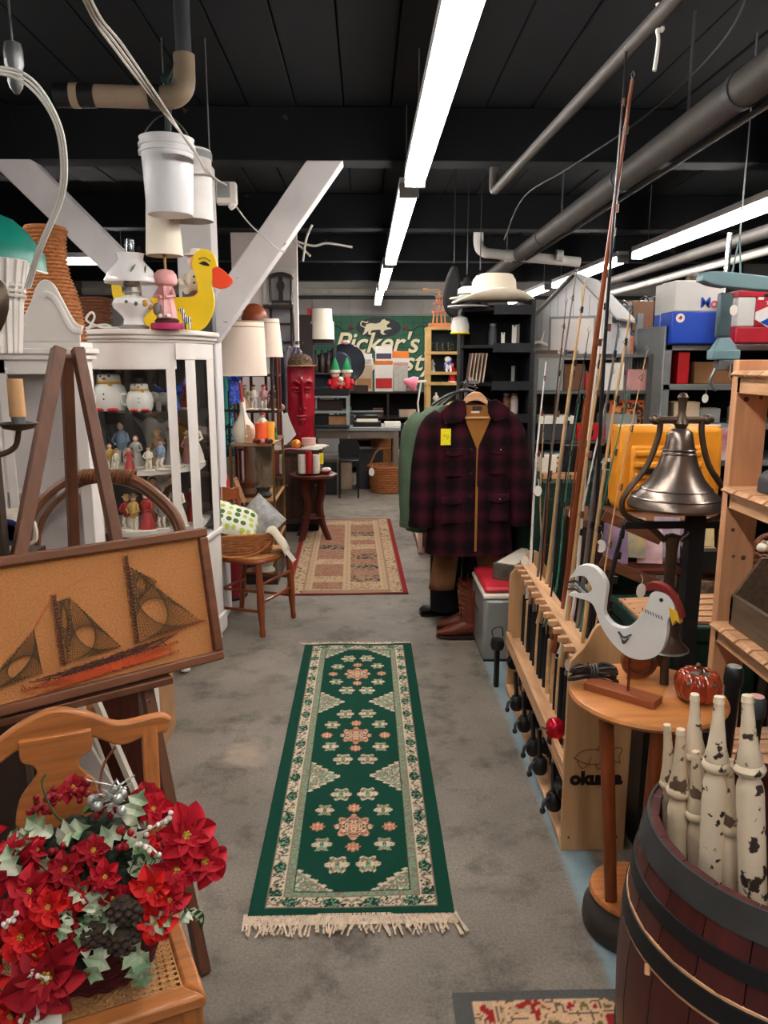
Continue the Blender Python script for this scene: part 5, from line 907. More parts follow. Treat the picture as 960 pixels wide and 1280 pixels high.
t = thing('gold_ornament', 'small gold ornament on the sideboard before the mask', 'ornament', (-.65,7.2,.781)); B().sph((0,0,.045),(.05,.035,.045),12).build('body', mat('gold_amber', (226,150,60), rough=.3, metal=.4), t); B().tube([(-.08,0,.05),(-.03,0,.05)],.01,7).build('spout', BRASS, t); B().lathe([(.03,0),(.03,.006),(0,.008)],n=12).build('foot', BRASS, t)
for i, (x, m_) in enumerate(((-.83,mat('navy_cloth', (40,44,66), rough=.85)),(-.74,mat('grey_cloth', (118,112,122), rough=.85)),(-.67,mat('slate_cloth', (90,84,96), rough=.85)))): garment(('navy','pale grey','slate')[i]+' garment hanging on the partition behind the red mask', (x,7.72,1.72), .13,.15,.8, m_, sleeves=False, rz=.2)
t = thing('coat_peg_rail', 'peg rail on the partition above the grey garments', 'rail', (-.75,7.775,1.75)); B().bb(-.14,.14,-.01,.01,0,.03).build('board', DWOOD, t)
for x in (-.05,.03,.1): B().cyl((x,0,.01),(x,-.05,.025),.006,n=7).build('peg', DWOOD, t)
# ---- round plant table with candles
t = thing('plant_table', 'small mahogany table with shaped legs at the far rug edge', 'table', (-.475,6.87,0))
B().lathe([(0,.57),(.2,.57),(.215,.58),(.215,.595),(.2,.6),(0,.6)], n=28, wob=.02).build('top', MAHOG, t); 
for k in range(4):
    a = PI/4+k*PI/2+.15; b = B(); c_, s_ = math.cos(a), math.sin(a); pts = [(.13,.57),(.14,.45),(.1,.33),(.11,.22),(.14,.12),(.2,0),(.16,0),(.11,.08),(.07,.2),(.05,.33),(.085,.45),(.06,.57)]
    Q = Matrix.Translation((0,0,0)) @ Matrix.Rotation(a,4,'Z'); b.M = Q; b.prism(bez2(pts,3), -.018,.018); b.build('leg', MAHOGZ, t, bevel=.003)
B().lathe([(0,.19),(.1,.19),(.11,.2),(.1,.21),(0,.21)], n=20).build('lower_shelf', MAHOG, t); B().lathe([(0,.6),(.1,.6),(.12,.615),(.11,.615),(.09,.607),(0,.607)], n=24, c=(-.03,-.06,0)).build('tray', BLACK, t)
candle('red candle between the two cream candles on the plant table', (-.505,6.78,.609), .028,.2, RED); candle('left cream pillar candle on the plant table', (-.568,6.8,.609), .034,.165, CREAM); candle('right cream pillar candle on the plant table', (-.44,6.8,.609), .034,.165, CREAM)
t = thing('tag_card', 'yellow price card behind the right cream candle', 'tag', (-.4,6.88,.62)); B().bb(-.02,.02,-.001,.001,.06,.16).build('card', YELLOW, t); B().cyl((0,0,-.01),(0,0,.06),.002,n=5).build('pin', STEEL, t)
t = thing('bird_dish', 'small red and white bird dish on the plant table', 'dish', (-.36,6.8,.601)); B().lathe([(0,0),(.03,0),(.055,.03),(.05,.03),(0,.01)], n=16).build('dish', REDG, t); B().sph((.01,0,.04),(.045,.025,.022),10).build('bird', WGLZ, t)
# ================================================================== BACK OF THE SHOP
SG = mat('sign_green', (34,92,66), rough=.5, var=.12, sc=3); SGD = mat('sign_dark', (26,34,36), rough=.5); CRM = mat('sign_cream', (240,226,190), rough=.5, var=.03)
t = thing('shop_sign', 'large green shop sign with cream lettering and a lion oval on the back wall', 'sign', (.35,YF-.02,0))
B().bb(-1.4,1.3,-.04,-.015,1.0,2.31).build('sign_panel', SG, t, bevel=.003); B().bb(-1.43,1.33,-.03,-.014,.97,2.34).build('sign_border', GREYP, t)
for x in [-1.25+.17*k for k in range(16)]: B().bb(x-.003,x+.003,-.0425,-.0395,1.0,2.31).build('panel_seam', SGD, t)
for z in (1.2,1.4,1.6,1.8,2.0,2.2): B().bb(-1.4,1.3,-.0425,-.0395,z-.003,z+.003).build('panel_seam', SGD, t)
text("Picker's", .46, 'lettering', CRM, t, (-.175,-.05,1.86), shear=.3, bold=.006, ext=.004, spacing=.98); text("Dynasty", .44, 'lettering', CRM, t, (.06,-.05,1.56), shear=.3, bold=.006, ext=.004)
text("Picker's", .46, 'letter_shadow', SGD, t, (-.16,-.043,1.845), shear=.3, bold=.008, ext=.001, spacing=.98); text("Dynasty", .44, 'letter_shadow', SGD, t, (.075,-.043,1.545), shear=.3, bold=.008, ext=.001)
b = B(); b.prism(circ(.37,32,(-.13,2.12),sy=.45), -.052,-.043); b.build('emblem_oval', SGD, t)
lion = [(-.22,.0),(-.2,.05),(-.13,.07),(-.04,.06),(.03,.08),(.06,.12),(.1,.13),(.13,.105),(.17,.1),(.19,.075),(.16,.06),(.13,.03),(.15,-.0),(.2,.0),(.22,-.02),(.15,-.03),(.1,-.04),(.08,-.08),(.13,-.1),(.08,-.11),(.04,-.09),(.03,-.03),(-.05,-.035),(-.11,-.04),(-.13,-.08),(-.08,-.1),(-.12,-.115),(-.17,-.1),(-.17,-.05),(-.2,-.08),(-.24,-.11),(-.27,-.1),(-.24,-.07)]
b = B(); b.prism([(x-.13,z*1.05+2.12) for x,z in lion], -.06,-.053); b.build('lion_emblem', CRM, t); b = B(); b.tube(bez([(-.35,-.056,2.12),(-.42,-.056,2.16),(-.4,-.056,2.22),(-.33,-.056,2.2),(-.3,-.056,2.22)],5),.009,6); b.build('lion_tail', CRM, t)
for s in (-1,1): B().tube(bez([(-.13+s*.4,-.046,2.12),(-.13+s*.55,-.046,2.07),(-.13+s*.7,-.046,2.15),(-.13+s*.9,-.046,2.06),(-.13+s*1.05,-.046,2.12)],5),.008,6).build('flourish', SGD, t); B().sph((-.13+s*.45,-.046,2.12),(.05,.006,.03),8).build('leaf_flourish', DRED, t)
# ---- dark bookcase under the sign with boxes on top
DKB = mat('dark_bookcase', (44,32,30), rough=.55)
t = thing('bookcase', 'dark low bookcase below the green sign', 'bookcase', (.32,11.15,0))
for x in (-.68,0,.66): B().bb(x-.015,x+.015,-.18,.2,0,1.14).build('side_panel', DKB, t)
for z in (.12,.5,.8,1.16): B().bb(-.69,.68,-.19,.2,z-.025,z).build('shelf', DKB, t)
B().bb(-.69,.68,.2,.22,0,1.16).build('back_panel', BLACKM, t)
def carton(label, loc, w, d, h, m, m2=None, rz=0, name='carton', word=None):
    t = thing(name, label, 'box', loc, rz); B().bb(-w/2,w/2,-d/2,d/2,0,h).build('body', m, t, bevel=.003)
    if m2: B().bb(-w*.44,w*.44,-d/2-.003,-d/2+.001,h*.12,h*.5).build('label_panel', m2, t)
    B().bb(-w/2,w/2,-.01,.01,h-.001,h+.002).build('tape', CARD, t); return t
PHOTO = mat('picture_print', (70,110,150), rough=.4, rgb2=(210,200,190), sc=14, var=.4); ORB = mat('orange_print', (226,120,40), rough=.5, var=.08); BEIG = mat('beige_box', (196,172,146), rough=.7); REDB = mat('red_box', (196,40,34), rough=.5)
carton('beige box with a picture lid, left on the bookcase', (-.02,11.1,1.161), .24,.2,.36, BEIG, CARD); carton('photo printed box on top of the beige box', (-.02,11.1,1.524), .23,.18,.16, PAPER, PHOTO)
carton('white box with a red base in the middle of the bookcase', (.26,11.05,1.161), .26,.18,.37, PAPER, REDB); carton('orange topped game box on the white and red box', (.26,11.05,1.534), .25,.18,.05, ORB); carton('tall white box standing on the orange game box', (.26,11.08,1.588), .24,.16,.2, PAPER, mat('blue_black_print', (60,60,80), rough=.5))
carton('pale grey box, right on the bookcase', (.5,11.1,1.161), .2,.18,.34, mat('speckled_box', (186,180,170), rough=.7, sc=20)); carton('white box with an orange lid on the pale grey box', (.5,11.1,1.504), .24,.18,.12, PAPER, mat('rose_print', (200,150,140), rough=.6)); carton('orange box topmost on the right stack', (.5,11.1,1.627), .23,.17,.09, ORB)
carton('small dark camera box right of the boxes on the bookcase', (.66,11.05,1.161), .16,.14,.1, DGREY, GREYP); carton('low dark wood box in front of the beige box', (-.06,10.99,1.161), .2,.04,.09, DWOOD); carton('tall brown card leaning left of the boxes', (-.25,11.12,1.161), .16,.04,.55, CARD)
for i, (x, z, w, h, m_, l) in enumerate(((-.17,.501,.42,.24,mat('blue_game', (48,104,150), rough=.5, rgb2=(120,170,200), sc=20),'blue printed box inside the dark bookcase'),(-.17,.801,.4,.05,mat('blue_case', (60,80,110), rough=.4),'flat blue case on the upper shelf of the bookcase'),(.5,.501,.2,.2,DGREY,'grey camera inside the right side of the bookcase'),(.6,.501,.14,.26,mat('olive_box', (90,80,70), rough=.6),'brown box at the right end inside the bookcase'),(.5,.801,.24,.1,BEIG,'beige box on the upper right shelf of the bookcase'),(.45,.121,.3,.2,PAPER,'white box low in the bookcase'))): carton(l, (x+.1,11.08,z), w,.2,h, m_, GREYP if i % 2 else None)
# ---- pink desk lamp and white stand on the dresser
t = thing('desk_lamp', 'white desk lamp with a pink shade on the pink topped dresser', 'lamp', (.53,7.55,.965)); B().lathe([(0,0),(.06,0),(.055,.02),(0,.025)], n=18).build('base', WGLZ, t); B().tube([(0,0,.02),(-.02,0,.22),(.01,0,.42)],.009,8).build('arm', WGLZ, t); b = B(); b.at((-.1,0,.42), ry=R(-75)).lathe([(.07,-.07),(.065,-.02),(.03,.03),(.02,.06),(.017,.06),(.06,-.022),(.066,-.07)], n=20); b.build('shade', mat('pink_shade', (226,130,150), rough=.5), t); B().tube([(-.07,0,.425),(.06,0,.43)],.012,8).build('head_bar', WGLZ, t)
# ---- pale dresser along the aisle, drawers facing left
t = thing('pale_dresser', 'pale wooden glass door cabinet along the right side of the aisle', 'dresser', (.62,7.0,0))
PD = mat('pale_pink_wood', (206,172,156), rough=.5, var=.08); PDB = mat('brown_side', (92,56,42), rough=.5)
B().bb(-.15,.35,-.75,.75,.06,.9).build('body', PDB, t); B().bb(-.2,.37,-.78,.78,.9,.94).build('top', PD, t, bevel=.006)
for y in (-.74,0,.74): B().bb(-.185,-.15,y-.03,y+.03,.02,.9).build('stile', PD, t, bevel=.004)
for z in (.06,.34,.62,.86): B().bb(-.18,-.15,-.74,.74,z-.02,z+.02).build('rail', PD, t, bevel=.004)
for y in (-.37,.37): B().sph((-.2,y,.6),.018,8).build('knob', WGLZ, t)
for y in (-.7,.7): B().bb(-.18,-.13,y-.03,y+.03,0,.06).build('foot', PD, t)
for i, (x, y, s, m_, l) in enumerate(((.6,6.5,.07,PINK,'pink cloth bundle at the near end of the dresser'),(.52,6.75,.06,mat('hot_pink', (226,70,110), rough=.5),'hot pink ornament on the dresser'),(.46,6.95,.06,CREAM,'cream ornament on the dresser beside the hot pink one'),(.5,7.2,.08,PINK,'pink basket on the dresser'),(.62,6.95,.08,CREAM,'cream jar at the back of the dresser'),(.66,7.15,.1,mat('coral_box', (214,104,84), rough=.5),'coral tin at the back of the dresser'),(.42,7.3,.07,BEIG,'beige candle jar on the dresser'))):
    t = thing('ornament', l, 'ornament', (x,y,.941)); B().lathe([(0,0),(s*.6,0),(s*.8,s*.3),(s*.75,s*1.0),(s*.4,s*1.4),(0,s*1.5)], n=12, wob=.06*(i%2)).build('body', m_, t); B().sph((0,0,s*1.6),s*.3,8).build('knob', m_, t)
t = thing('paper_stack', 'folded white papers at the near end of the dresser', 'papers', (.5,6.35,.941)); 
for k in range(3): B().box((0,.01*k,.006+.012*k),(.16,.1,.01),rz=.2*k).build('sheet', PAPER, t)
# ---- grey steel cart with elves
t = thing('steel_cart', 'grey steel television cart at the back left', 'cart', (-.43,9.4,.82))
for x in (-.22,.22):
    for y in (-.2,.2): B().bb(x-.018,x+.018,y-.018,y+.018,0,.35).build('post', GREYP, t)
for z in (.005,.17,.35): B().bb(-.24,.24,-.22,.22,z-.012,z+.012).build('shelf', GREYP if z > .1 else DGREY, t)
B().bb(-.235,.235,-.218,.218,.362,.44).build('black_deck', BLACK, t, bevel=.005)
t = thing('work_table', 'grey topped work table at the back with a wooden rail', 'table', (-.1,9.55,0))
B().bb(-.58,.52,-.3,.35,.76,.8).build('top', GREYP, t, bevel=.004); B().bb(-.55,.49,-.28,-.25,.67,.76).build('apron', mat('grey_brown_rail', (112,98,86), rough=.7), t)
for x in (-.54,.47):
    for y in (-.26,.31): B().bb(x-.03,x+.03,y-.03,y+.03,0,.76).build('leg', mat('grey_brown_rail', (112,98,86)), t)
t = thing('oval_tag', 'white oval tag hanging on the work table rail', 'tag', (-.2,9.255,.62)); B().prism(circ(.04,16,sy=1.4),-.002,.002).build('card', PAPER, t); B().cyl((0,0,.05),(0,0,.09),.002,n=5).build('string', STRING, t)
def elf(label, loc, rz):
    t = thing('elf_doll', label, 'doll', loc, rz); FE = mat('elf_green', (30,130,80), rough=.8); RS_ = mat('elf_red', (190,24,36), rough=.8)
    B().lathe([(.06,0),(.075,.03),(.06,.1),(.03,.13)], n=14).build('body', RS_, t); B().sph((0,0,.17),(.055,.05,.05),12).build('head', SKIN, t); B().lathe([(.07,.19),(.072,.215),(.06,.22)], n=16).build('hat_band', CREAM, t); B().lathe([(.062,.215),(.035,.3),(.008,.36),(0,.365)], n=14).build('hat', FE, t)
    for s in (-1,1): B().tube([(s*.055,0,.1),(s*.09,-.05,.05)],.022,7).build('arm', RS_, t); B().tube([(s*.035,-.04,.03),(s*.05,-.12,.025)],.024,7).build('leg', RS_, t)
elf('left elf doll with a green pointed hat on the steel cart', (-.36,9.28,1.261), .2); elf('right elf doll with a green pointed hat on the steel cart', (-.22,9.3,1.261), -.25)
t = thing('teddy_bear', 'small tan teddy between the two elf dolls', 'toy', (-.29,9.24,1.261)); B().sph((0,0,.05),(.035,.03,.045),10).build('body', TAN, t); B().sph((0,-.005,.11),.034,10).build('head', CREAM, t)
for s in (-1,1): B().sph((s*.025,0,.14),.012,7).build('ear', TAN, t); B().sph((s*.035,-.02,.06),(.014,.014,.025),7).build('arm', TAN, t)
t = thing('blue_chair', 'dark blue upholstered chair back behind the elf dolls', 'chair', (-.4,9.98,.8)); NB = mat('navy_vinyl', (36,44,58), rough=.45)
B().prism(bez2([(-.27,.45),(-.27,.75),(-.2,.86),(0,.9),(.15,.88),(.22,.75),(.22,.45)],5), -.03,.05).build('backrest', NB, t, bevel=.02); B().bb(-.25,.2,-.3,.0,.4,.47).build('seat', NB, t, bevel=.02)
for x in (-.2,.15): B().cyl((x,.0,0),(x,.0,.4),.015).build('leg', BLACK, t)
t = thing('round_mirror', 'dark round mirror with a bow leaning behind the elves', 'mirror', (-.25,10.05,1.26)); b = B(); b.at((0,0,.3), rx=R(84)).lathe([(0,0),(.22,0),(.25,.01),(.24,.02),(.22,.012),(0,.012)], n=30); b.build('glass', mat('dark_mirror', (60,66,76), rough=.15, metal=.5), t); B().sph((0,-.03,.56),(.06,.03,.03),8).build('bow', PINK, t); B().bb(-.04,.04,.0,.04,-.46,.1).build('stand', DWOOD, t)
t = thing('bottle_shelf', 'grey metal frame shelf with bottles above the steel cart', 'shelf', (-.52,9.9,.8))
for x in (-.2,.14):
    for y in (-.1,.1): B().bb(x-.015,x+.015,y-.015,y+.015,0,1.0).build('post', DGREY, t)
for z in (.64,1.0): B().bb(-.21,.15,-.11,.11,z-.02,z).build('shelf', DGREY, t)
for i, x in enumerate((-.62,-.54,-.46,-.4)): 
    t = thing('bottle', ('leftmost','second','third','rightmost')[i]+' dark bottle on the grey frame shelf', 'bottle', (x,9.85,1.441), group='bottles on the frame shelf'); B().lathe([(0,0),(.033,0),(.035,.02),(.035,.16),(.015,.21),(.013,.26),(.016,.27),(0,.272)], n=14).build('glass', mat('brown_glass', (60,42,34), rough=.15), t); B().cyl((0,0,.265),(0,0,.29),.014).build('cap', DGREY, t)
t = thing('lampshade_stack', 'stack of two cream drum lampshades on a dark cabinet', 'lampshade', (-.5,9.1,1.83)); B().lathe([(.145,0),(.14,.2),(.137,.2),(.142,0)], n=30).build('lower_shade', SHD, t); B().lathe([(.125,.19),(.118,.34),(.115,.34),(.122,.19)], n=30).build('upper_shade', SHD, t); B().lathe([(0,.335),(.118,.335),(.118,.341),(0,.341)], n=30).build('top_disc', SHD, t)
t = thing('tall_dark_cabinet', 'tall dark stepped cabinet behind the lampshade stack', 'cabinet', (-.66,9.15,0)); B().bb(-.12,.06,-.15,.15,0,2.0).build('body', DKB, t); B().bb(-.09,.05,-.12,.14,2.0,2.1).build('step', DKB, t); B().bb(-.04,.3,-.12,.15,1.79,1.829).build('side_bracket', DKB, t); B().bb(-.0,.04,-.13,.0,2.1,2.18).build('brick_block', REDG, t)
for i, (x, y, z, w, h, m_, l) in enumerate(((-.5,9.3,.0,.3,.4,BLACK,'black box under the work table on the left'),(.05,9.75,.0,.34,.5,DGREY,'dark crate under the work table'),(-.3,9.7,.0,.25,.35,BEIG,'beige box under the work table'))): carton(l, (x,y,z+.001), w,.3,h, m_)
carton('copper pan box inside the steel cart', (-.33,9.35,.838), .22,.2,.1, CARD); carton('dark device inside the steel cart', (-.52,9.35,.838), .16,.2,.12, BLACK); carton('dark box on the middle shelf of the steel cart', (-.43,9.38,1.003), .3,.2,.12, DWOOD)
t = thing('typewriter', 'black typewriter on the work table', 'typewriter', (.02,9.5,.801)); B().bb(-.17,.17,-.14,.14,0,.06).build('base', BLACK, t, bevel=.01); B().bb(-.14,.14,-.0,.13,.06,.14).build('carriage_box', BLACK, t, bevel=.02); B().cyl((-.2,.06,.16),(.2,.06,.16),.022).build('platen', DGREY, t)
for k in range(3): B().bb(-.13,.13,-.13+.035*k,-.11+.035*k,.06,.07+.01*k).build('key_row', BONE, t)
t = thing('bentwood_stool', 'black metal chair with thin legs before the work table', 'chair', (-.2,9.05,0)); B().bb(-.12,.12,-.12,.12,.42,.45).build('seat', BLACK, t, bevel=.01)
for x in (-.11,.11):
    for y in (-.11,.11): B().cyl((x,y,0),(x,y,.42),.011,n=8).build('leg', BLACK, t)
B().prism(bez2([(-.12,.45),(-.12,.62),(0,.68),(.12,.62),(.12,.45)],4), .1,.12).build('backrest', BLACK, t)
def wbasket(label, loc, r, h, m, handle=True, sx=1.2):
    t = thing('wicker_basket', label, 'basket', loc); B().lathe([(0,0),(r*.75,0),(r*.8,.02),(r,h),(r*.93,h),(r*.72,.03),(0,.02)], n=24, sx=sx).build('body', m, t); b = B()
    for k in range(int(h/.03)): z = .02+.03*k; rr = r*(.8+.2*z/h)+.003; b.tube([(rr*sx*math.cos(a*2*PI/28),rr*math.sin(a*2*PI/28),z+.005*(-1)**a) for a in range(29)],.009,5,cap=False)
    b.build('weave', m, t)['kind'] = 'stuff'
    if handle: B().tube(bez([(-r*.9*sx,0,h*.9),(-r*.5*sx,0,h*1.5),(r*.2,0,h*1.6)],6) if handle == 2 else bez([(-r*sx*.95,0,h*.9),(-r*.7*sx,0,h*1.4),(0,0,h*1.6),(r*.7*sx,0,h*1.4),(r*sx*.95,0,h*.9)],5),.012,7).build('handle', m, t)
wbasket('large wicker basket on the floor under the work table', (.26,9.35,0), .2,.34, WICK, 2); 
carton('tall wicker hamper behind the large wicker basket', (.2,9.95,.0), .26,.22,.62, WICK)
t = thing('basket_tag', 'white oval tag on the large wicker basket', 'tag', (.07,9.14,.28)); B().prism(circ(.035,14,sy=1.4),-.002,.002).build('card', PAPER, t); B().cyl((0,0,.04),(0.01,.02,.09),.002,n=5).build('string', STRING, t)
# ---- tan cabinet with glassware, model ship on top
TC = mat('tan_cabinet_paint', (190,152,92), rough=.5, var=.08)
t = thing('tan_cabinet', 'tan open cabinet with glassware right of the sign', 'cabinet', (.98,9.95,0))
for x in (-.215,.2): B().bb(x,x+.06,-.15,.15,0,1.99).build('side_panel', TC, t, bevel=.003)
for z in (.1,.7,1.32,1.45,1.7,2.0): B().bb(-.22,.27,-.16,.15,z-.035,z).build('shelf', TC, t, bevel=.003)
B().bb(-.2,.25,.13,.15,.05,2.0).build('back_panel', mat('teal_dark_back', (30,52,56), rough=.6), t); B().bb(-.16,.21,-.155,-.14,.1,.66).build('door', TC, t)
for i, x in enumerate((.84,.91,.98,1.05)):
    t = thing('glass_mug', ('leftmost','second','third','rightmost')[i]+' clear mug on the upper shelf of the tan cabinet', 'glass', (x,9.88,1.701), group='glass mugs in the tan cabinet'); B().lathe([(0,0),(.032,0),(.036,.11),(.033,.11),(.029,.01),(0,.01)], n=16).build('body', CLEAR, t); B().tube(bez([(.035,0,.09),(.06,0,.08),(.058,0,.04),(.034,0,.03)],4),.005,6).build('handle', CLEAR, t)
t = thing('china_dog', 'blue and white china dog on the middle shelf of the tan cabinet', 'figurine', (1.05,9.88,1.451)); B().sph((0,0,.07),(.06,.04,.07),12).build('body', fixed('delft', _print((40,80,190),(230,234,240),18)), t); B().sph((-.01,-.03,.155),(.042,.042,.04),10).build('head', WGLZ, t)
for s in (-1,1): B().sph((s*.035,-.01,.15),(.012,.02,.03),7).build('ear', BLUEG, t); B().cyl((s*.025,-.05,.0),(s*.025,-.045,.08),.014).build('leg', WGLZ, t)
fig('small glass figurine on the middle shelf of the tan cabinet', (.85,9.88,1.451), .16, PGREY); fig('white figurine low in the tan cabinet', (.9,9.88,1.0), .2, CREAM); fig('santa figurine with red hat beside the tan cabinet', (1.1,9.86,1.321), .24, RED, hat=RED)
t = thing('model_ship', 'orange wooden model windmill ship on top of the tan cabinet', 'model', (.93,9.92,2.001)); CP = mat('copper_wood', (196,120,76), rough=.45)
B().bb(-.13,.14,-.07,.07,0,.05).build('deck', CP, t, bevel=.006)
for x in (-.08,-.03,.03,.08): B().cyl((x,-.04,.05),(x*.75,-.03,.19),.008,n=7).build('post', CP, t); B().cyl((x,.04,.05),(x*.75,.03,.19),.008,n=7).build('post', CP, t)
for z, w in ((.19,.09),(.29,.07),(.37,.05)): B().bb(-w,w,-w*.6,w*.6,z-.012,z+.012).build('gallery', CP, t)
for x in (-.05,0,.05): B().cyl((x,-.02,.19),(x*.6,-.01,.38),.007,n=7).build('upper_post', CP, t)
B().cyl((0,0,.37),(0,0,.5),.009,n=7).build('mast', CP, t)
for s in (-1,1): B().prism([(s*.01,.45),(s*.2,.475),(s*.22,.45),(s*.2,.43)],-.05,-.045).build('blade', PINE, t)
t = thing('brick_box', 'small reddish box beside the model ship', 'box', (1.14,9.95,2.001)); B().bb(-.05,.09,-.06,.06,0,.13).build('body', REDG, t, bevel=.003); B().bb(-.055,.095,-.065,.065,.13,.145).build('lid', CARD, t)
for i, (y, z) in enumerate(((9.6,1.72),(9.5,1.5))): 
    t = thing('santa_ornament', ('upper','lower')[i]+' red and white santa ornament hanging by the tan cabinet', 'ornament', (1.21,9.775,z)); B().lathe([(.0,0),(.03,.02),(.035,.1),(.015,.14)], n=12).build('body', RED, t); B().sph((0,0,.16),.03,10).build('head', SKIN, t); B().sph((0,-.01,.145),(.028,.025,.03),8).build('beard', CREAM, t); B().lathe([(.032,.17),(.02,.21),(0,.24)], n=12).build('hat', RED, t); B().cyl((0,0,.23),(0,0,.4),.002,n=5).build('thread', STRING, t)
# ================================================================== COATS, BLACK SHELF, BOOTS, COOLER
t = thing('black_shelf_unit', 'tall black shelf unit behind the hanging coats', 'shelf', (.82,4.95,0))
BS = mat('black_laminate', (20,22,26), rough=.45, var=.2)
B().bb(.19,.215,-.17,.2,0,1.96).build('side_panel', BS, t, bevel=.003); B().bb(-.215,-.19,.05,.2,0,1.9).build('side_panel', BS, t, bevel=.003); B().bb(-.21,.21,.2,.215,0,1.95).build('back_panel', BLACKM, t)
for z in (.1,.6,1.02,1.26,1.46,1.69,1.915): B().prism([(-.21,.2),(.2,.2),(.2,-.17),(-.02,-.17),(-.21,.02)], z-.02,z, plane='xy').build('shelf', BS, t, bevel=.003)
for z in (1.26,1.46,1.69,1.915): B().bb(-.04,.2,-.172,-.162,z-.045,z+.01).build('shelf_lip', BS, t)
for i, (x, z, w, h, m_, l) in enumerate(((.93,1.692,.028,.12,PAPER,'white card hanging inside the top bay of the black shelf'),(.86,1.692,.022,.075,PAPER,'small white card left of the tall one in the top bay'),(.955,1.692,.014,.125,GREYP,'grey card right of the tall white one in the top bay'),(.93,1.462,.02,.1,GREYP,'grey strip hanging in the second bay of the black shelf'),(.69,1.461,.07,.03,PINK,'pink packet on the second bay of the black shelf'),(.7,1.282,.05,.02,PAPER,'white label low in the black shelf'))):
    t = thing('hang_card', l, 'card', (x,4.9,z)); B().bb(-w/2,w/2,-.003,.003,0,h).build('card', m_, t); B().bb(-w*.2,w*.2,-.005,.005,h-.012,h).build('clip', STEEL, t)
for i in range(5):
    t = thing('paper_sleeve', ('leftmost','second','third','fourth','rightmost')[i]+' brown folder leaning in the second bay of the black shelf', 'folder', (.66+.018*i,4.97-.03*i,1.461), group='folders in the black shelf'); B().box((0,0,.09),(.004,.13,.18),ry=.12).build('sleeve', mat('brown_folder', (112,92,84), rough=.7, rn=.3), t); B().box((.003,-.066,.09),(.006,.003,.18),ry=.12).build('edge', BEIG, t)
# hats on top
HATM = mat('cream_felt', (238,226,204), rough=.85, var=.04)
t = thing('cowboy_hat', 'cream felt western hat on top of the black shelf', 'hat', (.8,4.92,1.962), .15); t.scale = (1.25,1.25,1.35)
b = B(); n = 36; prof = [(.19,0),(.15,-.006),(.108,0),(.102,.03),(.096,.09),(.085,.115),(.05,.11),(0,.1)]; vs = []
for j, (r_, z) in enumerate(prof):
    for k in range(n):
        a = 2*PI*k/n; up_ = .045*abs(math.sin(a))**2 if j == 0 else (.014*abs(math.sin(a)) if j == 1 else 0); cr = -.02*math.exp(-(math.sin(a)/.4)**2) if j in (5,6) else 0
        vs.append((r_*1.12*math.cos(a), r_*.86*math.sin(a)*(1 if j > 1 else .95), z+up_*(1.0)+cr-(.012*math.cos(a)**2 if j == 0 else 0)))
b.add(vs, [(j*n+k,j*n+(k+1)%n,(j+1)*n+(k+1)%n,(j+1)*n+k) for j in range(len(prof)-1) for k in range(n)]); o = b.build('felt', HATM, t); o.modifiers.new('s','SOLIDIFY').thickness = .004
b = B(); b.lathe([(.112,.004),(.112,.024),(.108,.024)], n=30, sx=1.1, sy=.87); b.build('hat_band', TAN, t)
for i, (x, y, z, l) in enumerate(((.64,4.92,1.92,'grey felt cap poking out left of the cream hat'),(.66,5.0,1.975,'white straw hat stacked behind the cream hat'))):
    t = thing('stacked_hat', l, 'hat', (x,y,z), .3); B().lathe([(.13,0),(.125,.008),(.08,.012),(.075,.06),(.05,.075),(0,.078)], n=24).build('crown', (GREYP,HATM)[i], t); B().lathe([(.081,.012),(.081,.03),(.078,.03)], n=24).build('band', BLACK, t)
# white and yellow mug on the left of the shelf
t = thing('hard_hat', 'white helmet with a yellow trim hanging on the left of the black shelf', 'helmet', (.6,4.98,1.76)); B().lathe([(.055,0),(.06,.05),(.045,.1),(0,.115)], n=20).build('shell', WGLZ, t); B().lathe([(.06,.0),(.064,.006),(.058,.012)], n=20).build('trim', YELLOW, t); B().cyl((0,.0,.1),(0.02,.05,.17),.004,n=6).build('hook', STEEL, t)
# dangling dark tools behind
for i, (x, z) in enumerate(((.68,2.2),(.78,2.12),(.88,2.15))):
    t = thing('gear_bag', ('leftmost','middle','rightmost')[i]+' dark hanging gear behind the cream hat', 'gear', (x,6.1,z)); B().prism(bez2([(-.02,.1),(-.06,.0),(-.085,-.14),(-.05,-.25),(.03,-.28),(.07,-.16),(.05,-.02),(.02,.1)],4), -.03,.03).build('bag', BLACKM, t, bevel=.02); B().bb(-.05,.05,-.01,.01,-.12,.0).build('strap', DGREY, t); B().cyl((0,0,.12),(0,0,.8),.004,n=5).build('cord', BLACK, t)
# garment rail with hangers
t = thing('coat_rail', 'chrome coat rail in front of the black shelf', 'rail', (.6,4.55,1.465)); B().cyl((-.05,-.22,0),(.02,.24,0),.011).build('rail', CHROME, t); B().bar((.02,.24,.0),(.1,.26,.0),.02,.02).build('bracket', STEEL, t)
B().cyl((.02,.22,0),(.02,.22,-1.465),.012).build('post', STEEL, t); B().cyl((-.045,-.2,0),(.03,-.2,-.02),.006,n=6).build('front_peg', CHROME, t)
for i in range(5):
    t = thing('coat_hanger', ('nearest','second','third','fourth','farthest')[i]+' empty white hanger behind the plaid coat', 'hanger', (.57+.008*i,4.5+.045*i,1.455), R(20+6*i), 'empty hangers on the coat rail')
    B().tube(bez([(-.2,0,-.11),(-.1,0,-.055),(0,0,-.03),(.1,0,-.055),(.2,0,-.11)],5),.008,7).build('bar', WGLZ if i % 2 else BLACK, t); B().tube(bez([(0,0,-.03),(0,0,.01),(.015,0,.028),(.028,0,.01)],5),.003,6).build('hook', CHROME, t)
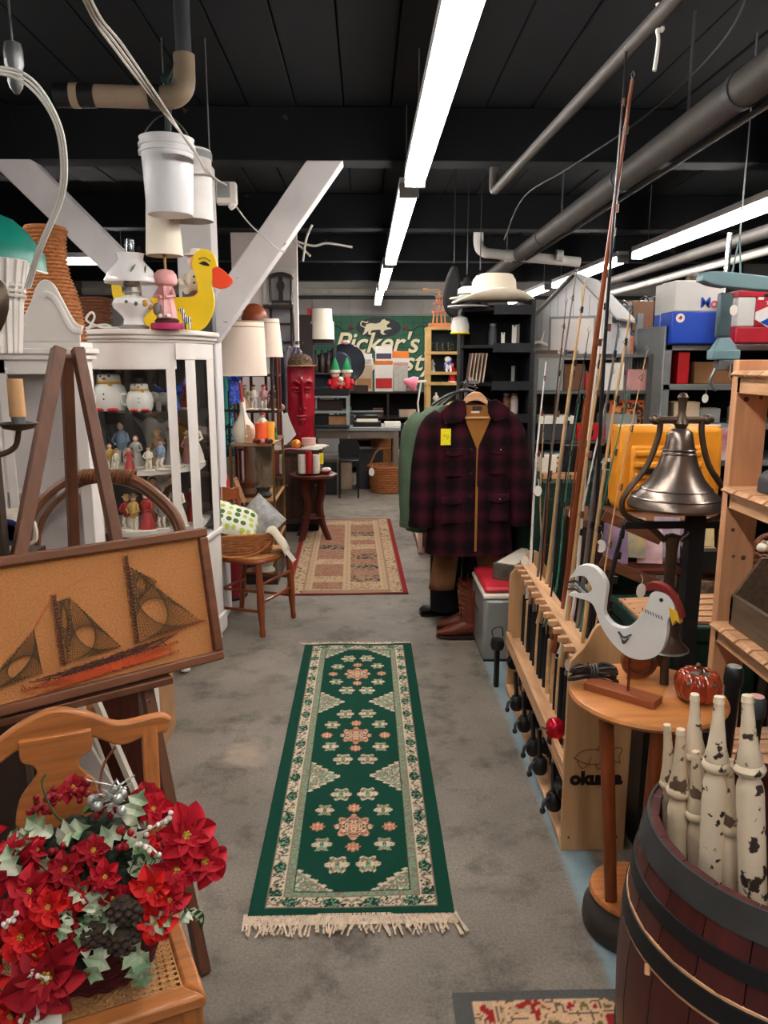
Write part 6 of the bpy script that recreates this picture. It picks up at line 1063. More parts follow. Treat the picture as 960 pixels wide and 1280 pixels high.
def _plaid(nt, N, L):
    p = N['Principled BSDF']; p.inputs['Roughness'].default_value = .95; p.inputs['Specular IOR Level'].default_value = .1; tc = N.new('ShaderNodeTexCoord'); s = N.new('ShaderNodeSeparateXYZ'); L.new(tc.outputs['Object'], s.inputs[0]); outs = []
    for ax, f in ((0,9.5),(2,8.5)):
        m = N.new('ShaderNodeMath'); m.operation = 'MULTIPLY'; L.new(s.outputs[ax], m.inputs[0]); m.inputs[1].default_value = f*6.28; q_ = N.new('ShaderNodeMath'); q_.operation = 'SINE'; L.new(m.outputs[0], q_.inputs[0]); outs.append(q_.outputs[0])
    a = N.new('ShaderNodeMath'); a.operation = 'ADD'; L.new(outs[0], a.inputs[0]); L.new(outs[1], a.inputs[1]); nz = N.new('ShaderNodeTexNoise'); nz.inputs['Scale'].default_value = 60; L.new(tc.outputs['Object'], nz.inputs['Vector'])
    b2 = N.new('ShaderNodeMath'); b2.operation = 'MULTIPLY_ADD'; L.new(nz.outputs[0], b2.inputs[0]); b2.inputs[1].default_value = .8; L.new(a.outputs[0], b2.inputs[2])
    mr = N.new('ShaderNodeMapRange'); L.new(b2.outputs[0], mr.inputs[0]); mr.inputs[1].default_value = -1.2; mr.inputs[2].default_value = 2.4
    r = N.new('ShaderNodeValToRGB'); L.new(mr.outputs[0], r.inputs[0]); e = r.color_ramp.elements; e[0].color = (*lin((24,14,17)),1); e[1].color = (*lin((62,22,32)),1); e[0].position = .1; e[1].position = .95; L.new(r.outputs[0], p.inputs['Base Color'])
PLAID = fixed('maroon_plaid', _plaid)
def jacket(name, label, loc, m, rz=0, wide=1, length=.86, lining=None, rows=16):
    """wool coat on a hanger: body, sleeves, collar, placket, pockets"""
    t = thing(name, label, 'coat', loc, rz); b = B(); n = 36; vs = []; k = rows
    for j in range(k+1):
        f = j/k; z = -.05-(length)*f; w = (.09+.15*min(1,f/.1)**.7)*wide if f < .1 else (.24+.012*math.sin(f*6)+.02*f)*wide; d = .05+.045*min(1,f/.15)+.03*f
        for i in range(n):
            a = 2*PI*i/n; fold = 1+.05*f*math.sin(7*a+f*3)
            vs.append((w*math.copysign(abs(math.cos(a))**.75,math.cos(a)), d*math.copysign(abs(math.sin(a))**.8,math.sin(a))*fold, z+.02*(1-f)*-abs(math.cos(a))*(1 if f < .12 else 0)))
    b.add(vs, [(j*n+i,j*n+(i+1)%n,(j+1)*n+(i+1)%n,(j+1)*n+i) for j in range(k) for i in range(n)]+[tuple(range(n))]); b.build('body', m, t)
    for s in (-1,1):
        B().tube(bez([(s*.17*wide,0,-.115),(s*.235*wide,-.005,-.22),(s*.272*wide,-.02,-.42),(s*.285*wide,-.04,-.62),(s*.29*wide,-.045,-.73)],4),[.05,.062,.07,.074]+[.076]*5+[.074]*4+[.07]*4,14).build('sleeve', m, t)
        B().cyl((s*.29*wide,-.045,-.715),(s*.2905*wide,-.046,-.745),.073,.072,n=14).build('cuff', m, t)
    return t
ct = jacket('plaid_coat', 'dark maroon plaid wool coat with mustard lining on a wooden hanger', (.6,4.36,1.41), PLAID, R(4)); MUSTL = mat('mustard_lining', (150,98,36), rough=.85)
B().prism([(-.075,-.055),(.085,-.055),(.09,-.12),(.02,-.285),(.012,-.3),(-.05,-.15)], -.108,-.1).build('lining', MUSTL, ct); B().bb(-.02,.035,-.112,-.107,-.085,-.06).build('maker_label', DWOOD, ct); B().bb(-.025,.02,-.1125,-.1075,-.098,-.088).build('size_label', BONE, ct)
for s, o_ in ((-1,0),(1,.01)):
    B().prism([(s*.06,-.035),(s*.11,-.02),(s*.19,-.075),(s*.185,-.135),(s*.1,-.15),(s*.068,-.1)] if s > 0 else [(s*.06,-.03),(s*.115,-.02),(s*.2,-.09),(s*.18,-.165),(s*.075,-.15),(s*.05,-.1)], -.125,-.108).build('collar', PLAID, ct, bevel=.008)
B().prism([(.018,-.29),(.034,-.29),(.03,-.88),(.004,-.88)], -.118,-.112).build('placket', PLAID, ct, bevel=.003); B().bar((.016,-.106,-.28),(.012,-.128,-.88),.007,.012).build('front_edge', MUSTL, ct)
for z in (-.3,-.43,-.56,-.7): B().cyl((-.025,-.128,z),(-.025,-.118,z),.011,n=12).build('button', BLACK, ct)
for x, z, w, h in ((.13,-.28,.1,.05),(.14,-.55,.12,.055),(-.13,-.56,.12,.055),(-.12,-.29,.1,.05)): B().prism([(x-w/2,z),(x+w/2,z),(x+w/2,z-h*.7),(x,z-h),(x-w/2,z-h*.7)], -.134,-.12).build('pocket_flap', PLAID, ct, bevel=.004); B().bb(x-w*.48,x+w*.48,-.124,-.116,z-.16,z).build('pocket', PLAID, ct, bevel=.004)
for x, z in ((.14,-.3),(.145,-.58)): B().sph((x,-.137,z),.006,8).build('snap', CHROME, ct)
t = thing('wooden_hanger', 'pale wooden hanger holding the plaid coat', 'hanger', (.602,4.27,1.41), R(4)); B().prism(bez2([(-.08,-.062),(-.06,-.02),(-.025,.012),(0,.018),(.03,.012),(.06,-.02),(.08,-.062),(.03,-.035),(0,-.03),(-.03,-.035),(-.08,-.062)],4)[:-1], -.03,-.012).build('shoulder', PINE, t, bevel=.004); B().bb(-.08,.08,-.028,-.016,-.128,-.118).build('trouser_bar', PINE, t); B().tube(bez([(0,-.02,.015),(0,-.01,.04),(.012,.03,.052),(.012,.08,.06)],4),.0028,6).build('hook', CHROME, t)
t = thing('yellow_tag', 'yellow price tag pinned to the plaid coat', 'tag', (.44,4.21,1.14), .1); B().bb(-.028,.028,-.001,.001,0,.09).build('card', YELLOW, t); B().tube([(0,0,.085),(.004,.01,.13)],.0015,5).build('string', BLACK, t); B().tube(bez([(-.015,-.0015,.06),(-.005,-.0015,.045),(.003,-.0015,.06),(.01,-.0015,.03),(.015,-.0015,.055)],4),.0009,4).build('pencil_scribble', DGREY, t)
gj = jacket('green_jacket', 'olive green jacket hanging left of the plaid coat', (.455,4.6,1.39), mat('olive_drab', (74,92,70), rough=.85, var=.15, sc=9), R(38), wide=.95, length=.74)
jacket('tan_jacket', 'tan jacket mostly hidden behind the green jacket', (.57,4.76,1.4), mat('tan_canvas', (170,138,80), rough=.85), R(40), wide=.8, length=.66)
TANW = mat('brown_canvas', (124,84,52), rough=.9, var=.12, sc=10)
t = thing('work_apron', 'brown canvas overcoat tails hanging below the plaid coat', 'garment', (.6,4.42,.62))
for s in (-1,1): cloth(10,8, lambda u,v,s=s: (s*(.035+.045*v*(1 if s > 0 else .9)+(.155)*u), .03*math.sin(4*u+2*v)-.04, -.37*v-.02*u*v*(s)), 'coat_tail', TANW, t, .006)
B().bb(-.2,.2,-.06,.06,0,.12).build('waist', TANW, t)
BT = mat('black_wool', (16,16,20), rough=.95)
t = thing('black_trousers', 'black trousers hanging below the coats', 'trousers', (.6,4.6,.05)); 
for s in (-1,1): B().tube([(s*.07,0,.78),(s*.1,0,.5),(s*.11,0,.2),(s*.11,0,.02)],[.1,.1,.095,.09],16).build('trouser_leg', BT, t)
B().lathe([(.0,.75),(.17,.75),(.16,.85),(.0,.86)], n=20, sy=.5).build('waist', BT, t)
# ---- shoes and boots
LEA = mat('black_leather', (22,22,25), rough=.35); BRL = mat('brown_boot_leather', (104,46,30), rough=.42, var=.2, sc=18, bump=.1)
def shoe(label, loc, rz):
    t = thing('black_shoe', label, 'shoe', loc, rz); b = B(); P = [(-.13,.03,.03),(-.11,.038,.05),(-.04,.04,.055),(.04,.034,.07),(.1,.032,.085),(.14,.028,.06)]; n = 14; vs = []
    for x, w, h in P:
        for i in range(n): a = 2*PI*i/n; vs.append((x, w*math.cos(a), .014+h*max(0,.5+.5*math.sin(a))))
    b.add(vs, [(j*n+i,j*n+(i+1)%n,(j+1)*n+(i+1)%n,(j+1)*n+i) for j in range(len(P)-1) for i in range(n)]+[tuple(range(n)),tuple((len(P)-1)*n+i for i in range(n))]); b.build('upper', LEA, t)
    B().prism([(x,w*1.06) for x,w,h in P]+[(x,-w*1.06) for x,w,h in P[::-1]], 0,.016, plane='xy').build('sole', BLACK, t)
    for k in range(3): B().tube([(-.02+.03*k,-.028,.068+.006*k),(-.02+.03*k,0,.08+.005*k),(-.02+.03*k,.028,.068+.006*k)],.003,5).build('lace', BLACK, t)
shoe('black laced shoe sticking out left under the coats', (.47,4.7,0), R(8)); shoe('second black shoe behind the brown boots', (.56,4.84,0), R(4))
def boot(label, loc, rz):
    t = thing('western_boot', label, 'boot', loc, rz); b = B(); n = 16; R_ = [((-.0,.3),.068,.055),((-.0,.22),.06,.05),((-.0,.14),.05,.045),((-.01,.09),.055,.042),((-.04,.06),.075,.04),((-.1,.045),.06,.036)]; vs = []
    rings = [(0,0,.31,.07,.055),(0,0,.22,.062,.05),(.005,0,.14,.052,.044),(.0,0,.1,.056,.042)]
    for x, y, z, rx, ry in rings:
        for i in range(n): a = 2*PI*i/n; vs.append((x+rx*math.cos(a), ry*math.sin(a), z+(.02*math.sin(a)**2*-1+.012 if z > .3 else 0)))
    b.add(vs, [(j*n+i,j*n+(i+1)%n,(j+1)*n+(i+1)%n,(j+1)*n+i) for j in range(3) for i in range(n)]); b.build('shaft', BRL, t)
    b = B(); P = [(.06,.036,.1),(.03,.042,.115),(-.02,.043,.11),(-.07,.042,.085),(-.12,.038,.06),(-.165,.026,.042),(-.195,.01,.028)]; vs = []
    for x, w, h in P:
        for i in range(n): a = 2*PI*i/n; vs.append((x, w*math.cos(a), .018+(h-.0)*max(0,.5+.5*math.sin(a))))
    b.add(vs, [(j*n+i,j*n+(i+1)%n,(j+1)*n+(i+1)%n,(j+1)*n+i) for j in range(len(P)-1) for i in range(n)]+[tuple(range(n)),tuple((len(P)-1)*n+i for i in range(n))]); b.build('foot', BRL, t)
    B().prism([(x-.004,w*1.08) for x,w,h in P]+[(x-.004,-w*1.08) for x,w,h in P[::-1]], .012,.022, plane='xy').build('sole', DWOOD, t); B().prism([(.062,.032),(.062,-.032),(.0,-.034),(.0,.034)], 0,.02, plane='xy').build('heel', BLACK, t)
    for k in range(5): 
        z = .15+.03*k
        for s in (-1,1): B().tube(bez([(-.062-.003*k,s*.006,z),(-.055-.003*k,s*.026,z+.014),(-.04,s*.042,z+.008)],3),.0022,5).build('stitching', mat('tan_stitch', (150,90,60), rough=.6), t)
    for s in (-1,1): B().tube([(0,s*.052,.27),(0,s*.055,.325),(.0,s*.05,.33)],.006,5,flat=.4).build('pull_strap', BRL, t)
boot('near tooled brown western boot beside the grey cooler', (.605,4.27,0), R(3)); boot('brown western boot standing behind the near one', (.62,4.42,0), R(6))
# ---- cooler with red lid, box on it
t = thing('cooler', 'grey metal cooler with a red lid on the floor', 'cooler', (.8,4.12,0)); CG = mat('cooler_silver', (150,152,150), rough=.35, metal=.4, var=.08)
B().bb(-.175,.2,-.22,.24,.0,.355).build('body', CG, t, bevel=.025); B().bb(-.178,.203,-.223,.243,.35,.38).build('rim', BONE, t, bevel=.01); B().bb(-.172,.197,-.215,.235,.38,.415).build('lid', mat('red_plastic', (190,40,52), rough=.45), t, bevel=.02); B().bb(-.183,-.174,-.06,.06,.22,.26).build('side_handle', STEEL, t, bevel=.003); B().bb(-.17,.195,-.215,.235,0,.012).build('base_trim', BLACK, t)
t = thing('camo_box', 'long camouflage carton lying on the red cooler lid', 'box', (.86,4.2,.416), R(-32)); B().bb(-.07,.07,-.2,.22,0,.09).build('body', mat('camo_print', (112,104,92), rough=.7, rgb2=(60,60,50), sc=16, var=.3), t, bevel=.003); B().bb(-.055,.055,-.18,.2,.09,.093).build('top_label', BONE, t)
# ================================================================== RIGHT MIDDLE: WIRE RACK, TOY BARN, STEEL SHELVES
WR = mat('rack_grey', (112,114,112), rough=.45, metal=.4)
t = thing('wire_rack', 'grey steel rack with wire ends carrying the white toy barn', 'rack', (1.415,5.1,0))
for x in (-.36,.36):
    for y in (-.26,.36): B().bb(x-.014,x+.014,y-.014,y+.014,0,1.635).build('post', WR, t)
for z in (.45,.82,1.1,1.41,1.635): B().bb(-.37,.37,-.27,.37,z-.02,z).build('shelf', WR, t, bevel=.002)
for x in (-.36,.36):
    for k in range(12): B().cyl((x,-.24+.05*k,1.12),(x,-.24+.05*k,1.62),.003,n=5).build('end_wire', STEEL, t)
B().bb(-.34,.34,.352,.358,.45,1.6).build('back_sheet', mat('back_sheet', (70,74,74), rough=.6), t)
t = thing('toy_barn', 'white wooden toy barn with a grey roof on the wire rack', 'toy barn', (1.36,5.02,1.637), R(-31)); BW = mat('barn_white', (214,214,216), rough=.6, var=.04); RF = mat('barn_roof', (140,138,136), rough=.8, var=.1, sc=30)
hw, dp, eh, ph = .235, .5, .24, .47
B().prism([(-hw,0),(hw,0),(hw,eh),(0,ph),(-hw,eh)], -.12,-.1).build('gable_front', BW, t); B().prism([(-hw,0),(hw,0),(hw,eh),(0,ph),(-hw,eh)], dp-.12,dp-.1).build('gable_rear', BW, t)
for s in (-1,1):
    B().bb(s*hw-.008,s*hw+.008,-.12,dp-.1,0,eh).build('side_wall', BW, t)
    B().bar((s*(hw+.05),-.16,eh-.045),(0,-.16,ph+.012),.012,.02,up=(0,1,0)) ; b = B(); b.add([(s*(hw+.045),-.165,eh-.04),(0,-.165,ph+.01),(0,dp-.06,ph+.01),(s*(hw+.045),dp-.06,eh-.04),(s*(hw+.045),-.165,eh-.028),(0,-.165,ph+.024),(0,dp-.06,ph+.024),(s*(hw+.045),dp-.06,eh-.028)], [(0,1,2,3),(7,6,5,4),(0,4,5,1),(1,5,6,2),(2,6,7,3),(3,7,4,0)]); b.build('roof_slope', RF, t)
for k in range(9):
    x = -.2+.05*k; B().bb(x-.0015,x+.0015,-.1215,-.1195,0,eh+(.22-abs(x))*.95).build('board_joint', GREYP, t)
B().bb(-.135,.135,-.128,-.119,0,.215).build('garage_door', WHITE, t, bevel=.002)
for a in ((-.15,-.135,-.13,-.119,0,.23),(.135,.15,-.13,-.119,0,.23),(-.15,.15,-.13,-.119,.215,.23)): B().bb(*a).build('door_trim', GREYP, t)
o = B().bb(hw+.006,hw+.014,.02,.08,.1,.2).build('window', DGREY, t); B().bb(hw+.012,hw+.018,.046,.054,.1,.2).build('muntin', WHITE, o); B().bb(hw+.012,hw+.018,.02,.08,.146,.154).build('muntin', WHITE, o)
B().bb(-.04,.05,-.128,-.122,.0,.02).build('door_latch', BLACK, t); B().bb(-hw-.02,hw+.02,-.13,dp-.09,-.002,.0).build('floor_board', GREYP, t)
# items on the wire rack
RK = [('grey steel toolbox on the second level of the wire rack',(1.15,4.92,1.411),.16,.2,.19,GREYP),('brown cigar box on the second level of the wire rack',(1.3,4.93,1.411),.13,.2,.16,BROWN),('red tool case on the second level of the wire rack',(1.42,4.9,1.101),.18,.16,.1,RED),('white bagged parts on the second level of the wire rack',(1.55,4.92,1.411),.13,.16,.17,PAPER),('pink and grey boxed parts beside the white bag',(1.7,4.92,1.411),.12,.16,.13,PINK),('pale record crate on the third level of the wire rack',(1.62,4.95,1.101),.2,.2,.16,GREYP),('game board box with pale letters on the third level',(1.2,4.9,1.101),.24,.18,.1,DGREY),('white sheet box on the dark game box',(1.2,4.9,1.204),.22,.16,.05,PAPER)]
for l, p, w, d, h, m_ in RK: carton(l, p, w, d, h, m_, None, rz=0)
for i in range(6):
    m_ = (mat('orange_book', (206,110,60), rough=.6), mat('tan_book', (186,150,110), rough=.6), mat('teal_book', (60,100,110), rough=.6))[i % 3]; t = thing('flat_book', ('lowest','second lowest','third','fourth','fifth','topmost')[i]+' book of the flat stack on the wire rack', 'book', (1.19,4.92,.821+.034*i), .03*(i%2), 'stacked books on the wire rack'); B().bb(-.12,.12,-.09,.09,0,.006).build('cover', m_, t); B().bb(-.12,.12,-.09,.09,.027,.033).build('cover', m_, t); B().bb(-.116,.12,-.085,.085,.006,.027).build('pages', PAPER, t); B().bb(-.121,-.118,-.09,.09,0,.033).build('spine', m_, t)
t = thing('orange_poster', 'orange framed picture leaning on the wire rack', 'picture', (1.66,4.86,1.1), R(-12), rx=R(-18)); B().bb(-.11,.12,-.006,.006,0,.26).build('frame', mat('orange_frame', (206,96,40), rough=.5), t, bevel=.003); B().bb(-.09,.1,-.009,-.005,.02,.24).build('print', fixed('poster_print', _print((40,26,22),(206,120,60),22)), t)
t = thing('crystal_jar', 'cut glass block on the left corner of the wire rack', 'glass', (1.09,4.9,1.43)); B().bb(-.04,.04,-.05,.05,.0,.12).build('block', fixed('glass_brick', _glass((.6,.66,.58), .3, .15)), t, bevel=.006); B().bb(-.045,.045,-.055,.055,-.018,.0).build('tray', BONE, t)
t = thing('antler_shed', 'pale forked antler lying above the wire rack corner', 'antler', (1.12,5.0,1.66)); B().tube(bez([(-.1,0,0),(-.02,0,.05),(.08,0,.02),(.14,0,.08)]),[.012]*8+[.01]*8+[.008]*8+[.004],7).build('beam', BONE, t); B().tube([(-.0,0,.05),(.02,0,.12)],[.009,.003],6).build('tine', BONE, t); B().bb(-.12,.1,-.05,.05,-.025,-.0).build('brown_box', BROWN, t)
t = thing('mannequin_arm_prop', 'pale mannequin arm lying beside the black shelf top', 'mannequin part', (1.06,5.42,1.84), R(-20)); B().tube(bez([(-.1,0,.05),(0,0,.04),(.08,0,.0),(.13,0,-.02)]),[.028]*8+[.024]*8+[.018]*8+[.014],8).build('arm', SKIN, t); B().sph((.15,0,-.03),(.03,.016,.012),8).build('hand', SKIN, t); B().bb(-.16,.2,-.1,.1,-.06,-.03).build('brown_tray', BROWN, t); B().bb(-.12,.16,-.06,.06,-.2,-.06).build('brown_crate', BROWN, t)
# dark green cabinet below
GM2 = mat('dark_green_steel', (20,52,42), rough=.45, var=.12)
t = thing('green_cabinet', 'dark green steel tool cabinet behind the fishing rods', 'cabinet', (1.25,4.45,0)); B().bb(-.3,.35,-.25,.25,.05,.9).build('body', GM2, t, bevel=.005); 
for z in (.1,.36,.62): B().bb(-.27,.32,-.262,-.25,z,z+.22).build('drawer', GM2, t, bevel=.005); B().bb(-.05,.1,-.275,-.262,z+.15,z+.17).build('pull', DGREY, t)
B().bb(-.305,.355,-.255,.255,.9,.93).build('top', GM2, t, bevel=.004); B().bb(-.29,.34,-.24,.24,0,.05).build('plinth', BLACKM, t)
for i, (l, p, w, d, h, m_) in enumerate((('bundle of tan wooden slats on the green cabinet',(1.12,4.35,.931),.22,.1,.03,PINE),('cream box tied with cord on the green cabinet',(1.05,4.4,.962),.09,.09,.1,BONE),('dark machine part on the green cabinet',(1.22,4.45,.931),.12,.12,.18,BLACK))): carton(l, p, w, d, h, m_)
# ---- grey steel shelving with cans
t = thing('steel_shelving', 'tall grey steel shelving on the right', 'shelving', (2.45,4.95,0)); SH = mat('shelving_grey', (128,130,130), rough=.5, metal=.2)
for x in (-.63,.7):
    for y in (-.26,.26): B().bb(x-.02,x+.02,y-.02,y+.02,0,1.69 if y < 0 else 1.9).build('post', SH, t)
for z in (.35,.68,.99,1.215,1.455,1.69): B().bb(-.65,.72,-.28,.28,z-.035,z).build('shelf', SH, t, bevel=.003)
B().bb(-.66,-.645,-.28,.2,1.2,1.8).build('end_sheet', SH, t, bevel=.01); B().bb(-.64,.7,.27,.28,.1,1.69).build('back_sheet', BLACKM, t)
MB = mat('can_blue', (24,70,180), rough=.4, var=.08, wear=((120,120,130), .75, 8)); MW = mat('can_white', (206,204,200), rough=.45, var=.06, wear=((140,120,110), .72, 7)); MRD = mat('can_red', (176,32,48), rough=.4, var=.1)
t = thing('oil_can', 'blue and white oil can with red and blue lettering on the top shelf', 'can', (1.955,4.7,1.691)); B().bb(-.145,.145,-.08,.12,0,.19).build('blue_body', MB, t, bevel=.01); B().bb(-.1455,.1455,-.0805,.1205,.185,.365).build('white_body', MW, t, bevel=.01); B().tube(bez([(-.05,0,.36),(-.03,0,.4),(.04,0,.4),(.06,0,.36)]),.008,7).build('handle', STEEL, t); B().cyl((.0,.04,.36),(.0,.04,.41),.022).build('spout_cap', BROWN, t)
for ch, x, m_ in (('M',.048,MB),('o',.1,MRD),('b',.136,MB)): 
    text(ch, .085, 'lettering', m_, t, (x-.005,-.0835,.235), bold=.0008)
b = B(); b.prism(circ(.026,20,(-.1,.15)), -.084,-.081); b.build('round_badge', PAPER, t); b = B(); b.prism([(-.112,.145),(-.1,.165),(-.088,.155),(-.095,.14)], -.0855,-.084); b.build('badge_mark', MRD, t)
t = thing('motor_oil_tin', 'red white and blue oil tin with a diamond emblem at the right edge', 'can', (2.27,4.42,1.691)); B().bb(-.2,.16,-.06,.1,0,.09).build('lower_body', MRD, t, bevel=.008); B().bb(-.2,-.1,-.0605,.1,.09,.25).build('pale_side', MW, t, bevel=.008); B().bb(-.1,.16,-.06,.1,.09,.25).build('red_body', MRD, t, bevel=.008); B().bb(-.2,.16,-.0605,.1,.25,.285).build('top_band', MRD, t, bevel=.006)
for k in range(8):
    for j in range(2):
        if (k+j) % 2 == 0: B().bb(-.09+.03*k,-.06+.03*k,-.064,-.06,.235+.015*j,.25+.015*j).build('checker', (WGLZ,BLACK)[k%2], t)
B().prism([(-.1,.17),(.06,.24),(.16,.19),(.16,.09),(.03,.055),(-.1,.13)], -.066,-.061).build('white_diamond', WGLZ, t); B().prism([(-.07,.115),(.03,.07),(.15,.1),(.15,.135),(.0,.15)], -.069,-.066).build('blue_wedge', MB, t); text('LeMans', .062, 'lettering', MRD, t, (.065,-.071,.17), rot=(PI/2,-R(12),0), bold=.001)
b = B(); b.prism([(.018*(1 if j%2==0 else .42)*math.cos(PI/2+j*PI/5)-.03, .018*(1 if j%2==0 else .42)*math.sin(PI/2+j*PI/5)+.222) for j in range(10)], -.067,-.0605); b.build('star', WGLZ, t)
SHI = [('brown cardboard flap between the two cans',(2.16,4.85,1.691),.1,.1,.3,CARD),('red upright cash box on the second shelf',(1.93,4.78,1.456),.07,.16,.19,RED),('two tone cardboard box on the second shelf',(2.15,4.85,1.456),.26,.2,.13,CARD),('cream carton with black script on the third shelf',(1.97,4.78,1.216),.16,.16,.13,BEIG),('grey tin on the third shelf',(2.12,4.78,1.216),.13,.14,.09,GREYP),('yellow and red toy game box behind the barn',(1.78,5.5,1.64),.2,.06,.12,mat('game_print', (220,200,120), rough=.5, rgb2=(190,40,60), sc=9, var=.1)),('green packet under the toy game box',(1.72,5.46,1.64),.1,.03,.03,GREEN),('dark storage tub on the fourth shelf',(2.1,4.85,.991),.3,.3,.17,DGREY)]
for l, p, w, d, h, m_ in SHI: carton(l, p, w, d, h, m_)
t = thing('white_post_sign', 'tall white metal panel standing left of the blue oil can', 'panel', (1.83,4.82,1.69)); B().bb(-.02,.02,-.01,.1,.0,.36).build('panel', MW, t, bevel=.004); B().bb(-.022,-.02,0,.09,.02,.18).build('blue_patch', MB, t)
for i in range(4):
    t = thing('dark_toolcase', ('blue','grey','brown','black')[i]+' case stacked high behind the toy barn', 'case', (1.75+.16*i,5.95,1.75+.03*i)); B().bb(-.09,.09,-.1,.1,0,.22).build('body', (mat('blue_case2', (60,70,110), rough=.6),DGREY,BROWN,BLACK)[i], t, bevel=.006); B().tube(bez([(-.04,-.1,.22),(0,-.1,.25),(.04,-.1,.22)],4),.007,6).build('handle', BLACK, t)
t = thing('rear_shelving', 'dark shelving behind the toy barn carrying cases', 'shelving', (2.0,6.0,0))
for z in (.5,1.1,1.74): B().bb(-.9,.9,-.2,.2,z-.03,z).build('shelf', BLACKM, t)
for x in (-.88,.88): B().bb(x-.02,x+.02,-.2,.2,0,1.74).build('post', BLACKM, t)
# ---- outboard motor hanging
OB = mat('pale_teal_enamel', (108,138,144), rough=.4, var=.08, wear=((90,100,104), .72, 9)); OBD = mat('teal_grey', (74,92,98), rough=.4, metal=.3)
t = thing('outboard_motor', 'pale teal trolling motor hanging from the ceiling by its shaft', 'outboard motor', (1.66,3.6,1.5))
B().prism(bez2([(-.14,.45),(-.13,.485),(-.05,.49),(.2,.465),(.38,.44),(.39,.4),(.2,.405),(-.05,.425),(-.14,.45)],4)[:-1], -.04,.04).build('tiller_housing', OB, t, bevel=.01); B().cyl((-.02,0,.2),(-.015,0,.66),.012).build('shaft', CHROME, t)
b = B(); b.add([(-.06+.0,-.03,.14),(.06,-.03,.14),(.06,.03,.14),(-.06,.03,.14),(-.028,-.02,.2),(.02,-.02,.2),(.02,.02,.2),(-.028,.02,.2)], [(0,1,2,3),(4,5,6,7),(0,1,5,4),(1,2,6,5),(2,3,7,6),(3,0,4,7)]); b.bb(-.065,.065,-.035,.035,.1,.145); b.build('clamp_head', OB, t, bevel=.006); B().bb(-.045,.02,-.018,.018,.2,.4).build('leg_fairing', OBD, t, bevel=.01)
B().bb(-.03,.05,-.03,.03,.05,.1).build('clamp_jaw', STEEL, t, bevel=.005); B().cyl((.02,-.04,.08),(.02,-.04,.02),.008,n=8).build('clamp_screw', CHROME, t); B().bar((.02,-.05,.02),(.05,-.05,.0),.012,.006).build('screw_handle', CHROME, t); B().tube(bez([(-.03,0,.06),(-.05,0,.0),(-.02,0,-.04)],4),.008,6).build('hook', STEEL, t)
B().tube([(.005,0,.46),(.03,0,.65),(.05,0,.46)],.006,6).build('hanging_strap', OB, t); B().cyl((.03,0,.63),(.03,0,1.48),.004,n=6).build('hanging_wire', STEEL, t)
price_tag('white oval tag hanging on the trolling motor leg', (1.665,3.545,1.82), .018); price_tag('white oval tag hanging from the third steel shelf', (2.06,4.66,1.37), .02)
# ---- yellow hard case
YC = mat('yellow_hard_plastic', (226,146,36), rough=.45, var=.05)
t = thing('yellow_case', 'large yellow ribbed plastic equipment case', 'case', (1.62,4.05,.8)); 
B().prism([(-.27,.0),(.27,0),(.28,.2),(.27,.455),(-.27,.455),(-.28,.2)], -.04,.14).build('shell', YC, t, bevel=.03); B().prism([(-.225,.03),(.225,.03),(.18,.36),(-.225,.36)], -.07,-.04).build('front_panel', YC, t, bevel=.015)
for k in range(5): B().bb(-.21,.17-.006*k,-.085,-.065,.06+.06*k,.095+.06*k).build('rib', YC, t, bevel=.01)
B().bb(-.05,.05,-.092,-.07,.395,.415).build('logo_plate', DGREY, t); B().bb(-.18,-.07,-.1,-.075,.215,.245).build('latch', BLACK, t, bevel=.004); B().bb(-.275,.275,.02,.03,.45,.462).build('lid_seam', BONE, t); B().bb(-.27,.27,.14,.15,.0,.455).build('back_shell', YC, t, bevel=.005)
t = thing('work_bench', 'wooden bench under the yellow case', 'bench', (1.5,3.9,0)); B().bb(-.4,.5,-.1,.32,.76,.8).build('top', mat('bench_top', (110,70,48), rough=.6), t, bevel=.004)
for x in (-.36,.46):
    for y in (-.06,.28): B().bb(x-.035,x+.035,y-.035,y+.035,0,.76).build('leg', DWOOD, t)
B().bb(-.38,.48,-.06,.28,.3,.33).build('lower_shelf', DWOOD, t)
# ---- books, papers on low shelf behind bell
MAGS = [mat('magazine_%d' % i, c, rough=.4, rgb2=c2, sc=9, var=.2) for i, (c, c2) in enumerate((((190,150,170),(120,110,150)),((90,140,170),(230,190,90)),((200,120,140),(240,220,220)),((120,90,130),(200,190,190))))]
for i in range(6):
    t = thing('magazine', ('first','second','third','fourth','fifth','sixth')[i]+' magazine from the left in the slanted rack behind the bell', 'magazine', (1.22+.085*i,3.62,.62+.03*(i%2)), R(-10), 'magazines in the slanted rack', rx=R(-20)); B().bb(-.06,.06,-.004,.004,0,.2).build('cover', MAGS[i%4], t); B().bb(-.055,.058,.004,.006,.004,.196).build('pages', PAPER, t)
t = thing('magazine_rack', 'dark slatted magazine rack behind the brass bell', 'rack', (1.42,3.62,0))
for z in (.42,.6): B().bb(-.3,.36,-.06,.1,z-.02,z).build('shelf', MAHOG, t)
for a, c in (((-.3,-.09,.88),(-.02,-.09,.76)),((-.3,-.09,.66),(-.02,-.09,.54))): B().bar(a,c,.02,.05,up=(0,0,1)).build('slat', WALNX, t)
for x in (-.3,.36): B().bb(x-.015,x+.015,-.06,.1,0,.9).build('upright', DWOOD, t)
for i, (l, p, w, d, h, m_) in enumerate((('dark knitted bag on the shelf behind the bell',(1.62,3.6,.601),.16,.14,.1,BLACKM),('lace covered box on the shelf behind the bell',(1.64,3.6,.421),.18,.14,.13,mat('lace_tan', (170,140,116), rough=.9, rgb2=(110,80,64), sc=40)),('brown leather case low behind the bell',(1.5,3.62,.0),.3,.2,.28,BROWN))): carton(l, p, w, d, h, m_)
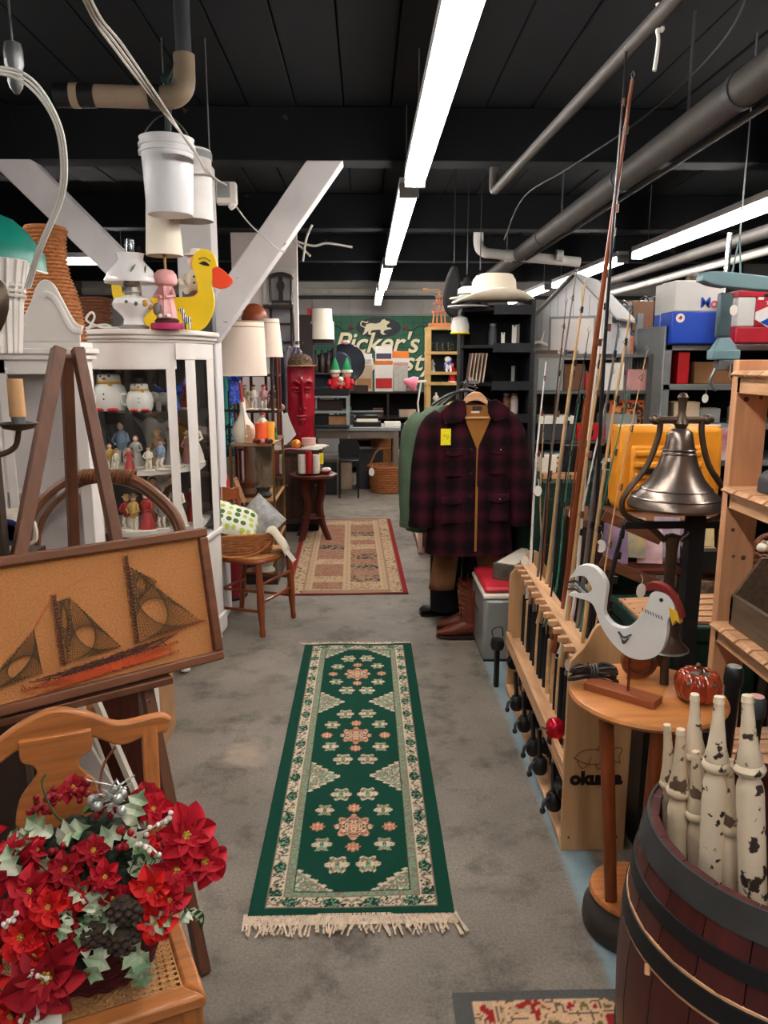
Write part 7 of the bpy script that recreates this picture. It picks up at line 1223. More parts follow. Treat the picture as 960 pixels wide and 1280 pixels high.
t = thing('storage_chest', 'dark green trunk on the floor behind the rooster', 'trunk', (1.45,3.28,0), R(0)); B().bb(-.28,.22,-.22,.22,0,.42).build('body', GM2, t, bevel=.01); B().bb(-.29,.23,-.23,.23,.42,.5).build('lid', GM2, t, bevel=.015)
for x in (-.2,.14): B().bb(x-.02,x+.02,-.238,-.22,.36,.46).build('latch', BRASS, t)
for i in range(5): 
    t = thing('slat_board', ('nearest','second','third','fourth','farthest')[i]+' pale wooden slat lying on the green trunk', 'board', (1.42,3.1+.075*i,.501+.0*i), R(-4+3*i), 'slats on the green trunk'); B().bb(-.25,.24,-.028,.028,0,.014).build('board', PINE, t, bevel=.002); B().cyl((-.23,0,.014),(-.23,0,.016),.005,n=8).build('nail', STEEL, t)
# ================================================================== RIGHT FOREGROUND
# ---- fishing rod rack with printed end panel
t = thing('rod_rack', 'plywood fishing rod rack with a printed logo on its end panel', 'rack', (.64,2.28,0))
endp = bez2([(0,.0),(0,.3),(0,.66),(.02,.72),(.06,.752),(.085,.78),(.12,.83),(.16,.84),(.2,.83),(.235,.78),(.26,.752),(.3,.72),(.32,.66),(.32,.3),(.32,0)],3)
for nm, y0, lean in (('end_panel',0,.0),('end_panel',1.27,.05)):
    b = B(); b.prism([(x*.66+lean,z*(.94 if y0 == 0 else .84)) for x,z in endp], y0-.009,y0+.009); b.build(nm, PLYZ, t, bevel=.002)
def strip(z, x0, w, th, nm, notch=False):
    b = B(); N_ = 12; b.M = Matrix()
    pts = [(x0+.0,.0),(x0+w,.0),(x0+w+.04,1.27),(x0+.045,1.27)]; b.add([(p[0],p[1],z-th) for p in pts]+[(p[0],p[1],z) for p in pts], [(0,1,2,3),(7,6,5,4),(0,4,5,1),(1,5,6,2),(2,6,7,3),(3,7,4,0)]); return b.build(nm, PINEY, t, bevel=.002)
strip(.66,.05,.06,.018,'upper_shelf'); strip(.27,.0,.2,.018,'lower_shelf'); strip(.03,.0,.2,.018,'base_board')
B().bar((.012,.0,.27),(.05,1.27,.27),.02,.06).build('front_rail', PINEY, t); B().bar((.14,.0,.5),(.18,1.27,.46),.018,.2).build('centre_board', PINEY, t)
for k in range(14):
    y = .08+.085*k; x = .05+.0325*y
    B().prism([(x-.035,y-.03),(x,y-.03),(x,y+.0),(x-.035,y-.008)], .642,.66, plane='xy').build('notch_finger', PINEY, t)
for x, z in ((.025,.05),(.185,.05),(.025,.25),(.19,.25),(.06,.66)): B().cyl((x,-.0105,z),(x,-.008,z),.004,n=8).build('screw', DGREY, t)
text('okuma', .062, 'lettering', BLACK, t, (.105,-.0105,.262), bold=.0035, ext=.0006)
fishp = bez([(.03,-.0105,.335),(.055,-.0105,.36),(.1,-.0105,.365),(.14,-.0105,.35),(.165,-.0105,.37),(.185,-.0105,.365),(.175,-.0105,.34),(.18,-.0105,.315),(.16,-.0105,.325),(.12,-.0105,.315),(.07,-.0105,.315),(.03,-.0105,.335)],4)
B().tube(fishp,.0012,4,cap=False).build('fish_outline', DWOOD, t); B().tube(bez([(.04,-.0105,.325),(.055,-.0105,.3),(.075,-.0105,.31),(.085,-.0105,.34)],4),.001,4).build('fish_outline', DWOOD, t); B().tube(bez([(.1,-.0105,.365),(.12,-.0105,.38),(.13,-.0105,.355)],4),.001,4).build('fish_outline', DWOOD, t); B().tube(bez([(.1,-.0105,.315),(.11,-.0105,.295),(.13,-.0105,.315)],4),.001,4).build('fish_outline', DWOOD, t)
# ---- rods
WROD = mat('white_rod', (220,214,206), rough=.35); BROD = mat('brown_rod', (120,58,28), rough=.35, var=.15); TROD = mat('tan_rod', (184,146,100), rough=.4, var=.1); KROD = mat('black_rod', (24,24,26), rough=.3); GROD = mat('green_rod', (60,120,96), rough=.35); SROD = mat('silver_rod', (130,126,122), rough=.3, metal=.5); CORK = mat('cork_grip', (196,156,110), rough=.85, sc=50); FOAM = mat('foam_grip', (20,20,21), rough=.9)
RODS = [('thin white rod with red wraps at the far end of the rod rack',(.80,3.45,1.592),3.45,.006,WROD,FOAM),('black thin rod, farthest in the rod rack',(.758,3.5,1.634),3.5,.004,KROD,FOAM),('thin brown rod beside the white one',(.84,3.3,1.83),3.36,.004,BROD,FOAM),('silver rod with a looped tip left of the tan ones',(.85,3.2,1.946),3.26,.006,SROD,FOAM),('tan bamboo rod with dark bands in front of the barn door',(.86,3.1,1.89),3.15,.009,TROD,CORK),('short green rod in the middle of the rack',(.852,3.05,1.506),3.06,.004,GROD,FOAM),('thin dark rod between the green and the red brown rods',(.85,2.98,1.7),2.97,.0035,KROD,FOAM),('very tall red brown rod reaching up to the ceiling pipes',(.838,2.6,2.46),2.82,.013,BROD,CORK),('white rod right of the red brown one',(.85,2.78,1.88),2.76,.007,WROD,FOAM),('tan rod with a black looped tip',(.83,2.68,1.755),2.68,.008,TROD,FOAM),('grey rod with black ferrules near the front of the rack',(.84,2.6,1.7),2.6,.008,SROD,FOAM),('tallest black rod reaching up to the ceiling pipes',(.815,2.6,2.54),2.52,.008,KROD,FOAM),('tan rod with a forked tip nearest the round table',(.835,2.48,1.74),2.45,.007,TROD,CORK),('thin pale rod leaning right at the near end of the rack',(.885,2.45,1.62),2.4,.003,CORK,FOAM),('slim amber rod between the two farthest rods',(.79,3.4,1.35),3.41,.004,TROD,CORK),('thin black rod just behind the silver rod',(.82,3.24,1.72),3.2,.003,KROD,FOAM),('pale grey rod beside the bamboo rod',(.845,3.12,1.62),3.1,.0045,SROD,FOAM),('dark brown rod left of the tall red brown rod',(.83,2.92,1.45),2.91,.005,BROD,CORK),('white tipped rod in front of the brown ones',(.86,2.7,1.55),2.72,.005,WROD,CORK),('thin green rod near the tallest black rod',(.87,2.55,1.5),2.56,.004,GROD,FOAM),('short thick black rod butt behind the rooster tail',(.83,2.4,1.08),2.37,.012,KROD,FOAM)]
for i, (l, tip, y, r_, m_, g) in enumerate(RODS):
    bx = .64+.03+.0325*(y-2.28); base = Vector((bx+.045,y,.06)); tip = Vector(tip); t = thing('fishing_rod', l, 'fishing rod', base, 0, 'rods in the rod rack'); d = tip-base; ln = d.length; u = d.normalized()
    # the lower part stands between the shelves, the rod leans gently above
    kn = Vector((.012+.06*(i%3)/3,0,.62)); P = [Vector((0,0,.42)), kn, kn+(d-kn)*.5+Vector((-.01,0,0)), d]
    B().tube(bez(P,5),[r_*1.45*(1-.7*k/15) for k in range(16)],7).build('blank', m_, t); B().tube([(0,0,.0),(.0,0,.1),(.001,0,.3),(.002,0,.44)],[.015,.013,.012,.01],9).build('grip', g, t); B().cyl((0,0,-.02),(0,0,.0),.016).build('butt_cap', BLACK, t)
    for f in (.35,.55,.75,.92):
        c = kn+(d-kn)*f; B().cyl(c-u*.012,c+u*.012,r_*1.3*(1.1-.6*f),n=7).build('wrap', DRED if i == 0 else (BROWN if i % 2 else BLACK), t); B().tube([c+Vector((-.004,-.006,-.008)),c+Vector((-.012-.004*(1-f),-.006,0)),c+Vector((-.004,-.006,.008))],.0011,4).build('line_guide', DGREY, t)
    B().tube([d,d+u*.012+Vector((.006,0,0)),d+u*.024,d+u*.012+Vector((-.006,0,0)),d],.0013,4,cap=False).build('tip_guide', STEEL, t)
    if i % 4 == 1 or i == 20: 
        o = B().cyl((-.045,-.02,.1),(-.045,.02,.1),.03,n=16).build('reel', BLACK, t, bevel=.004); B().bar((-.045,0,.1),(-.01,0,.14),.008,.008).build('reel_foot', BLACK, o); B().cyl((-.045,-.045,.115),(-.045,-.02,.1),.006,n=7).build('crank', CHROME, o)
t = thing('red_reel', 'red spincast reel on the lower shelf of the rod rack', 'fishing reel', (.665,2.5,.272)); b = B(); b.at((0,0,.05)).lathe([(0,-.04),(.025,-.035),(.034,-.015),(.034,.012),(.026,.03),(.008,.038),(0,.038)], n=18); b.build('shell', mat('red_metallic', (190,20,44), rough=.2, metal=.5), t); B().lathe([(.03,0),(.03,.012),(.02,.016)], n=14).build('foot', BLACK, t); B().cyl((-.03,-.01,.05),(-.055,-.01,.06),.005,n=7).build('crank', CHROME, t)
for i, (y, x) in enumerate(((3.2,.67),(3.0,.665),(2.8,.66),(2.66,.655),(2.42,.65))):
    t = thing('spinning_reel', ('farthest','second','third','fourth','nearest')[i]+' black spinning reel hanging under the lower rack shelf', 'fishing reel', (x,y,.06), .4, 'reels on the rod rack base'); B().lathe([(0,0),(.022,0),(.03,.015),(.028,.05),(.018,.065),(0,.066)], n=14).build('spool', BLACK, t); B().bar((0,0,.06),(-.01,0,.18),.014,.012).build('stem', BLACK, t); B().tube(bez([(-.02,0,.05),(-.05,-.01,.045),(-.055,-.012,.02)],4),.006,6).build('crank', DGREY, t); B().sph((-.055,-.012,.015),(.011,.011,.013),8).build('crank_knob', BLACK, t)
t = thing('loose_reel', 'black reel with looped line on the far end of the rod rack', 'fishing reel', (.645,3.58,.2), .3); B().lathe([(0,0),(.03,0),(.036,.02),(.03,.05),(0,.055)], n=16).build('spool', BLACK, t); B().tube(bez([(-.02,0,.05),(-.03,0,.1),(.02,0,.11),(.03,0,.06)],5),.003,5).build('line_loop', BLACK, t); B().bar((0,0,-.2),(0,0,.0),.02,.02).build('bracket', BLACK, t)
TAGS = [((.775,3.4,1.02),'far left beside the white rod'),((.84,3.05,.985),'on the green rod, folded'),((.81,2.9,.86),'round, hanging on the silver rod'),((.86,2.72,.93),'on the tan looped rod'),((.85,2.62,.8),'just above the rooster tail'),((.8,2.7,.77),'on the red brown rod'),((.885,2.36,.87),'long, right of the tail of the rooster'),((.705,2.5,.56),'low on the front rods'),((.74,3.46,.68),'on the far top of the rack')]
for p, l in TAGS: price_tag('white price tag '+l, p, .018, rz=rnd.uniform(-.5,.5))
# ---- round oak stand
t = thing('oak_stand', 'round two tier oak plant stand carrying the rooster', 'table', (.757,1.925,0))
B().lathe([(0,.695),(.19,.695),(.203,.702),(.207,.71),(.203,.718),(.19,.722),(0,.722)], n=48).build('top', mat('oak_top', (190,122,66), rough=.4, sc=4, st=(1,9,9), var=.2, coat=.2), t)
B().lathe([(0,.1),(.115,.1),(.122,.11),(.118,.122),(0,.125)], n=36).build('lower_tier', OAK, t); B().lathe([(0,0),(.13,0),(.138,.02),(.135,.06),(.12,.075),(.1,.1),(0,.1)], n=36).build('dark_base', mat('dark_iron_base', (52,44,40), rough=.5), t)
for a in (-2.62,-1.72,.6): B().tube([(.09*math.cos(a),.09*math.sin(a),.12),(.155*math.cos(a),.155*math.sin(a),.7)],[.017,.02],12).build('leg', CHERRYZ, t); B().cyl((.1*math.cos(a)*1.05,.1*math.sin(a)*1.05,.123),(.1*math.cos(a)*1.05,.1*math.sin(a)*1.05,.127),.006,n=8).build('screw_plug', DWOOD, t)
# ---- rooster
RW = mat('rooster_white', (222,220,216), rough=.55, var=.04); t = thing('wooden_rooster', 'white painted wooden rooster cutout on a small board', 'rooster', (.635,1.935,.722), R(-42)); t.scale = (.78,.78,.8)
rb = bez2([(-.135,.31),(-.1,.36),(-.045,.365),(-.0,.32),(.0,.26),(.0,.215),(.03,.185),(.07,.18),(.1,.2),(.125,.235),(.145,.28),(.155,.315),(.185,.325),(.22,.31),(.235,.275),(.215,.24),(.215,.19),(.2,.13),(.16,.095),(.1,.085),(.04,.115),(-.01,.17),(-.035,.225),(-.06,.245),(-.13,.25),(-.125,.262),(-.07,.27),(-.05,.29),(-.075,.325),(-.1,.325)],4)
B().prism(rb, -.013,.013).build('body', RW, t, bevel=.003)
B().prism(bez2([(.14,.318),(.138,.34),(.16,.352),(.2,.346),(.235,.315),(.262,.262),(.252,.255),(.228,.3),(.205,.322),(.17,.328)],4), -.014,.014).build('comb', mat('comb_red', (120,34,30), rough=.6), t, bevel=.003); B().prism([(.215,.285),(.245,.27),(.255,.235),(.24,.245),(.232,.225),(.222,.25)], -.015,.015).build('beak', mat('beak_yellow', (226,180,50), rough=.5), t, bevel=.002)
B().cyl((.19,-.0145,.3),(.19,-.0125,.3),.0065,n=12).build('eye', BLACK, t)
for k in range(3): B().tube(bez([(.055+.008*k,-.0135,.165-.012*k),(.075,-.0135,.15-.01*k),(.1-.005*k,-.0135,.165-.008*k)],4),.0035,5).build('painted_wing', DGREY if k % 2 == 0 else GREYP, t); B().tube(bez([(-.14,-.0135+.006,.295-.012*k),(-.11,-.005,.302-.014*k),(-.075,-.005,.28-.014*k),(-.058,-.005,.262-.01*k)],4),.0045,5).build('tail_feather', GREYP if k % 2 else DGREY, t)
for k in range(8): B().tube([(.13+.009*k,-.0135,.262-.002*k),(.134+.009*k,-.0135,.25-.002*k)],.0014,4).build('neck_stroke', BLACK, t)
for o in t.children: o.location.z += .06
B().cyl((.095,0,.02),(.095,0,.16),.005,n=8).build('leg_rod', MAHOG, t); B().bb(-.05,.2,-.036,.036,0,.026).build('board', mat('rooster_board', (142,76,44), rough=.45, sc=5, st=(1,9,9)), t, bevel=.002); B().bb(.1,.145,-.02,-.012,.0222,.0235).build('label_strip', TAN, t)
B().sph((.16,.02,.15),(.018,.006,.007),8).build('green_leaf', GREEN, t)
# ---- small bell post, cord, wood knot
t = thing('hand_bell', 'small dark bell on an iron post behind the rooster', 'bell', (.82,2.0,.722)); B().cyl((0,-.03,0),(0,-.02,.1),.012,n=12).build('post', DB, t); B().lathe([(.0,.2),(.02,.195),(.028,.17),(.032,.14),(.04,.115),(.056,.1),(.06,.092),(.054,.092),(.036,.112),(0,.18)], n=24, c=(.01,0,0)).build('bell', mat('bronze_brown', (84,66,56), rough=.35, metal=.7), t); B().lathe([(.058,.09),(.062,.093),(.058,.097)], n=24, c=(.01,0,0)).build('lip', STEEL, t); B().tube([(0,-.02,.09),(0,0,.12)],.009,7).build('arm', DB, t)
t = thing('wood_slice', 'round brown wooden disc standing behind the rooster legs', 'disc', (.765,2.02,.722)); b = B(); b.at((0,0,.05), rx=PI/2).lathe([(0,-.012),(.05,-.012),(.052,0),(.05,.012),(0,.012)], n=24); b.build('disc', CHERRY, t); b = B(); b.at((0,-.014,.05), rx=PI/2).lathe([(.03,0),(.033,.002),(.036,0)], n=24); b.build('ring', MAHOG, t)
t = thing('bundled_cord', 'brown electric cord bundled on the oak stand', 'cord', (.625,1.98,.723)); BC = mat('brown_cord', (50,40,36), rough=.5)
for k in range(6):
    q_ = random.Random(40+k); w = q_.uniform(.055,.08); z = .008+.007*k; dy = q_.uniform(-.012,.012)
    B().tube(bez([(0,.004,.012+z*.5),(-w*.5,-.018+dy,z+.012),(-w,-.004+dy,z),(-w*.55,.02+dy,z+.004),(0,.006,.016+z*.5),(w*.55,-.02-dy,z+.008),(w,.0-dy,z),(w*.5,.022-dy,z+.006),(0,.004,.012+z*.5)],5),.0042,5,cap=False).build('loop', BC, t)
for x in (-.008,.008,.0): B().tube([(x,.005+.018*math.cos(a*PI/5),.028+.022*math.sin(a*PI/5)) for a in range(11)],.0045,5,cap=False).build('wrap_turn', BC, t)
t = thing('ceramic_pumpkin', 'glazed orange red ceramic pumpkin on the oak stand', 'pumpkin', (.868,1.87,.722)); PG = mat('pumpkin_glaze', (150,56,28), rough=.15, var=.3, sc=10, coat=.5)
for k in range(10):
    a = 2*PI*k/10; B().sph((.034*math.cos(a),.034*math.sin(a),.042),(.027,.027,.04),12).build('lobe', PG, t)
B().tube([(0,0,.075),(.003,.0,.09),(-.006,-.004,.1)],[.012,.008,.006],8).build('stem', mat('pumpkin_stem', (110,60,36), rough=.5), t)
for a in (-1.2,.2,-2.4): b = B(); b.M = Matrix.Translation((.02*math.cos(a),.02*math.sin(a),.083)) @ Matrix.Rotation(a,4,'Z') @ Matrix.Rotation(.5,4,'Y'); b.prism(bez2([(0,-.008),(.02,-.02),(.03,-.008),(.05,0),(.03,.008),(.02,.02),(0,.008)],3),-.0015,.0015,plane='xy'); b.build('leaf', mat('pumpkin_leaf', (74,72,58), rough=.4), t)
# ---- brass bell on stand
BM = mat('tarnished_bell', (118,106,98), rough=.3, metal=.85, var=.25, sc=6); t = thing('ships_bell', 'large tarnished brass bell hung in an iron yoke', 'bell', (1.21,2.93,0))
B().lathe([(0,1.345),(.03,1.34),(.045,1.325),(.052,1.29),(.06,1.25),(.075,1.2),(.1,1.15),(.14,1.1),(.17,1.07),(.182,1.045),(.178,1.035),(.165,1.045),(.13,1.09),(.09,1.14),(.05,1.22),(0,1.3)], n=48).build('bell', BM, t)
for z, r_ in ((1.078,.165),(1.11,.133),(1.245,.0625),(1.26,.06)): B().lathe([(r_,z-.004),(r_+.004,z),(r_,z+.004)], n=48).build('raised_band', BM, t)
B().lathe([(.018,1.34),(.028,1.36),(.02,1.38),(.014,1.4),(.016,1.45),(.022,1.46),(.012,1.475),(0,1.478)], n=16).build('crown_post', DB, t); B().cyl((-.11,0,1.375),(.11,0,1.375),.013,n=12).build('yoke_bar', DB, t)
for s in (-1,1):
    B().sph((s*.1,0,1.375),.02,10).build('yoke_knob', DB, t); B().sph((s*.115,0,1.375),.014,8).build('yoke_end', DB, t); B().tube(bez([(s*.08,0,1.37),(s*.085,0,1.31),(s*.12,0,1.2),(s*.19,0,1.1),(s*.21,0,1.05),(s*.19,0,1.0),(s*.1,0,.96),(s*.03,0,.9)],5),.012,8).build('yoke_arm', DB, t)
B().tube([(0,0,1.2),(0,0,1.06)],.008,8).build('clapper_rod', DB, t); B().sph((0,0,1.05),.028,10).build('clapper', DB, t); B().lathe([(0,.02),(.02,.02),(.022,.86),(.03,.92),(0,.93)], n=12).build('iron_post', DB, t); B().bb(.06,.12,-.02,.04,.02,1.0).build('timber_post', BLACKM, t); B().bb(-.12,.14,-.1,.06,0,.025).build('base_plate', BLACKM, t); B().bb(-.2,.2,-.012,.012,.95,.975).build('cross_plate', BLACKM, t)
# ---- pine slat shelves at the right edge
t = thing('pine_shelves', 'raw pine shelf unit with slatted shelves at the right edge', 'shelves', (1.245,1.3,0))
KP = mat('knotty_pine', (200,146,106), rough=.6, sc=4, st=(11,11,1), var=.14, wear=((120,66,40), .735, 14))
for y in (1.3,): B().bb(0,.112,y-.02,y+.02,0,1.6).build('front_post', KP, t, bevel=.003); B().bb(.42,.53,y-.02,y+.02,0,1.6).build('rear_post', KP, t, bevel=.003)
B().bb(.42,.53,-.02,.02,0,1.6).build('rear_post', KP, t, bevel=.003)
for z in (.28,.69,1.175,1.565):
    B().bb(.0,.025,-.02 if z < .6 else .0,1.28,z-.075,z-.02).build('side_rail', PINEY, t, bevel=.003); B().bb(.505,.53,-.02,1.28,z-.075,z-.02).build('side_rail', PINEY, t, bevel=.003); B().bb(0,.53,1.26,1.28,z-.075,z-.02).build('cross_rail', PINEZ, t)
    for k in range(13):
        y = 1.235-.097*k; B().prism([(-.028,z-.012),(-.012,z),(.54,z),(.54,z-.02),(-.02,z-.02)], y-.043,y+.043).build('slat', PINE, t, bevel=.002)
for z, m_ in ((1.1,DWOOD),(.62,DWOOD)):
    for x in (.03,.085): B().cyl((x,1.277,z),(x,1.281,z),.004,n=8).build('nail', DGREY, t)
for x, z, r_ in ((.035,1.47,.009),(.085,1.475,.007),(.03,1.02,.007),(.075,.92,.009),(.04,.925,.006)): B().cyl((x,1.2785,z),(x,1.2805,z),r_,n=12).build('knot', BROWN, t)
t = thing('tool_caddy', 'grey wooden tool caddy on the lower pine shelf', 'caddy', (1.4,2.3,.691), R(0)); CW = wood('grey_old_wood', (96,78,62), 'y')
B().bb(-.13,.13,-.1,.24,0,.015).build('bottom', CW, t)
for x in (-.13,.115): B().bb(x,x+.015,-.1,.24,.015,.11).build('side', CW, t)
for y in (-.1,.225): B().prism([(-.13,.015),(.13,.015),(.13,.1),(.04,.24),(-.04,.24),(-.13,.1)], y,y+.015).build('end_board', CW, t)
B().bar((0,-.1,.215),(0,.24,.215),.02,.04).build('carry_bar', CW, t)
t = thing('teal_box', 'small teal box on the lower pine shelf', 'box', (1.262,2.12,.691), .2); B().bb(-.05,.05,-.04,.04,0,.045).build('body', mat('teal_card', (24,120,110), rough=.5), t, bevel=.004); B().bb(-.051,.051,-.041,.041,.028,.034).build('stripe', mat('lime_stripe', (150,190,90), rough=.5), t)
t = thing('grey_block', 'grey rounded block on the middle pine shelf', 'block', (1.37,2.42,1.176)); B().prism(bez2([(-.09,0),(-.085,.05),(-.05,.075),(.05,.075),(.09,.05),(.09,0)],4),-.04,.04).build('block', DGREY, t, bevel=.006); B().bb(-.07,.07,-.035,.035,-.001,.004).build('base', BLACK, t)
# shelf with curios behind the pine post
t = thing('rear_bench', 'brown bench seen behind the pine post', 'bench', (1.95,3.35,0)); B().bb(-.25,.4,-.25,.25,.6,.64).build('top', CHERRY, t, bevel=.004)
for x in (-.2,.35):
    for y in (-.2,.2): B().bb(x-.025,x+.025,y-.025,y+.025,0,.6).build('leg', DWOOD, t)
wbasket('small dark flower basket on the brown bench behind the pine post', (1.8,3.3,.641), .07,.12, DWICK, 1, 1.0)
for k in range(7): 
    a = 2*PI*k/7; t = thing('silk_rose', ('first','second','third','fourth','fifth','sixth','seventh')[k]+' pale silk rose in the small dark basket', 'flower', (1.8+.045*math.cos(a),3.3+.045*math.sin(a),.755), group='silk roses in the basket'); B().sph((0,0,.025),(.026,.026,.022),8).build('petals', (PINK,CREAM,TAN)[k%3], t); B().cyl((0,0,-.05),(0,0,.015),.003,n=5).build('stem', GREEN, t)
t = thing('step_stool', 'old wooden step stool under the brown bench', 'stool', (1.85,2.95,0)); B().bb(-.16,.2,-.12,.12,.42,.45).build('top', CW, t)
for x in (-.14,.18):
    for y in (-.1,.1): B().bar((x*1.2,y*1.2,0),(x,y,.42),.025,.025).build('leg', CW, t)
for i, (l, p, w, d, h, m_) in enumerate((('speckled gift box on the steel shelf behind the pine post',(1.98,4.72,.992),.14,.1,.1,mat('speckle_gift', (150,146,150), rough=.5, rgb2=(90,60,80), sc=30)),('pink and white gift bag behind the pine post',(2.2,4.7,.992),.14,.1,.2,MAGS[2]))): carton(l, p, w, d, h, m_)
# ---- barrel
BARC = (.815,1.30); t = thing('wooden_barrel', 'red brown wooden barrel with black hoops holding old spindles', 'barrel', (BARC[0],BARC[1],0)); t.scale = (1,1,.9)
STV = mat('red_stave', (74,26,24), rough=.45, sc=3, st=(9,9,1), var=.3, rn=.18, coat=.15, wear=((150,120,100), .715, 11)); HOOP = mat('black_hoop', (20,20,22), rough=.55, var=.25); RIM = mat('grey_rim', (52,51,50), rough=.75, var=.3, sc=10)
def brad(z): return .262+.045*(1-((z-.4)/.4)**2)
nst = 22; zs = [.0,.1,.2,.3,.4,.5,.6,.7,.79]
for k in range(nst):
    a0, a1 = 2*PI*k/nst+.003, 2*PI*(k+1)/nst-.003; b = B(); vs = []
    for z in zs:
        for rr, a in ((brad(z),a0),(brad(z)*1.003,(a0+a1)/2),(brad(z),a1),(brad(z)-.02,a1),(brad(z)-.02,a0)): vs.append((rr*math.cos(a),rr*math.sin(a),z))
    m5 = 5; b.add(vs, [(j*5+i,j*5+(i+1)%5,(j+1)*5+(i+1)%5,(j+1)*5+i) for j in range(len(zs)-1) for i in range(5)]+[tuple(range(5)),tuple((len(zs)-1)*5+i for i in range(5))]); b.build('stave', STV, t, bevel=.0015)
for z0, z1, m_ in ((.735,.795,RIM),(.655,.69,HOOP),(.555,.6,HOOP),(.2,.245,HOOP),(.11,.145,HOOP),(.0,.05,HOOP)):
    b = B(); b.lathe([(brad(z0)-.001,z0),(brad(z0)+.004,z0),(brad(z1)+.004,z1),(brad(z1)-.001,z1)], n=64); b.build('hoop', m_, t)
B().lathe([(0,.42),(.23,.42),(.23,.44),(0,.44)], n=32).build('inner_floor', DWOOD, t)
b = B(); b.lathe([(brad(.545)-.001,.545),(brad(.545)+.0015,.547),(brad(.552)+.0015,.553),(brad(.555)-.001,.555)], n=64); b.build('bare_wood_line', PINE, t)
b = B(); b.lathe([(brad(.6)-.001,.6),(brad(.6)+.0015,.601),(brad(.606)+.0015,.606),(brad(.608)-.001,.608)], n=64); b.build('bare_wood_line', PINE, t)
for a in (-2.0,-2.9): B().tube([(brad(.55)*1.01*math.cos(a),brad(.55)*1.01*math.sin(a),.552),(brad(.54)*1.02*math.cos(a+.02),brad(.54)*1.02*math.sin(a+.02),.535)],.006,5).build('chipped_splinter', PINE, t)
# ---- turned spindles
CHIP = mat('chipped_cream_paint', (222,204,178), rough=.6, var=.07, wear=((52,36,28), .62, 42)); CHIP2 = mat('heavily_chipped_paint', (214,196,170), rough=.6, var=.07, wear=((48,34,27), .565, 30)); CHIP3 = mat('worn_bare_paint', (204,184,156), rough=.7, var=.2, wear=((96,74,58), .6, 24))
SP = [('left spindle with a bare grey tip leaning in the barrel',(.645,1.40),(.628,1.41,.875),1.0,CHIP3),('thin spindle half hidden behind the leftmost one',(.67,1.45),(.612,1.44,.87),.85,CHIP3),('spindle leaning left over the pumpkin',(.70,1.44),(.655,1.42,.945),1,CHIP),('straight speckled spindle in the middle of the barrel',(.665,1.29),(.65,1.31,.99),1.05,CHIP),('spindle with large dark chips at the right of the barrel',(.715,1.19),(.665,1.24,1.025),1.1,CHIP2),('shorter worn spindle between the speckled and chipped ones',(.70,1.25),(.675,1.3,.87),.8,CHIP3),('short spindle behind the left pair',(.685,1.36),(.65,1.385,.84),.95,CHIP3),('spindle at the right edge of the barrel, cut by the frame',(.8,1.22),(.79,1.28,.93),.9,CHIP3)]
for l, (bx, by), tp, sc, m_ in SP:
    base = Vector((bx,by,.4)); d = Vector(tp)-base; ln = d.length; t = thing('turned_spindle', l, 'spindle', base, group='spindles in the barrel'); t.rotation_mode = 'QUATERNION'; t.rotation_quaternion = d.to_track_quat('Z','Y')
    top = ln; r0 = .022*sc; k = .64
    B().lathe([(0,0),(r0*.9,0),(r0,.1),(r0*.98,top-.27*k),(r0*.86,top-.25*k),(r0*.72,top-.24*k),(r0*.78,top-.228*k),(0,top-.226*k)], n=18).build('shaft', m_, t)
    B().lathe([(0,top-.233*k),(r0*.72,top-.232*k),(r0*1.02,top-.222*k),(r0*1.15,top-.21*k),(r0*1.02,top-.198*k),(r0*.85,top-.192*k),(0,top-.19*k)], n=18).build('ring_bead', m_, t); B().lathe([(r0*.92,top-.196*k),(r0*.98,top-.188*k),(r0*.72,top-.15*k),(r0*.5,top-.08*k),(r0*.4,top-.02*k),(r0*.46,top-.018*k),(r0*.38,top),(0,top)], n=18).build('finial_neck', m_, t)
# ---- canes and crate to the right of the stand
for i, (x, y, z, l) in enumerate(((1.09,2.12,.66,'black topped cane behind the oak stand on the right'),(1.1,2.0,.62,'cane with a red and white cap'),(1.14,1.92,.6,'grey handled cane at the right edge'))):
    t = thing('walking_cane', l, 'cane', (x,y,0)); B().cyl((0,.03,0),(0,0,z),.016,.022).build('shaft', BLACK, t); B().lathe([(0,0),(.026,0),(.028,.02),(.026,.05),(.02,.058),(0,.058)], c=(0,0,z-.01), n=16).build('cap', (BLACK,DGREY,GREYP)[i], t); B().cyl((0,0,z+.048),(0,0,z+.05),.02,n=16).build('cap_badge', (GREYP,PINK,DGREY)[i], t)
t = thing('black_crate', 'black crate on the floor behind the oak stand', 'crate', (1.02,2.4,0)); 
for a in ((-.13,.15,-.13,.15,0,.02),(-.13,-.115,-.13,.15,.02,.42),(.135,.15,-.13,.15,.02,.42),(-.115,.135,.135,.15,.02,.42),(-.115,.135,-.13,-.115,.02,.42)): B().bb(*a).build('panel', BLACK, t)
t = thing('pale_crate', 'pale wooden box behind the barrel at the right edge', 'crate', (1.12,1.78,0)); 
for z in (.12,.27,.42): B().bb(-.12,.13,-.1,.1,z-.06,z+.06).build('slat', PINE, t, bevel=.003)
for x in (-.115,.125): B().bb(x-.006,x+.006,-.105,.105,0,.48).build('corner_post', PINE, t)
t = thing('paper_sheet', 'white printed sheet tucked in the barrel at the right edge', 'paper', (.79,1.1,.6), .2); B().bb(-.04,.04,-.001,.001,0,.2).build('sheet', PAPER, t); B().bb(-.03,.03,-.0015,-.001,.1,.12).build('print_line', PBLUE, t)
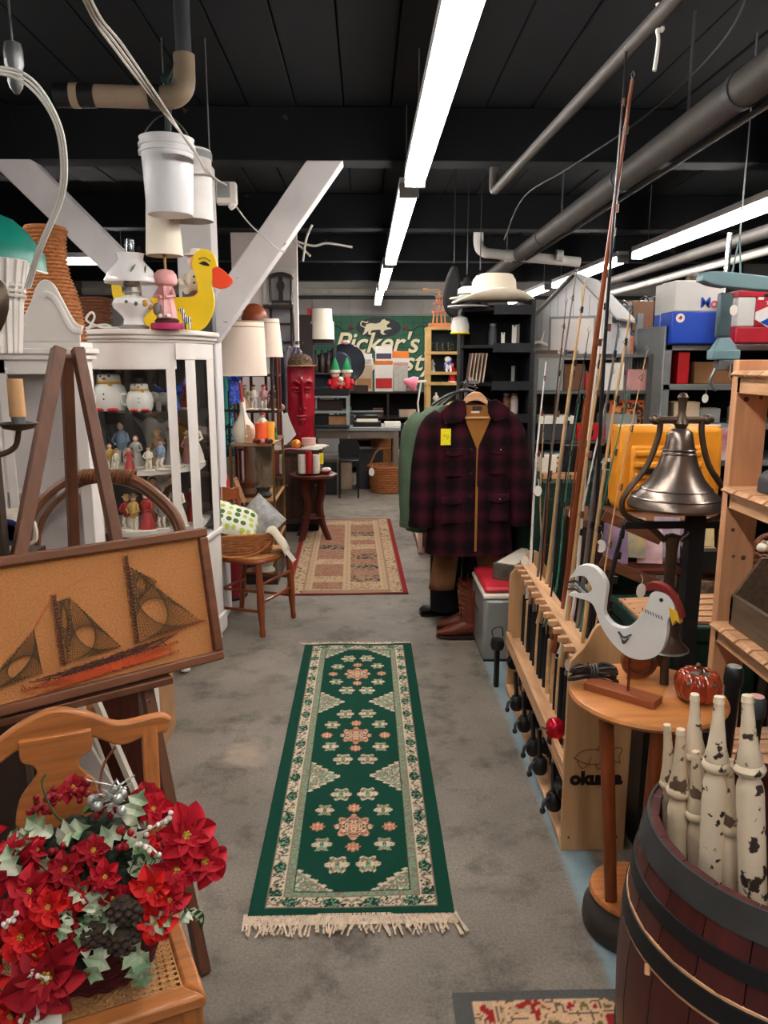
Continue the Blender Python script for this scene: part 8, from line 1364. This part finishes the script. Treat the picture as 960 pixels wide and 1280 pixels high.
# ---- things seen below the easel behind the cane chair
t = thing('leaning_boards', 'white board and frames leaning on the floor under the easel', 'boards', (-.92,2.35,0)); B().bar((-.1,0,.5),(.16,-.05,.0),.09,.015,up=(0,-1,0)).build('white_board', WHITE, t); B().bar((.02,.02,.55),(.22,-.02,.0),.02,.02).build('frame_strip', BONE, t); B().bar((-.05,.03,.6),(.12,.0,.0),.02,.02).build('frame_strip', BONE, t); B().bb(.0,.14,.12,.16,0,.55).build('dark_board', MAHOGZ, t); B().bb(.17,.2,.1,.16,.0,.62).build('white_upright', WHITE, t)
carton('brown cardboard box on the floor behind the easel', (-1.0,3.05,0), .3,.3,.5, CARD); carton('dark crate under the rattan chair behind the easel', (-.92,2.62,0), .26,.24,.3, DWOOD)
t = thing('glass_float', 'clear cut glass bowl at the lower left behind the easel leg', 'glass', (-1.16,2.3,.5)); B().lathe([(0,0),(.05,0),(.1,.06),(.11,.13),(.1,.13),(.04,.02),(0,.015)], n=20, wob=.04).build('bowl', CLEAR, t); B().lathe([(.05,-.01),(.055,0),(.05,.003)], n=16).build('foot', CLEAR, t)
t = thing('grey_stool', 'grey wooden stool under the cut glass bowl', 'stool', (-1.16,2.3,0)); B().bb(-.13,.13,-.13,.13,.46,.49).build('top', CW, t)
for x in (-.11,.11):
    for y in (-.11,.11): B().bb(x-.02,x+.02,y-.02,y+.02,0,.46).build('leg', CW, t)
# ================================================================== SMALL CLUTTER ON THE RACKS
def jarlike(name, label, cat, loc, r, h, m, lid=None):
    t = thing(name, label, cat, loc); B().lathe([(0,0),(r,0),(r,h*.72),(r*.75,h*.82),(r*.72,h*.9),(0,h*.9)], n=16).build('body', m, t); B().lathe([(0,h*.88),(r*.8,h*.88),(r*.8,h),(0,h)], n=16).build('lid', lid or STEEL, t)
    return t
AMB = mat('amber_glass', (120,70,30), rough=.15); OLV = mat('olive_tin', (88,90,60), rough=.5)
for i, (l, p, r, h, m_) in enumerate((('amber jar between the toolbox and cigar box on the wire rack',(1.235,4.9,1.411),.02,.1,AMB),('small olive tin before the white bag on the wire rack',(1.45,4.87,1.411),.028,.09,OLV),('red tin right of the cigar box on the wire rack',(1.39,4.88,1.411),.022,.12,RED),('grey jar beside the pink box on the wire rack',(1.632,4.88,1.411),.018,.11,GREYP),('black bottle beside the record crate on the wire rack',(1.75,4.9,1.101),.025,.16,BLACK),('amber bottle left of the stacked books level',(1.36,4.92,.821),.03,.17,AMB),('olive can right of the amber bottle low on the wire rack',(1.45,4.92,.821),.035,.14,OLV),('white jug low on the wire rack',(1.57,4.92,.821),.045,.18,WGLZ),('dark red can low at the right of the wire rack',(1.68,4.92,.821),.035,.13,DRED))): jarlike('jar', l, 'jar', p, r, h, m_)
for i, (l, p, r, h, m_) in enumerate((('grey paint can on the third steel shelf',(2.3,4.75,1.216),.05,.13,GREYP),('red paint can on the third steel shelf',(2.42,4.75,1.216),.05,.13,DRED),('olive paint can on the second steel shelf',(2.42,4.78,1.456),.055,.14,OLV),('black paint can low on the steel shelving',(2.0,4.8,.681),.06,.15,BLACK),('white paint can low on the steel shelving',(2.15,4.8,.681),.06,.15,BONE))):
    t = jarlike('paint_can', l, 'can', p, r, h, m_); B().tube(bez([(-r,0,h*.7),(-r*.7,-r*.9,h*.5),(0,-r*1.25,h*.42),(r*.7,-r*.9,h*.5),(r,0,h*.7)],4),.0025,5).build('bail_handle', STEEL, t)
for i in range(5):
    m_ = (mat('shirt_%d' % i, ((70,84,110),(120,60,60),(96,100,84),(150,140,124),(52,54,62))[i], rough=.9, var=.15, sc=20)); t = thing('folded_shirt', ('blue','red','green','cream','charcoal')[i]+' folded shirt stacked in the lower bay of the black shelf', 'shirt', (.85,4.93,1.021+.034*i)); B().bb(-.13,.13,-.1,.1,0,.032).build('fold', m_, t, bevel=.012); B().bb(-.05,.05,-.104,-.09,.006,.03).build('collar', m_, t, bevel=.006)
for i, (x, z, m_, l) in enumerate(((.9,1.281,AMB,'amber bottle in the low bay of the black shelf'),(.95,1.281,BONE,'white bottle in the low bay of the black shelf'),(.8,1.701,DGREY,'dark jar in the top bay of the black shelf'))): jarlike('jar', l, 'bottle', (x,4.93,z-.01 if z > 1.6 else z-.02), .026,.13, m_)
# old frames leaning behind the easel feet
for i, (x, y, w, h, m_) in enumerate(((-1.22,2.85,.28,.5,BRASS),(-1.1,2.95,.22,.42,DWOOD))):
    t = thing('empty_frame', ('gilt','dark')[i]+' empty picture frame leaning low behind the easel', 'picture frame', (x,y-.12,0), .1, rx=R(-8))
    for a in ((-w/2,w/2,0,.03),(-w/2,w/2,h-.03,h)): B().bb(a[0],a[1],-.01,.01,a[2],a[3]).build('rail', m_, t, bevel=.004)
    for a in ((-w/2,-w/2+.03),(w/2-.03,w/2)): B().bb(a[0],a[1],-.01,.01,.03,h-.03).build('rail', m_, t, bevel=.004)
# cartons and tins on the work table and in the bookcase
for i, (l, p, w, d, h, m_) in enumerate((('white plastic tray right on the work table',(.33,9.5,.801),.2,.2,.05,PAPER),('grey radio left on the work table behind the cart',(-.2,9.72,.801),.12,.12,.12,DGREY),('teal paperback box on the upper left shelf of the bookcase',(-.28,11.08,.801),.16,.16,.14,mat('teal_card', (24,120,110))),('brown tin on the upper middle shelf of the bookcase',(.18,11.08,.801),.14,.14,.12,BROWN))): carton(l, p, w, d, h, m_)
